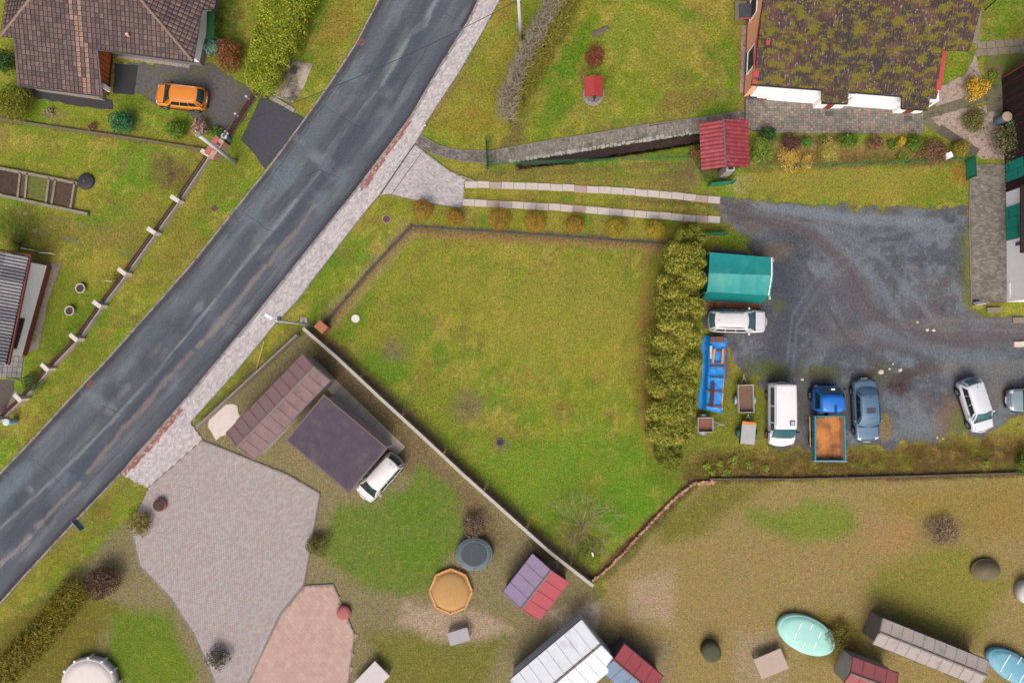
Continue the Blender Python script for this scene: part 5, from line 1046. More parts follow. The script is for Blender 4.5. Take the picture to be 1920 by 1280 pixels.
# ---- trailers
def trailer(label, px, py, ang, L, W, floor_m, side_m, bar_len, h=.38, zf=.5, wheels_m=None, lid=None):
    p = P(px, py, .7); t = thing('car_trailer', label, 'trailer', (p.x,p.y,.008), R(ang)); hl, hw = L/2, W/2
    MB().box(0,0,zf,L-.06,W-.06,.04).build('floor', floor_m, t, world=False)
    for s in (-1,1):
        MB().box(0, s*(hw-.02), zf-.02, L, .04, h).build('side_panel', side_m, t, world=False); MB().box(s*(hl-.02), 0, zf-.018, .04, W-.085, h-.004).build('end_panel', side_m, t, world=False)
        wheel(t, -.1, s*(hw+.12), .26, .16, s)
        b = MB(); b.add(*grid(lambda u, v: (-.1+.36*math.cos(math.pi*u), s*(hw+.02+.2*v), .30+.34*math.sin(math.pi*u)), 8, 1)); b.build('mudguard', wheels_m or mat('galvanised', col(150,162,168), .5, .1, 3, metal=.4), t, world=False)
    if bar_len > 0:
        MB().tube([(hl-.02,hw*.5,zf-.05),(hl+bar_len*.8,0,zf-.08)], .03).build('drawbar', mat('galvanised', col(150,162,168), .5, .1, 3, metal=.4), t, world=False); MB().tube([(hl-.02,-hw*.5,zf-.05),(hl+bar_len*.8,0,zf-.08)], .03).build('drawbar', mat('galvanised', None), t, world=False); MB().tube([(hl+bar_len*.7,0,zf-.08),(hl+bar_len,0,zf-.06)], .045).build('coupling', mat('galvanised', None), t, world=False)
        MB().tube([(hl+bar_len*.55,.0,zf-.1),(hl+bar_len*.55,.0,-.004)], .03).build('prop_stand', mat('galvanised', None), t, world=False)
    if lid: lid(t, hl, hw, zf+h)
    return t
ply = mat('brown_ply', col(116,90,76), .8, .22, 4, c2=col(94,72,62), s2=1.5, k2=.4); galv = mat('galv_edge', col(186,186,186), .5, .1, 3)
trailer('open trailer with brown plywood floor and drawbar beside the white van', 1398, 747, 91, 2.1, 1.16, ply, galv, .75)
trailer('small open trailer with rusty brown floor half under the hedge', 1322, 796, 0, 1.15, 1.12, mat('rusty_floor', col(132,92,80), .8, .2, 3), galv, .9)
def lid(t, hl, hw, z):
    MB().box(-.06,0,z+.003,hl*2-.14,hw*2-.02,.04).build('cover', mat('silver_cover', col(168,170,172), .45, .12, 3, c2=col(124,84,66), s2=1.6, k2=.30), t, world=False)
    MB().box(hl-.12,0,z+.003,.22,hw*2-.02,.05).build('cover_strip', mat('orange_strip', col(206,130,62), .7, .2, 5), t, world=False)
trailer('small trailer with silver rust spotted cover and orange strip', 1402, 811, 84, 1.72, 1.08, ply, mat('dark_side', col(70,74,72), .7), .55, .3, .5, mat('green_guard', col(40,96,80), .6), lid)
# ================================================================== FENCES, POLES, SMALL THINGS
conc = mat('fence_concrete', col(164,158,150), .9, .2, 4, c2=col(126,122,110), s2=1.5, k2=.4, bump=.3)
# ---- slat fence with white pillars on the left of the road
pil = [(396,294),(340,378),(297,437),(243,512),(197,572),(154,633),(101,688),(51,744),(10,782)]
q = P(*pil[0]); t = thing('slat_fence', 'brown slat garden fence with white pillars along the left road verge', 'fence', (q.x,q.y,0))
slw = mat('brown_slat', col(100,68,58), .75, .22, 5); capm = mat('pillar_white', col(206,200,192), .8, .15, 4, c2=col(150,142,130), s2=3, k2=.35)
sl0 = None
for i, pp in enumerate(pil):
    p = P(*pp); nx_ = P(*pil[min(i+1,8)]) - P(*pil[max(i-1,0)]); a_ = math.atan2(nx_.y, nx_.x)
    pl_ = MB().box(p.x,p.y,0,.3,.55,1.0,a_).build('pillar', capm, t, bevel=.02); MB().box(p.x,p.y,1.0,.34,.75,.07,a_).build('pillar_cap', capm, pl_, bevel=.02)
    if i == 8: break
    p2 = P(*pil[i+1]); dv = (p2-p); L_ = dv.length; dv.normalize(); a_ = math.atan2(dv.y, dv.x)
    MB().bar(p+dv*.15+Vector((0,0,.2)), p2-dv*.15+Vector((0,0,.2)), .30, .48).build('plinth', conc, t)
    for z_ in (.45,.85): MB().bar(p+dv*.1+Vector((0,0,z_)), p2-dv*.1+Vector((0,0,z_)), .04, .06).build('rail', slw, t)
    n = int((L_-.4)/.155); sd_ = Vector((-dv.y, dv.x, 0))
    for k in range(n):
        c_ = p+dv*(.24+k*.155)+sd_*(.04 if True else 0)
        if sl0 is None:
            o = MB().box(0,0,0,.10,.03,.66,0).build('slat', slw, t, world=False); sl0 = o
        else: o = sl0.copy(); link(o, t)
        o.matrix_basis = ROOT[t].inverted() @ Matrix.Translation((c_.x,c_.y,.36)) @ Matrix.Rotation(a_, 4, 'Z')
# ---- brown gate
def gate(name, label, a, b_, h, n, m, fm, z0=.06, sw=.1):
    A, B = P(*a), P(*b_); t = thing(name, label, 'gate', (A.x,A.y,0)); dv = B-A; a_ = math.atan2(dv.y, dv.x)
    f = MB()
    for z_ in (z0+.12, z0+h-.1): f.bar(A+Vector((0,0,z_)), B+Vector((0,0,z_)), .05, .07)
    for q in (A, B): f.bar(q+Vector((0,0,0)), q+Vector((0,0,z0+h+.03)), .09, .09, up=(1,0,0))
    f.build('frame', fm, t); first = None
    for k in range(n):
        c_ = A.lerp(B, (k+.5)/n)
        if first is None: o = MB().box(0,0,0,sw,.035,h-.0).build('slat', m, t, world=False); first = o
        else: o = first.copy(); link(o, t)
        o.matrix_basis = ROOT[t].inverted() @ Matrix.Translation((c_.x,c_.y,z0)) @ Matrix.Rotation(a_, 4, 'Z')
    return t
g_ = gate('driveway_gate', 'brown slatted sliding gate across the dark house driveway', (487,176),(430,264), 1.15, 34, mat('gate_brown', col(112,70,60), .7), mat('gate_steel', col(130,140,140), .5))
for q in ((470,190),(450,222),(432,255)): p = P(*q); MB().box(p.x+.1,p.y-.06,.9,.4,.16,.07,R(-40)).build('gate_bracket', mat('pale_bracket', col(176,186,194), .5), g_)
# brick meter box and gate pillar
a_ = math.atan2(P(340,378).y-P(396,294).y, P(340,378).x-P(396,294).x); p = P(408,280,.6); t = thing('gate_pillar', 'wide gate pillar with pink tiled cap and letterboxes under the pole', 'pillar', (p.x,p.y,0), a_)
MB().box(0,0,0,1.55,.75,1.15).build('pillar', mat('tan_brick', col(176,142,124), .85, .2, 5), t, world=False); MB().box(0,-.22,1.15,1.6,.4,.06).build('cap', mat('pink_cap', col(178,104,102), .7, .15, 4), t, world=False); MB().box(0,.22,1.15,1.6,.4,.05).build('cap', mat('tan_cap', col(186,148,126), .7, .15, 4), t, world=False)
for x_ in (-.35,.1): MB().box(x_,.18,1.2,.22,.3,.03).build('letterbox', mat('plum_box', col(104,52,62), .5), t, world=False)
def barrel(name, label, px, py, r, h, m, lidm, cat='barrel', n=18):
    p = P(px, py, h); p = Vector((p.x,p.y,0)); t = thing(name, label, cat, (p.x,p.y,0)); MB().lathe(p.x,p.y,[(r*.9,0),(r,h*.25),(r,h*.7),(r*.95,h)],n).build('body', m, t, smooth=False); b = MB(); b.lathe(p.x,p.y,[(r*1.03,h),(r*1.03,h+.05),(r*.7,h+.07)],n); b.build('lid', lidm, t); return t
pb = mat('pale_blue_plastic', col(150,186,200), .5, .08, 3); barrel('waste_bin','pale blue round bin standing outside the slat fence',12,791,.26,.95,pb,mat('pale_lid', col(190,208,214), .5),'bin')
barrel('waste_bin','grey round bin with pale lid beside the gate pillar',420,256,.24,.9,mat('grey_metal', col(120,130,136), .5),mat('pale_lid', None),'bin')
barrel('rain_barrel','grey blue rain barrel against the dark barn wall',1888,219,.36,1.1,mat('barrel_blue', col(104,124,134), .6),mat('barrel_lid', col(176,160,140), .7))
# ---- poles
gal = mat('pole_grey', col(190,194,198), .6, .12, 3, stretch=(1,1,.3))
pb_ = P(441,304); pt_h = 6.6; top2 = P(372,253,pt_h)
t = thing('utility_pole','round concrete pole rising over the gate pillar','pole',(pb_.x,pb_.y,0)); MB().tube([(pb_.x,pb_.y,0),(top2.x,top2.y,pt_h)], .19, .13, 14).build('pole', gal, t, smooth=True); MB().tube([(top2.x,top2.y,pt_h-.02),(top2.x,top2.y,pt_h+.02)], .145, .145, 14).build('pole_cap', mat('cap_grey', col(126,130,138), .6), t)
pa = P(977,74); top1 = P(972,2,6.4); t = thing('utility_pole','grey concrete utility pole on the grass beside the twiggy hedge','pole',(pa.x,pa.y,0)); MB().tube([(pa.x,pa.y,0),(top1.x,top1.y,6.6)], .16, .10, 14).build('pole', gal, t, smooth=True)
MB().bar((top1.x-.35,top1.y,6.25),(top1.x+.15,top1.y,6.25), .08, .08).build('cross_arm', mat('steel_dark', col(80,90,100), .5), t)
q = pa.lerp(Vector((top1.x,top1.y,6.6)), .35); MB().box(q.x-.2,q.y,q.z,.16,.16,.3).build('junction_box', mat('grey_plastic', None), t)
cat_ = []
for i in range(25):
    k = i/24; a0 = Vector((top1.x-.3,top1.y,6.25)); a1 = Vector((top2.x+.1,top2.y,pt_h-.15)); q = a0.lerp(a1, k); q.z -= 1.1*4*k*(1-k); cat_.append(q)
tag(MB().tube(cat_, .022, n=5).build('overhead_cable', mat('cable_black', col(48,50,56), .6), None), 'black overhead cable spanning the road between the two concrete poles', 'cable')
lb_ = P(592,609); ltop = P(520,602,7.2); t = thing('street_lamp','grey street lamp leaning arm over the pavement by the brick pillar','street lamp',(lb_.x,lb_.y,0)); MB().tube([(lb_.x,lb_.y,0),(ltop.x,ltop.y,7.2)], .10, .06, 12).build('pole', gal, t, smooth=True)
hq = P(497,589,7.35); MB().tube([(ltop.x,ltop.y,7.18),(hq.x,hq.y,7.36)], .04, n=8).build('arm', gal, t); h1 = Vector((ltop.x,ltop.y,7.18)).lerp(hq, .35); MB().bar(h1+Vector((0,0,.06)), hq+Vector((0,0,.06)), .26, .12).build('lamp_head', mat('lamp_pale', col(206,220,226), .4), t, bevel=.03)
MB().box(ltop.x+.05,ltop.y+.2,6.9,.22,.3,.2).build('clamp', mat('steel_blue', col(70,92,120), .5), t); q = lb_.lerp(Vector((ltop.x,ltop.y,7.2)), .3); MB().box(q.x,q.y+.25,q.z,.5,.35,.4).build('switch_box', mat('box_grey', col(150,158,154), .6), t); MB().bar((q.x,q.y,q.z+.2),(q.x,q.y+.3,q.z+.2),.08,.08).build('bracket', gal, t)
s0 = P(173,973); t = thing('road_sign','small grey backed road sign on a thin post by the kerb','sign',(s0.x,s0.y,0)); s1_ = P(146,984,1.75); MB().tube([(s0.x,s0.y,0),(s1_.x,s1_.y,1.75)], .035, n=8).build('post', gal, t); MB().box(s1_.x,s1_.y,1.45,.95,.06,.62,R(-48)).build('plate', mat('sign_back', col(96,128,134), .5, .1, 3), t); MB().box(s1_.x,s1_.y,1.40,1.0,.1,.05,R(-48)).build('plate_frame', gal, t)
p0 = P(799,238); tag(MB().tube([(p0.x-.08,p0.y+.1,-.02),P(797,235,.5)], .05, n=8).build('marker_post', white, None), 'short white marker post at the pavement edge by the curved path', 'post')
# ---- brick pillar + concrete wall round the neighbour's plot
p = P(605,613,.6); t = thing('brick_pillar','squat red brick corner pillar at the end of the concrete wall','pillar',(p.x,p.y,0), R(-42)); MB().box(0,0,0,.78,.62,1.0).build('brickwork', mat('pillar_brick', col(158,98,78), .85, .2, 6, c2=col(176,130,110), s2=4, k2=.35), t, world=False, bevel=.02); MB().box(0,0,1.0,.86,.7,.08).build('cap', mat('pillar_cap_brick', col(170,108,84), .8, .15, 5), t, world=False, bevel=.02)
wl_ = [(578,618),(640,672),(715,742),(795,815),(870,885),(945,952),(1030,1028),(1110,1090)]
q = P(*wl_[0]); t = thing('concrete_wall','long grey concrete panel wall bounding the lawn plot','wall',(q.x,q.y,0))
for i in range(7):
    A_, B_ = P(*wl_[i]), P(*wl_[i+1]); k = 2
    for j in range(k):
        a0, a1 = A_.lerp(B_, j/k), A_.lerp(B_, (j+1)/k); dv = (a1-a0).normalized(); MB().bar(a0+dv*.08+Vector((0,0,.5)), a1-dv*.08+Vector((0,0,.5)), .14, 1.0).build('panel', conc, t)
        MB().bar(a0+Vector((0,0,1.03)), a1-dv*.012+Vector((0,0,1.03)), .24, .07).build('coping', mat('coping_concrete', col(182,178,168), .9, .15, 3, c2=col(146,142,132), s2=1.5, k2=.35), t)
    MB().box(A_.x,A_.y,0,.26,.26,1.02,R(42)).build('post', conc, t)
tag(MB().bar(P(560,628,.45),P(372,800,.45),.12,.9).build('plot_fence', mat('grey_fence', col(142,132,126), .8, .15, 3), None), 'low grey fence between the roadside grass and the neighbouring plot', 'fence')
tag(MB().tube([P(495,640,.05),P(478,702,.05)], .05, n=6).build('wooden_pole', mat('pine', None), None), 'pale wooden pole lying on the grass by the pavement', 'pole')
# round concrete slab
tag(sheet('round_slab', [(390,800),(392,785),(405,768),(425,758),(445,760),(450,780),(430,810),(405,825)], .02, mat('pale_sand', col(206,196,190), .9, .12, 3), 2, kind=None, th=.05), 'pale rounded slab at the grass edge beside the courtyard', 'slab')
# ---- wire fence on low kerb round the lawn
wire = mat('dark_wire', col(62,76,70), .6)
def wirefence(name, label, pts, h, m, post_m, step=2.4, kerbm=None, kw=.2, cell=.16, mesh_h=None):
    q = P(*pts[0]); t = thing(name, label, 'fence', (q.x,q.y,0))
    mb = MB()
    for i in range(len(pts)-1):
        A_, B_ = P(*pts[i]), P(*pts[i+1]); L_ = (B_-A_).length; n = max(1, round(L_/step)); dv = (B_-A_).normalized()
        for k in range(n+(i == len(pts)-2)): c_ = A_.lerp(B_, k/n); MB().tube([(c_.x,c_.y,0),(c_.x,c_.y,h+.05)], .03, n=6).build('post', post_m, t)
        if kerbm:
            for k in range(n): a0, a1 = A_.lerp(B_, k/n), A_.lerp(B_, (k+1)/n); MB().bar(a0+dv*.04+Vector((0,0,.06)), a1-dv*.04+Vector((0,0,.02)), kw, .12).build('kerb_board', kerbm, t)
        for z_ in np.arange(.12, h+.01, .2): mb.tube([A_+Vector((0,0,z_)), B_+Vector((0,0,z_))], .008, n=3, cap=False)
        for s_ in np.arange(0, L_, cell): c_ = A_+dv*s_; mb.tube([c_+Vector((0,0,.08)), c_+Vector((0,0,h))], .006, n=3, cap=False)
    mb.build('wire_mesh', m, t, kind='stuff'); return t
wirefence('wire_fence','dark wire mesh fence on a low kerb around the lawn plot', [(612,606),(690,512),(772,425),(1000,440),(1246,458)], .8, wire, mat('post_dark', col(70,80,74), .6), 2.4, mat('dark_kerb', col(96,88,86), .9, .2, 3), .09, .3)
grn = mat('green_wire', col(34,110,78), .5); grp = mat('green_post', col(26,104,70), .5)
wirefence('mesh_fence','green wire mesh fence along the stream beside the track', [(915,311),(1100,305),(1298,297),(1322,340)], .95, grn, grp, 2.5, None, cell=.07)
wirefence('mesh_fence','green wire mesh fence behind the flower border of the patio', [(1420,312),(1560,312),(1700,306),(1815,298)], .8, grn, grp, 2.5, None, cell=.09)
def panelgate(label, a, b_, h, m):
    A, B = P(*a), P(*b_); t = thing('garden_gate', label, 'gate', (A.x,A.y,0)); f = MB()
    for z_ in (.1, h): f.bar(A+Vector((0,0,z_)), B+Vector((0,0,z_)), .05, .05)
    for q in (A, B): f.bar(q, q+Vector((0,0,h+.08)), .07, .07, up=(1,0,0))
    f.build('frame', grp, t); MB().bar(A.lerp(B,.02)+Vector((0,0,.1+(h-.1)/2)), A.lerp(B,.98)+Vector((0,0,.1+(h-.1)/2)), .02, h-.14).build('sheet', m, t); MB().box(A.lerp(B,.9).x, A.lerp(B,.9).y-.04, h*.55, .12,.06,.05).build('latch', iron, t)
tl2 = mat('teal_sheet', col(24,130,112), .5, .15, 3)
panelgate('teal green gate leaf standing open below the red roofed shed', (1327,350),(1372,345), 1.1, tl2); panelgate('teal green gate leaf at the head of the tall hedge', (1320,441),(1358,441), 1.0, tl2); panelgate('thin green gate across the paved path beside the stream', (914,318),(912,266), 1.1, grn); 
A_, B_ = P(1810,303), P(1812,336); panelgate('teal green gate standing at the top of the barn walkway', (1810,303),(1812,337), 1.2, mat('teal_bright', col(20,140,112), .5, .15, 3))
# bottom low wall and rubble border
q = P(1305,900); t = thing('boundary_kerb','low grey boundary boards along the foot of the dry grass bank','boundary',(q.x,q.y,0)); bpts = resample([(1330,897),(1500,897),(1700,892),(1935,885)], 15)
for i in range(14): MB().bar(P(*bpts[i],.12), P(*bpts[i+1],.12)-Vector((.05,0,0)), .10, .34).build('board', mat('old_board', col(98,88,84), .9, .25, 3), t)
q = P(1300,903); t = thing('stone_border','narrow pinkish rubble stone border between lawn and neighbouring plot','border',(q.x,q.y,0)); rs = [mat('rubble%d'%i, col(*c), .9, .25, 6) for i, c in enumerate(((176,138,112),(158,118,96),(190,154,128),(140,104,86)))]; rn = random.Random(12)
ln = resample([(1340,903),(1300,905),(1262,935),(1200,1000),(1145,1060),(1112,1086)], 105)
for i in range(105):
    for s_ in (-1,1):
        p = P(*ln[i]); MB().box(p.x+rn.uniform(-.05,.05)+s_*.07, p.y+rn.uniform(-.05,.05)+s_*.06, -.02, rn.uniform(.12,.22), rn.uniform(.10,.18), rn.uniform(.16,.30), rn.uniform(0,3)).build('stone', rn.choice(rs), t, bevel=.02)
# small left garden wall line, raised beds
ol = mat('old_timber', col(112,104,86), .9, .25, 4, c2=col(92,96,60), s2=2, k2=.4); q = P(0,224); t = thing('garden_edging','low weathered timber edging between the two left gardens','edging',(q.x,q.y,0)); ln = resample([(-20,220),(120,242),(250,260),(388,282)], 12)
for i in range(11): a0, a1 = P(*ln[i],.1), P(*ln[i+1],.1); MB().bar(a0, a1.lerp(a0,.01), .16, .24).build('board', ol, t)
q = P(70,350); t = thing('raised_bed','three concrete edged raised soil beds in the left garden','raised bed',(q.x,q.y,0)); cb_ = mat('bed_concrete', col(140,134,120), .9, .25, 4, c2=col(104,104,82), s2=2, k2=.4)
for a_, b_ in (((-10,314),(146,344)),((0,366),(166,402)),((-3,316),(-3,364)),((40,324),(35,370)),((53,326),(49,372)),((94,334),(88,380)),((106,337),(99,382)),((142,343),(134,390))): p0, p1 = P(*a_,.14), P(*b_,.14); MB().bar(p0, p1, .16 if a_[0] not in (-10,0) else .22, .30).build('edge', cb_, t)
for pl, c_ in (([(0,318),(38,325),(33,368),(0,362)],(72,58,52)),([(55,330),(92,337),(86,378),(50,371)],(98,104,50)),([(108,340),(141,346),(132,388),(100,381)],(80,66,56)),([(41,326),(53,328),(48,370),(35,368)],(92,76,54)),([(95,337),(106,338),(99,381),(88,379)],(88,70,50))): sheet('soil', pl, .16, mat('bed_soil_%d'%c_[0], col(*c_), .95, .45, 5, bump=.8, bs=10), 0, parent=t, kind=None, th=.2)
q = P(163,341); t = thing('fire_bowl','black round domed cover on the lawn beside the raised beds','fire bowl',(q.x,q.y,0)); MB().lathe(q.x,q.y,[(.62,0),(.66,.12),(.6,.2),(.4,.27),(.15,.30),(.04,.31)],24).build('cover', mat('black_cover', col(52,54,58), .6, .2, 6, bump=.3), t); MB().tube([(q.x,q.y,.3),(q.x,q.y,.38)], .05).build('knob', rimm, t); MB().tube([P(121,338,.33),P(150,343,.28)], .02, n=6).build('handle', rimm, t)
for x_, y_, lb in ((155,541,'white rimmed round pot of dark soil on the lawn near the slat fence'),(135,583,'white rimmed round pot of dark soil on the lawn near the brown plinth')):
    p = P(x_,y_); t = thing('planter', lb, 'planter', (p.x,p.y,0)); MB().lathe(p.x,p.y,[(.30,0),(.38,.30),(.38,.33),(.32,.33),(.31,.22)],24).build('pot', mat('white_pot', col(204,202,192), .6), t); MB().lathe(p.x,p.y,[(.31,.20),(.30,.25)],18).build('soil', mat('pot_soil', col(76,62,56), .95, .4, 8), t)
for a_, b_, lb in (((48,467),(71,471),'short white rail standing behind the corrugated house'),((81,475),(104,477),'short white rail beside the bare bush behind the corrugated house')):
    p0, p1 = P(*a_), P(*b_); t = thing('rail', lb, 'rail', (p0.x,p0.y,0)); MB().tube([(p0.x,p0.y,.5),(p1.x,p1.y,.5)], .03, n=6).build('bar', white, t)
    for q in (p0, p1): MB().tube([(q.x,q.y,0),(q.x,q.y,.5)], .025, n=6).build('leg', white, t)
tag(MB().tube([P(198,526,.5),P(209,528,.5),P(209,528,0)], .02, n=6).build('tap_pipe', white, None), 'thin white bent pipe by the dark bush at the slat fence', 'pipe')
q = P(1126,60); tag(MB().box(0,0,0,1.35,.42,.16,R(22)).build('stone_bench', mat('lichen_stone', col(104,96,88), .9, .3, 4, c2=col(140,128,50), s2=2, k2=.4), None, bevel=.06), 'flat mossy stone lying on the lawn above the red shrub', 'stone').location = (q.x,q.y,-.005)
p = P(1768,297); t = thing('post_box','small white cube box on the flower border fence','box',(p.x,p.y,0)); MB().box(p.x,p.y,.55,.42,.42,.34,.4).build('box', white, t, bevel=.02); MB().tube([(p.x,p.y,0),(p.x,p.y,.55)], .05).build('post', grp, t)
p = P(1829,567); t = thing('traffic_barrier_sign','white plate with red stripes standing at the corner of the walkway','sign',(p.x,p.y,0)); b = MB().box(p.x,p.y,.3,.75,.05,.36,R(8)); b.v = [(x+ (0), y-(z-.3)*.6, z) for x,y,z in b.v]; pl_ = b.build('plate', white, t, bevel=.02); MB().tube([(p.x,p.y,0),(p.x,p.y+.02,.32)], .03).build('post', gal, t); MB().box(p.x,p.y,0,.5,.4,.08).build('foot', rub, t)
for k in (-.24,0,.24): b = MB().box(p.x+k,p.y-.04,.34,.11,.04,.28,R(8)); b.v = [(x-(z-.48)*.4, y-(z-.3)*.6+.0, z+.018) for x,y,z in b.v]; b.build('red_stripe', mat('sign_red', col(190,36,48), .5), pl_)
tag(MB().bar(P(1838,566,.4),P(1884,568,.4),.02,.05).build('barrier_chain', mat('chain_red', col(170,60,60), .6), None), 'thin red barrier strip across the foot of the walkway', 'barrier')
p0 = P(1838,566)
for x_, y_, sx, lb in ((1913,645,1.1,'pale kerb block lying at the edge of the yard by the barn'),(1908,600,.9,'weathered concrete block on the ground beside the barn corner'),(1862,581,1.1,'long weathered stone step below the walkway')):
    p = P(x_,y_); tag(MB().box(0,0,0,sx,.42,.18,.03).build('concrete_block', mat('block%d'%x_, col(*((206,196,184) if x_ == 1913 else (134,122,104))), .9, .2, 4), None, bevel=.03), lb, 'block').location = (p.x,p.y,-.003)
# stones on the yard
for i, (x_,y_,s_) in enumerate(((1651,697,.24),(1687,693,.2),(1738,618,.16),(1750,619,.16),(1504,711,.16),(1720,604,.12),(1668,691,.12),(1674,682,.1),(1757,820,.12),(1768,822,.1))):
    p = P(x_,y_); rn = random.Random(i); b = MB(); b.lathe(0,0,[(s_*.9,0),(s_,s_*.3),(s_*.6,s_*.55),(s_*.2,s_*.62)],7); b.v = [(x*rn.uniform(.7,1.1),y*rn.uniform(.6,1.0),z) for x,y,z in b.v]; o = b.build('pale_stone', mat('pale_stone', col(206,194,176), .9, .2, 6), None, bevel=.01); o.location = (p.x,p.y,.006); tag(o,'pale loose stone lying on the grey gravel yard','stone','pale stones on the gravel yard')
# clothes line pole top right
tag(MB().tube([P(1847,19,0),P(1868,0,1.5)], .05, n=8).build('washing_pole', mat('pole_green', col(30,64,40), .5), None), 'dark green slanting pole on the lawn behind the mossy house', 'pole')
# ================================================================== TARPS
t = thing('tarpaulin_shelter','teal green tarpaulin shelter with low gable roof beside the hedge','shelter',(*xy(P(1388,520)),0)); ezt, rzt = 2.05, 2.4
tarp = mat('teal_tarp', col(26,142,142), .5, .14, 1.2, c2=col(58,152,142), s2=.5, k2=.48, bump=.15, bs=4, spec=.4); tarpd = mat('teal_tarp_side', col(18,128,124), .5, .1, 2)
N0, N1, R0, R1, S0_, S1_ = P(1331,473,ezt), P(1450,483,ezt), P(1329,512,rzt), P(1450,516,rzt), P(1326,547,ezt), P(1444,554,ezt)
for (a0,a1,b0,b1) in ((N0,N1,R0,R1),(R0,R1,S0_,S1_)):
    b = MB(); b.add(*grid(lambda u, v: (a0.lerp(a1,u)).lerp(b0.lerp(b1,u), v)+Vector((0,0,-.05*math.sin(math.pi*((u*4)%1))*4*v*(1-v)-.008*math.sin(u*37+v*9))), 32, 8)); b.build('roof_sheet', tarp, t, smooth=True)
gb_ = [N0,S0_,S1_,N1]
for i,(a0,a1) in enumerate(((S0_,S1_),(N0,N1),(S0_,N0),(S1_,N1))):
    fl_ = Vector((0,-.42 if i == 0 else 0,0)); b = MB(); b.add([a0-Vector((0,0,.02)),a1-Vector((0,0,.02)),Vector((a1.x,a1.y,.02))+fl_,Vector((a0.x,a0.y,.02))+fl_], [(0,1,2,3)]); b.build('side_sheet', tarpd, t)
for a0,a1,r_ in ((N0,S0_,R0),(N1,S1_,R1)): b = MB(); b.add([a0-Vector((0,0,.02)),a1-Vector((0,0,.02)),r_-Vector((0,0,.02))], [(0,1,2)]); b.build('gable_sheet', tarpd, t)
o_ = Vector((-.12,0,.015)); MB().bar(N1+o_,R1+o_,.09,.015).build('white_strap', white, t); MB().bar(R1+o_,S1_+o_,.05,.015).build('white_strap', white, t)
for q in gb_: MB().tube([(q.x,q.y,0),(q.x,q.y,2.0)], .04).build('post', gal, t)
for q in (N1,S1_): MB().box(q.x+.1,q.y-.15,1.6,.14,.2,.12).build('corner_fitting', gal, t)
# blue tarp over timber
t = thing('timber_stack','timber stack under a bright blue tarpaulin weighted with planks beside the hedge','timber stack',(*xy(P(1338,700)),0)); bt = mat('blue_tarp', col(26,134,220), .45, .18, 3, bump=.6, bs=5, spec=.4, c2=col(40,142,222), s2=1.3, k2=.45)
c0, c1, c2_, c3 = P(1330,629,.7), P(1365,632,.7), P(1355,775,.7), P(1322,768,.7)
def tz(u, v):
    p = c0.lerp(c1,u).lerp(c3.lerp(c2_,u), v); e = min(u,1-u)*4; f = min(v,1-v)*12; k = min(1,e*2.2)*min(1,f+.3); nz = float(fbm(np.array([p.x*1.0]), np.array([p.y]), .5, 33)[0])-.5
    return Vector((p.x+nz*.10*(1-min(1,e)), p.y, .03+.62*min(1,.25+k)+nz*.14))
def tfull(u, v):
    uu = (u-.12)/.76
    if uu < 0: q = tz(0,v); return Vector((q.x+uu*(1.9+.5*math.sin(v*9)), q.y, max(.03, q.z+uu*4.5+.03*math.sin(v*60))))
    if uu > 1: q = tz(1,v); return Vector((q.x+(uu-1)*1.0, q.y, max(.03, q.z-(uu-1)*4.0)))
    return tz(uu, v)
b = MB(); b.add(*grid(tfull, 26, 70)); b.build('tarpaulin', bt, t, smooth=True)
b = MB(); q0 = P(1342,700,.3); b.box(q0.x,q0.y,.02,1.15,5.4,.5,R(-3)); b.build('timber', mat('pine', None), t)
pl_b = mat('plank_brown', col(120,88,76), .8, .25, 5); pl_o = mat('plank_pine', col(204,150,96), .75, .2, 5, stretch=(1,.2,1)); pl_m = mat('plank_maroon', col(86,34,32), .6, .15, 4); pl_w = mat('plank_grey', col(190,196,200), .6)
def plank(a, b_, wd, m, z=.76): MB().bar(P(*a,z), P(*b_,z), wd, .05).build('plank', m, t)
plank((1340,654),(1336,680),.17,pl_o,.85); plank((1356,654),(1354,681),.17,pl_o,.85); plank((1337,717),(1334,763),.26,pl_m,.83); plank((1333,648),(1333,672),.19,pl_w,.80); plank((1364,648),(1364,708),.13,pl_b,.66)
for y_, c_ in ((658,pl_b),(680,pl_b),(687,pl_b),(707,mat('strap_dark', col(60,90,124), .7))): plank((1331,y_),(1363,y_+1),.10,c_,.79)
for y_ in (733,761): plank((1324,y_),(1358,y_+2),.12,pl_b,.78)
for k in range(8): plank((1334+k*3.4,631),(1334+k*3.4,642),.11,pl_b,.80)
# ================================================================== PLANTS
def cl(*cs): return colA(*cs)
ballc = cl((138,102,34),(150,110,38),(122,98,32),(160,116,48),(106,92,30))
for i, (x, y, r, lb) in enumerate(((793,392,19,'rusty olive ball shrub nearest the pavement in the row by the track'),(853,407,16,'small rusty ball shrub second from the pavement in the row'),(936,410,22,'large ball shrub third from the pavement in the row'),(1003,415,22,'large ball shrub in the middle of the row by the track'),(1078,421,17,'small rusty ball shrub fifth from the pavement in the row'),(1155,427,20,'ball shrub second from the tall hedge in the row'),(1229,430,18,'yellowish ball shrub nearest the tall hedge in the row'))):
    shrub('ball_shrub', lb, 'shrub', x, y, r, r/24*1.7, ballc if i < 5 else cl((150,130,32),(136,122,30),(164,140,44),(116,110,28)), 2600, .042, 'ball shrubs along the track', rough=.04, shell=.2, flat=.7, parts=1)
th = [cl((62,74,22),(82,96,28),(102,112,32),(124,126,42),(144,142,54),(158,150,66)), cl((70,84,24),(86,96,26),(100,108,32),(112,116,36))]
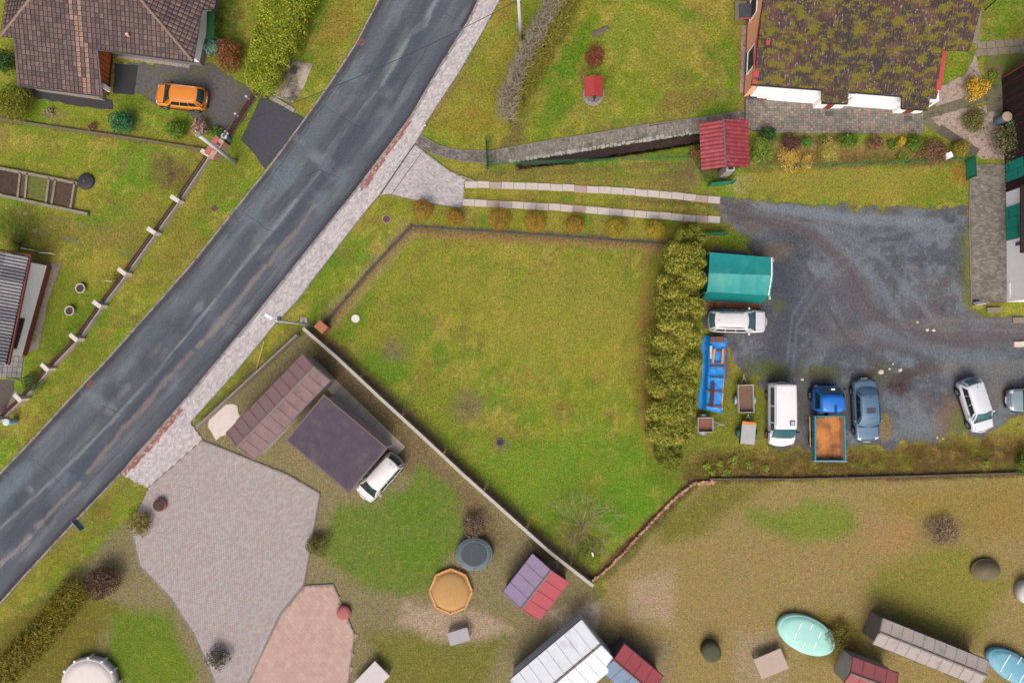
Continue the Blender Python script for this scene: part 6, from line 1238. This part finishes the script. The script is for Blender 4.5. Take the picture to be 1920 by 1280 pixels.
thj = [(1292,446,30,26,2.6,1),(1284,486,44,34,3.4,0),(1278,532,46,34,3.5,0),(1272,580,50,34,3.5,0),(1266,626,50,34,3.6,0),(1263,672,50,34,3.5,0),(1260,718,50,34,3.5,0),(1258,762,48,34,3.4,0),(1258,802,46,32,3.2,0),(1250,846,30,32,2.2,1)]
ths = ['dark green conifer at the track end of the tall hedge','bushy olive conifer second in the tall hedge, beside the teal gate leaf','bushy olive conifer in the tall hedge, against the teal shelter','bushy olive conifer in the tall hedge, between shelter and white estate','bushy olive conifer in the tall hedge, behind the white estate','bushy olive conifer in the tall hedge, at the near end of the blue tarpaulin','bushy olive conifer in the tall hedge, beside the middle of the blue tarpaulin','bushy olive conifer in the tall hedge, at the far end of the blue tarpaulin','bushy olive conifer in the tall hedge, over the small rusty trailer','low dark green conifer ending the tall hedge towards the lawn']
for (x,y,rx,ry,h,k), lb in zip(thj, ths):
    c = P(x,y,h*.7); t = thing('conifer', lb, 'conifer', (c.x,c.y,0), 0, 'conifers of the tall hedge'); rxx, ryy = rx/25.6, ry/25.6; rn = random.Random(x); ell = [(c.x,c.y,h*.48,rxx*.85,ryy*1.05,h*.5)]
    for q in range(13): a = rn.uniform(0,6.28); q_ = rn.uniform(.28,.46); ell.append((c.x+math.cos(a)*rxx*.66, c.y+math.sin(a)*ryy*.6, h*rn.uniform(.55,.86), rxx*q_, ryy*q_*1.2, h*.20))
    foliage('foliage', ell, 19000, .068, th[k], leafmat(), t, x, .28, .4, flat=.7); MB().tube([(c.x,c.y,0),(c.x,c.y,h*.8)], .12, .04, 7).build('trunk', bark(), t)
# long conifer hedge left of the road
def hedge(name, label, left, right, h, cols, n, leaf, seed, flat=.7):
    pts = [P((a[0]+b[0])/2,(a[1]+b[1])/2,h*.8) for a,b in zip(left,right)]; ws = [abs(P(*b,h*.8).x-P(*a,h*.8).x)/2 for a,b in zip(left,right)]; t = thing(name, label, 'hedge', (pts[-1].x,pts[-1].y,0)); ell = []
    for i in range(len(pts)-1):
        k = max(2, int((pts[i+1]-pts[i]).length/.8))
        for j in range(k): q = pts[i].lerp(pts[i+1], j/k); w_ = ws[i]+(ws[i+1]-ws[i])*j/k; ell.append((q.x,q.y,h*.5,w_*.95,.95,h*.52))
    foliage('foliage', ell, n, leaf, cols, leafmat(), t, seed, .12, .28, flat=flat, boxy=True)
    for i in range(len(pts)): MB().tube([(pts[i].x,pts[i].y,0),(pts[i].x,pts[i].y,h*.7)], .08, .03, 6).build('trunk', bark(), t)
    return t
hedge('clipped_hedge','thick yellow green clipped conifer hedge beside the concrete pad', [(497,-40),(482,20),(466,85),(455,140),(462,165)], [(600,-40),(575,20),(552,70),(528,115),(505,165)], 2.6, cl((134,144,36),(120,134,34),(148,154,46),(100,118,28),(112,124,30)), 46000, .062, 5)
# twiggy hedge by the utility pole
hl_ = hedge('mixed_hedge','hedge half of grey bare twigs and half yellow green foliage beside the pole', [(1048,-40),(1020,15),(990,75),(955,150),(942,215)], [(1100,-40),(1078,15),(1050,75),(1005,150),(972,222)], 1.6, cl((112,112,36),(98,104,32),(126,118,42),(88,96,28),(140,112,52)), 20000, .055, 8)
rn = random.Random(2); tb = MB(); tk = mat('pale_twig', col(150,142,128), .85, .35, 5)
lnh = resample([(1052,-30),(1015,30),(985,85),(962,130),(940,185),(936,222)], 30)
for i in range(30):
    for k in range(60):
        p = P(lnh[i][0]+rn.uniform(-4,27), lnh[i][1]+rn.uniform(-6,6), 1.2); a = rn.uniform(0,6.28); L_ = rn.uniform(.35,.75); el = rn.uniform(.1,.9); p.z = rn.uniform(1.2,1.75); q = p+Vector((math.cos(a)*math.cos(el), math.sin(a)*math.cos(el), math.sin(el)))*L_; tb.tube([p, p.lerp(q,.5)+Vector((rn.uniform(-.05,.05),rn.uniform(-.05,.05),0)), q], .02, .008, 3, cap=False)
tb.build('bare_twigs', tk, hl_, kind='stuff')
G1 = cl((40,100,62),(30,84,52),(58,118,78),(24,70,44)); G2 = cl((84,112,28),(66,96,24),(98,124,34),(52,80,22)); OL = cl((112,112,30),(98,102,28),(126,122,38),(82,90,24)); BR = cl((120,76,42),(104,64,38),(136,88,50),(88,56,36)); DR = cl((150,126,112),(120,96,88),(172,150,136),(100,76,72)); DG = cl((36,72,30),(28,58,26),(48,86,36)); BG = cl((98,142,124),(84,126,110),(116,158,140)); YL = cl((188,152,40),(168,134,36),(204,170,58),(140,112,30)); LG = cl((100,124,36),(88,112,32),(116,134,48)); YO = cl((158,152,66),(146,142,58),(170,162,80),(130,126,46)); PB = cl((98,70,54),(116,84,62),(84,62,52),(130,98,70)); RD = cl((104,46,44),(88,40,42),(120,56,48),(132,80,44))
for a in (('shrub','round blue green shrub on the strip below the tiled house',230,231,26,1.3,G1,2600,.06),('shrub','round bright green shrub beside the pinkish shrub by the gate',334,245,22,1.2,G2,2200,.055),('shrub','pinkish brown dry flowering shrub by the gate pillar',375,238,20,1.1,DR,1500,.055),('shrub','low green shrub between gate pillar and pinkish shrub',405,246,15,.6,G2,900,.05),
    ('shrub','large olive shrub at the corner of the tiled house',24,190,44,1.8,OL,5200,.06),('shrub','dark green evergreen against the tiled house wall',8,116,24,1.6,DG,2200,.06),('shrub','small pale dry plant on the garden strip',92,210,11,.35,cl((160,140,120),(136,116,94),(120,104,70)),350,.05),('shrub','small brown dried plant on the garden strip',172,238,10,.4,PB,350,.05),
    ('shrub','silvery blue green shrub at the corner of the tiled house',402,88,19,1.3,BG,1500,.055),('shrub','rusty brown dried conifer beside the clipped hedge',430,108,32,1.9,BR,4200,.055),
    ('shrub','small green shrub by the slat fence and flagstones',60,716,22,.9,cl((44,88,28),(36,74,26),(62,104,34)),1600,.05),
    ('shrub','round dark red leafless looking shrub on the lawn near the well',1115,109,25,.9,RD,3000,.04),
    ('shrub','dark green glossy round shrub beside the red shed',1441,252,18,1.2,DG,1500,.06),('shrub','loose feathery green shrub against the red shed',1428,284,26,1.2,LG,2200,.06),('shrub','small upright bright green shrub in the border',1513,268,9,.8,cl((84,132,40),(68,116,36)),600,.05),('shrub','round yellow green clipped shrub in the patio border',1554,283,23,1.1,YO,3200,.04),('shrub','rounded mid green shrub at the patio edge',1591,263,19,1.0,G2,1800,.05),('shrub','brown twiggy shrub at the patio edge',1643,268,18,1.0,PB,1300,.05),('shrub','small green shrub between brown and yellow shrubs',1672,270,11,.7,G2,800,.045),('shrub','small golden yellow shrub in the patio border',1690,266,10,.8,YL,700,.05),('shrub','dense green shrub at the corner of the patio',1716,267,20,1.1,G2,1900,.05),('shrub','dark brown bronze shrub in the border beside the white box',1755,282,30,1.0,PB,2400,.055),('shrub','yellow green feathery shrub at the border end',1800,280,20,1.0,cl((150,130,40),(130,120,36),(112,106,34)),1600,.05),('shrub','low green plant under the border mesh fence',1690,298,14,.4,LG,600,.05),('shrub','dark wine coloured shrub in the border near the red shed',1483,268,20,.9,cl((84,52,50),(70,46,44),(96,64,54)),1500,.05),
    ('shrub','straw yellow grassy clump in the patio border',1480,298,26,.6,cl((178,146,60),(160,130,56),(190,164,84)),1500,.06),('shrub','straw coloured grass clump in the border near the yellow green ball',1512,302,16,.5,cl((190,160,80),(170,140,66),(150,132,64)),900,.055),
    ('shrub','bright golden shrub on the pale gravel bed',1833,163,24,1.2,YL,2600,.06),('shrub','mounded green shrub with bronze tips on the pale gravel bed',1826,226,25,.9,cl((96,112,44),(80,100,40),(110,104,50),(92,72,50)),2300,.055),('shrub','loose dark foliage climbing the barn corner',1892,262,36,1.7,cl((84,92,52),(70,74,44),(100,104,66),(96,80,60)),2600,.065),('shrub','low leafy plant in the soil bed by the barn',1862,140,11,.3,LG,400,.05),('shrub','pale leafy shrub against the barn wall',1905,232,18,1.6,cl((104,128,96),(88,112,84),(120,140,110)),900,.07),
    ('shrub','reddish dried shrub against the stream side of the shed',1303,288,14,.8,cl((160,104,72),(140,92,66),(124,100,60)),900,.045),('shrub','reddish low plant at the head of the tall hedge',1294,428,16,.4,cl((150,96,70),(130,84,60),(112,96,44)),700,.045)):
    shrub(*a[:2], 'shrub', *a[2:])
# leafless bushes
bare('bare_bush','leafless brown bush on the lawn by the slat fence','bush',322,326,32,1.0,10,.018,col(112,90,78),3)
bare('bare_bush','dark leafless bush tangled in the slat fence','bush',221,522,17,.8,9,.016,col(84,58,50),4)
bare('bare_bush','dark leafless bush behind the corrugated house','bush',36,458,17,.8,8,.016,col(92,70,60),5)
bare('bare_bush','low grey leafless bush on the lawn near the white cover','bush',735,652,24,.5,8,.010,col(120,110,104),6,gens=2)
bare('bare_bush','low leafless bush on the lawn beside the black cover','bush',876,764,34,.6,9,.010,col(122,108,96),7,gens=2)
bare('bare_bush','tangled pale reddish leafless bush beside the shed fence corner','bush',1292,325,22,1.0,11,.014,col(158,122,108),8)
bare('bare_tree','pale leafless young tree in the corner of the lawn plot','tree',1083,970,58,2.6,15,.032,col(150,138,112),9,gens=3,base=(1093,985))
bare('bare_bush','dark brown dead weed bush on the gravel beside the saloon car','bush',1686,722,24,.5,14,.012,col(84,62,60),14)
shrub('shrub','low evergreen ground plant at the foot of the bare tree','shrub',1105,1030,32,.35,cl((84,108,26),(70,98,24),(104,120,34)),1500,.045)
p = P(1111,1038,.3); tag(MB().box(p.x,p.y,-.01,.12,.3,.45,.3).build('plant_label', white, None), 'tiny white plate beside the low plant under the bare tree', 'plate')
# leafy weeds on the bank
for i, (x,y,r) in enumerate(((1375,862,12),(1350,868,9),(1335,884,9),(1362,886,10),(1405,872,11),(1435,876,9),(1326,872,8),(1850,868,8))):
    shrub('weed','bright green leafy weed tuft on the bank below the trailers' if i < 7 else 'small green weed tuft in the dry grass below the white hatchback','weed',x,y,r,.3,cl((118,142,44),(100,130,38),(134,152,60)),120,.06,'green weeds on the bank' if i < 7 else None,shell=.7)
shrub('shrub','dark green bush at the right end of the dry bank','shrub',1925,866,22,.9,G2,1500,.055)
# ================================================================== NEIGHBOURS' PLOTS (the photo shows only soft colours here)
def rect(cx, cy, ang, hl, hw): ca, sa = math.cos(R(ang)), math.sin(R(ang)); return [(cx+a*hl*ca-b*hw*sa, cy+a*hl*sa+b*hw*ca) for a, b in ((-1,-1),(1,-1),(1,1),(-1,1))]
def hut(name, label, cat, cx, cy, ang, hl, hw, h, wm, rms, rise=.5, over=4):
    q = P(cx,cy); t = thing(name, label, cat, (q.x,q.y,0)); wp = [xy(P(*c,h)) for c in rect(cx,cy,ang,hl-over,hw-over)]; MB().prism(wp, 0, h).build('wall', wm, t)
    c4 = [P(*c,h) for c in rect(cx,cy,ang,hl,hw)]; 
    if rise == 0: MB().prism([xy(c) for c in c4], h, h+.14).build('roof', rms[0], t); MB().prism(inset([xy(c) for c in c4], .12), h+.13, h+.16).build('roof_felt', rms[-1], t); return t
    r0, r1_ = (c4[0]+c4[3])/2+Vector((0,0,rise)), (c4[1]+c4[2])/2+Vector((0,0,rise))
    for i, (a, b_) in enumerate(((c4[0],c4[1]),(c4[3],c4[2]))):
        mb = MB(); up = Vector((0,0,.06)); mb.add([a,b_,r1_,r0,a+up,b_+up,r1_+up,r0+up], [(0,1,2,3),(7,6,5,4),(0,4,5,1),(1,5,6,2),(2,6,7,3),(3,7,4,0)]); mb.build('roof_slope', rms[i%len(rms)], t)
        nb_ = max(3, int((b_-a).length/.8))
        for k in range(nb_+1):
            q0 = a.lerp(b_, min(.99,max(.01,k/nb_)))+up*1.25; q1 = r0.lerp(r1_, min(.99,max(.01,k/nb_)))+up*1.25; MB().bar(q0, q1, .045, .04).build('batten', rms[i%len(rms)], t)
    caps(t, 'ridge_cap', r0+Vector((0,0,.06)), r1_+Vector((0,0,.06)), mat('ridge_grey', col(126,118,116), .7, .2, 4), .09, .6, 0)
    for c_a, c_b in ((c4[0],c4[1]),(c4[3],c4[2])): MB().tube([c_a-Vector((0,0,.02)), c_b-Vector((0,0,.02))], .05, n=6).build('gutter', gutter, t)
    for a, b_, r_ in ((c4[0],c4[3],r0),(c4[1],c4[2],r1_)): mb = MB(); mb.add([a.lerp(b_,.08),b_.lerp(a,.08),r_-Vector((0,0,.05))], [(0,1,2)]); mb.build('gable', wm, t)
    return t
mauve = mat('mauve_tile', col(132,110,112), .85, .2, 3, c2=col(112,98,92), s2=.9, k2=.42); dpur = mat('dark_felt', col(84,74,86), .9, .2, 2, c2=col(98,90,94), s2=.7, k2=.42); 
hut('garage','low garage with dark plum flat roof beside the plain white car','garage',632,832,40,78,56,2.5,mat('garage_wall', col(176,166,158), .85),[mat('felt_edge', col(112,98,104), .8),dpur],0)
hut('outbuilding','long outbuilding with dull mauve roof parallel to the road','outbuilding',522,762,134,104,36,2.4,mat('garage_wall', None),[mauve,mat('mauve_tile2', col(128,104,106), .85, .12, 3)],.5)
slabline('pale_path', (600,700),(752,846), 9, 1.0, mat('pale_slab', col(178,168,160), .9, .12, 2))
hut('playhouse','small playhouse with one red and one lavender roof slope near the wall end','playhouse',1005,1100,128,46,44,1.5,mat('play_wall', col(110,84,100), .8),[mat('play_red', col(168,78,86), .6, .1, 2),mat('play_lavender', col(150,134,164), .6, .1, 2)],.6)
hut('greenhouse','pale white roofed greenhouse at the end of the garden','greenhouse',1058,1258,140,88,54,1.9,mat('pale_blue_wall', col(206,216,224), .6),[mat('white_roof', col(218,226,232), .5, .08, 2, c2=col(190,196,200), s2=.8, k2=.4)],.5)
hut('shed','little shed with red and slate blue roof beside the greenhouse','shed',1185,1262,40,48,34,1.8,mat('slate_wall', col(96,92,104), .8),[mat('shed_red', col(164,80,86), .7, .1, 2),mat('shed_blue', col(110,132,156), .7, .1, 2)],.45)
hut('shed','long low shed with pale grey roof across the far garden','shed',1745,1222,22,108,26,1.9,mat('grey_wall', col(130,124,120), .8),[mat('grey_roof', col(166,158,154), .8, .15, 2, c2=col(134,128,118), s2=1, k2=.42)],.25)
hut('shed','dull red roofed shed beside the long grey shed','shed',1632,1272,20,46,28,1.9,mat('pale_wall', col(180,172,168), .8),[mat('dull_red_roof', col(154,88,90), .8, .15, 2, c2=col(126,84,78), s2=1, k2=.42)],.4)
def oval(name, label, cat, px, py, rx, ry, rot, h, m, rim, dome=.12):
    q = P(px,py); t = thing(name, label, cat, (q.x,q.y,0), R(-rot)); 
    for nm, prof, mm_ in (('wall', [(1,0),(1.04,h*.5),(1.0,h),(.93,h)], rim), ('cover', [(.94,h-.03),(.93,h+.01),(.7,h+dome*.6),(.3,h+dome),(.05,h+dome)], m)):
        b = MB(); b.lathe(0,0,prof,28); b.v = [(x*rx/24.2,y*ry/24.2,z) for x,y,z in b.v]; b.build(nm, mm_, t, world=False, smooth=True)
    return t
aq = mat('aqua_cover', col(160,216,206), .5, .06, 2); wh2 = mat('white_cover', col(214,208,206), .6, .06, 2)
oval('paddling_pool','oval pool under a pale aqua cover on the far lawn','pool',1508,1186,54,32,25,.5,aq,aq); oval('paddling_pool','blue covered oval pool beside the long grey shed','pool',1892,1246,50,24,32,.5,mat('blue_cover', col(112,170,192), .5, .06, 2),mat('blue_cover', None))
oval('round_pool','round pool with a white cover on the roadside garden lawn','pool',175,1276,50,48,0,.7,wh2,wh2); oval('sand_pit','round sand coloured sand pit on the far side of the small lawn','sand pit',846,1106,36,38,0,.25,mat('sand', col(180,142,92), .95, .12, 3),mat('sand_rim', col(170,134,90), .8),.2)
oval('trampoline','round blue grey trampoline beside the sand pit','trampoline',890,1035,34,30,0,.6,mat('tramp_blue', col(90,108,116), .6, .1, 2),mat('tramp_rim', col(112,116,112), .6),.04)
oval('toy_car_cover','small red round toy on the terrace edge','toy',646,1146,13,13,0,.3,mat('toy_red', col(160,92,90), .6),mat('toy_red', None),.08); oval('planter_tub','low red brown planter tub at the courtyard entrance','planter',303,945,12,12,0,.4,mat('pot_soil', None),mat('tub_red', col(166,110,112), .7),.05)
oval('barrel_tub','dark green round tub in the far garden','tub',1330,1215,17,17,0,.8,mat('tub_green', col(76,80,62), .8),mat('tub_green', None),.1); oval('stone_heap','grey brown heap on the far lawn','heap',1845,1066,26,20,0,.3,mat('heap_grey', col(108,100,78), .95, .3, 2),mat('heap_grey', None),.5); oval('water_butt','pale grey round water tank at the far garden edge','tank',1916,1106,16,20,0,.9,mat('tank_white', col(200,200,194), .7),mat('tank_white', None),.1)
def dress(name, fn):
    for o in [o for o in bpy.data.objects if o.parent is None and o.name.split('.')[0] == name]: fn(o)
def tramp(o):
    r_ = 1.42
    for k in range(8): a = 6.283*k/8; MB().tube([(math.cos(a)*r_, math.sin(a)*r_*.88, 0),(math.cos(a)*r_*1.02, math.sin(a)*r_*.9, 1.7)], .025, n=6).build('net_pole', gal, o, world=False)
    b = MB(); b.lathe(0,0,[(1.0,.645),(.98,.66),(.2,.662)],28); b.v = [(x,y*.88,z) for x,y,z in b.v]; b.build('mat', mat('tramp_mat', col(66,74,80), .7), o, world=False)
dress('trampoline', tramp)
def poolx(o):
    for k in (-.5,0,.5): MB().bar((k*1.6,-1.0+abs(k)*.5,.60),(k*1.6,1.0-abs(k)*.5,.60), .05, .02).build('strap', white, o, world=False)
dress('paddling_pool', poolx)
def rpool(o):
    for s_ in (-.2,.2): MB().tube([(1.9,s_,0),(1.95,s_,1.0),(2.15,s_,1.05),(2.35,s_,0)], .03, n=6).build('ladder', gal, o, world=False)
    for k in range(12): a = 6.283*k/12; MB().box(math.cos(a)*2.12, math.sin(a)*2.04, 0, .12,.16,.72,a).build('frame_leg', white, o, world=False)
dress('round_pool', rpool)
def sandx(o):
    for k in range(8): a = 6.283*(k+.5)/8; MB().box(math.cos(a)*1.5, math.sin(a)*1.58, 0, .14, 1.25, .3, a).build('edge_board', mat('plank_pine', None), o, world=False)
dress('sand_pit', sandx)
for (x,y,sx,sy,rz,c_,lb) in ((862,1186,1.6,1.0,.3,(160,160,168),'pale grey garden table on the pale path'),(700,1266,2.4,1.6,.8,(196,190,194),'white garden table at the edge of the terrace'),(1440,1236,2.2,1.6,.4,(178,160,148),'pale beige box beside the aqua pool')):
    q = P(x,y); t = thing('garden_table', lb, 'table', (q.x,q.y,0), rz); MB().box(0,0,.62,sx,sy,.08).build('top', mat('table%d'%x, col(*c_), .7, .08, 2), t, world=False, bevel=.02)
    for a,b_ in ((-1,-1),(1,-1),(1,1),(-1,1)): MB().box(a*(sx/2-.12),b_*(sy/2-.12),0,.09,.09,.62).build('leg', mat('table%d'%x, None), t, world=False)
shrub('shrub','broad dark copper shrub between road verge and courtyard','shrub',192,1092,38,1.6,cl((84,60,50),(74,54,46),(96,70,56)),3200,.065); shrub('shrub','yellow olive shrub at the courtyard corner','shrub',262,980,26,1.0,cl((140,124,46),(124,112,40),(112,104,40)),1700,.06); shrub('shrub','olive green shrub at the edge of the small lawn','shrub',592,1022,24,1.1,cl((98,96,44),(84,88,40),(110,104,50)),1600,.06); shrub('shrub','dark shrub at the tip of the courtyard','shrub',408,1232,22,1.1,cl((84,82,64),(72,72,58)),1300,.06); shrub('shrub','brown shrub beside the trampoline','shrub',886,985,26,.9,cl((116,96,78),(104,88,72)),1500,.06)
hedge('olive_hedge','long olive garden hedge along the road verge below the sign', [(108,1100),(60,1160),(0,1222),(-50,1275)], [(160,1118),(110,1190),(55,1250),(10,1300)], 1.4, cl((116,106,26),(104,98,24),(126,114,32),(92,88,22)), 15000, .065, 9)
shrub('shrub','brown dry shrub on the far lawn','shrub',1766,996,32,.6,cl((124,104,82),(112,94,76),(134,114,88)),1400,.06); shrub('shrub','dull olive shrub in front of the long grey shed','shrub',1572,1192,28,.8,cl((112,102,44),(100,94,40)),1300,.06)
# ================================================================== GRASS
HARD = [ROADPOLY, PAVE, ENTRY, PATH1, PATH2, DITCH, PATIO, YARD, WALK, APRON, DRYPATH, COURT, TERR, DRIVE, [(541,112),(587,121),(572,160),(552,193),(505,185),(527,145)], [(0,300),(145,335),(140,395),(0,372)], [(868,340),(1352,370),(1352,384),(868,352)], [(864,372),(1352,405),(1352,419),(864,388)], [(1740,100),(1920,90),(1920,310),(1740,250)], [(0,660),(48,660),(30,780),(0,780)]]
n = 560000; bx = RNG.uniform(-40.5,40.5,n); by = RNG.uniform(-26.5,29.5,n); bqx, bqy = W2P(bx, by); ok = np.ones(n, bool)
for pl in HARD: ok &= ~pip(bqx, bqy, pl)
ok &= ~((bqy > 640)&pip(bqx, bqy, [(565,622),(1112,1092),(1112,1300),(-50,1300),(-50,1200),(120,1060),(250,930)])&(RNG.random(n) < .5))
ng = pip(bqx, bqy, YARD); bx, by = bx[ok], by[ok]; n = len(bx)
pb2 = Painter(bx, by, col(134,130,50)); paint_ground(pb2)
ln_ = RNG.uniform(.03,.085,n); a = RNG.uniform(0,6.283,n); el = RNG.uniform(.1,1.1,n); wv = RNG.uniform(.006,.013,n); z0 = (fbm(bx,by,1.2,60)-.5)*.018-.014
d = np.c_[np.cos(a)*np.cos(el), np.sin(a)*np.cos(el), np.sin(el)]*ln_[:,None]; pp = np.c_[-np.sin(a), np.cos(a), np.zeros(n)]*wv[:,None]; o_ = np.c_[bx,by,z0]
V = np.stack([o_-pp, o_+pp, o_+d], 1).reshape(-1,3); cg = pb2.C*RNG.uniform(.62,1.55,(n,1))*np.c_[RNG.uniform(.85,1.2,n),np.ones(n),RNG.uniform(.6,1.3,n)]
o = mesh_np('grass', V, np.arange(n*3).reshape(n,3), leafmat(), None, np.repeat(cg,3,0)); tag(o,'short mown winter grass of the lawns and verges','grass',kind='stuff')
# long dry grass of the bank, fence feet and the track
n = 52000; lines = [([(1290,872),(1500,868),(1700,866),(1920,845)],34,1.0,0),([(1700,850),(1930,845)],34,1.2,0),([(1290,893),(1930,882)],8,.3,0),([(595,628),(1110,1088)],4,.25,2),([(612,606),(772,425)],7,.3,1),([(775,428),(1246,458)],6,.25,1),([(1400,300),(1810,290)],16,.5,0),([(915,322),(1300,308)],10,.3,1),([(1112,1085),(1300,900)],5,.2,2)]
PAL = [cl((176,152,84),(156,134,70),(134,118,60),(120,92,58),(142,104,64),(114,122,46),(128,132,50),(160,146,62)), cl((98,112,44),(120,92,72),(150,128,88),(84,116,52)), cl((170,134,96),(140,106,78),(120,96,70))]
wt = np.array([l[2]*sum(math.dist(l[0][i],l[0][i+1]) for i in range(len(l[0])-1))*l[1] for l in lines]); cnt = (n*wt/wt.sum()*1.0).astype(int); OX=[]; CC=[]; LL=[]
for (pts, wd, k, pi_), c_ in zip(lines, cnt):
    c_ = max(c_, 900); q = resample(pts, 400)[RNG.integers(0,400,c_)]; q = q+RNG.normal(size=q.shape)*np.array([wd*.35, wd*.42]); x_, y_ = P2W(q[:,0], q[:,1]); OX.append(np.c_[x_,y_]); pal = PAL[pi_]; g_ = fbm(x_,y_,1.0,55+pi_); ci = np.clip(((g_-.25)*2*len(pal)+RNG.normal(size=c_)*.8).astype(int),0,len(pal)-1); CC.append(pal[ci]*RNG.uniform(.7,1.3,(c_,1))); LL.append(RNG.uniform(.10,.34,c_)*(1 if pi_ == 0 else .5))
OX = np.concatenate(OX); CC = np.concatenate(CC); LL = np.concatenate(LL); qx, qy = W2P(OX[:,0], OX[:,1]); keep = ~(pip(qx,qy,YARD)&(RNG.random(len(qx)) < .85)); OX, CC, LL = OX[keep], CC[keep], LL[keep]; n = len(OX)
a = RNG.uniform(0,6.283,n); el = RNG.uniform(.15,1.2,n); o_ = np.c_[OX, np.full(n,-.02)]; d = np.c_[np.cos(a)*np.cos(el), np.sin(a)*np.cos(el), np.sin(el)]*LL[:,None]; pp = np.c_[-np.sin(a), np.cos(a), np.zeros(n)]*RNG.uniform(.008,.02,n)[:,None]
o = mesh_np('dry_grass', np.stack([o_-pp,o_+pp,o_+d],1).reshape(-1,3), np.arange(n*3).reshape(n,3), leafmat(), None, np.repeat(CC,3,0)); tag(o,'long dry straw grass and dead stems along the bank and fences','dry grass',kind='stuff')
# fallen leaves under the hedges
n = 3000; q = np.concatenate([resample([(1214,480),(1208,600),(1203,760),(1220,850)],300)[RNG.integers(0,300,1200)]+RNG.normal(size=(1200,2))*np.array([11,6]), resample([(1325,572),(1420,574)],100)[RNG.integers(0,100,700)]+RNG.normal(size=(700,2))*np.array([3,3]), resample([(790,440),(1240,462)],300)[RNG.integers(0,300,1100)]+RNG.normal(size=(1100,2))*5])
x_, y_ = P2W(q[:,0],q[:,1]); nn = RNG.normal(size=(n,3))*.4+np.array([0,0,1]); nn /= np.linalg.norm(nn,axis=1,keepdims=True); V, Fc = leaf_arrays(np.c_[x_,y_,np.full(n,.03)], nn, .035, .6); pal = cl((170,92,54),(150,80,48),(188,120,74),(130,88,62)); o = mesh_np('fallen_leaves', V, Fc, leafmat(), None, np.repeat(pal[RNG.integers(0,4,n)],4,0)); tag(o,'reddish brown fallen leaves lying along the hedge foot','leaves',kind='stuff')
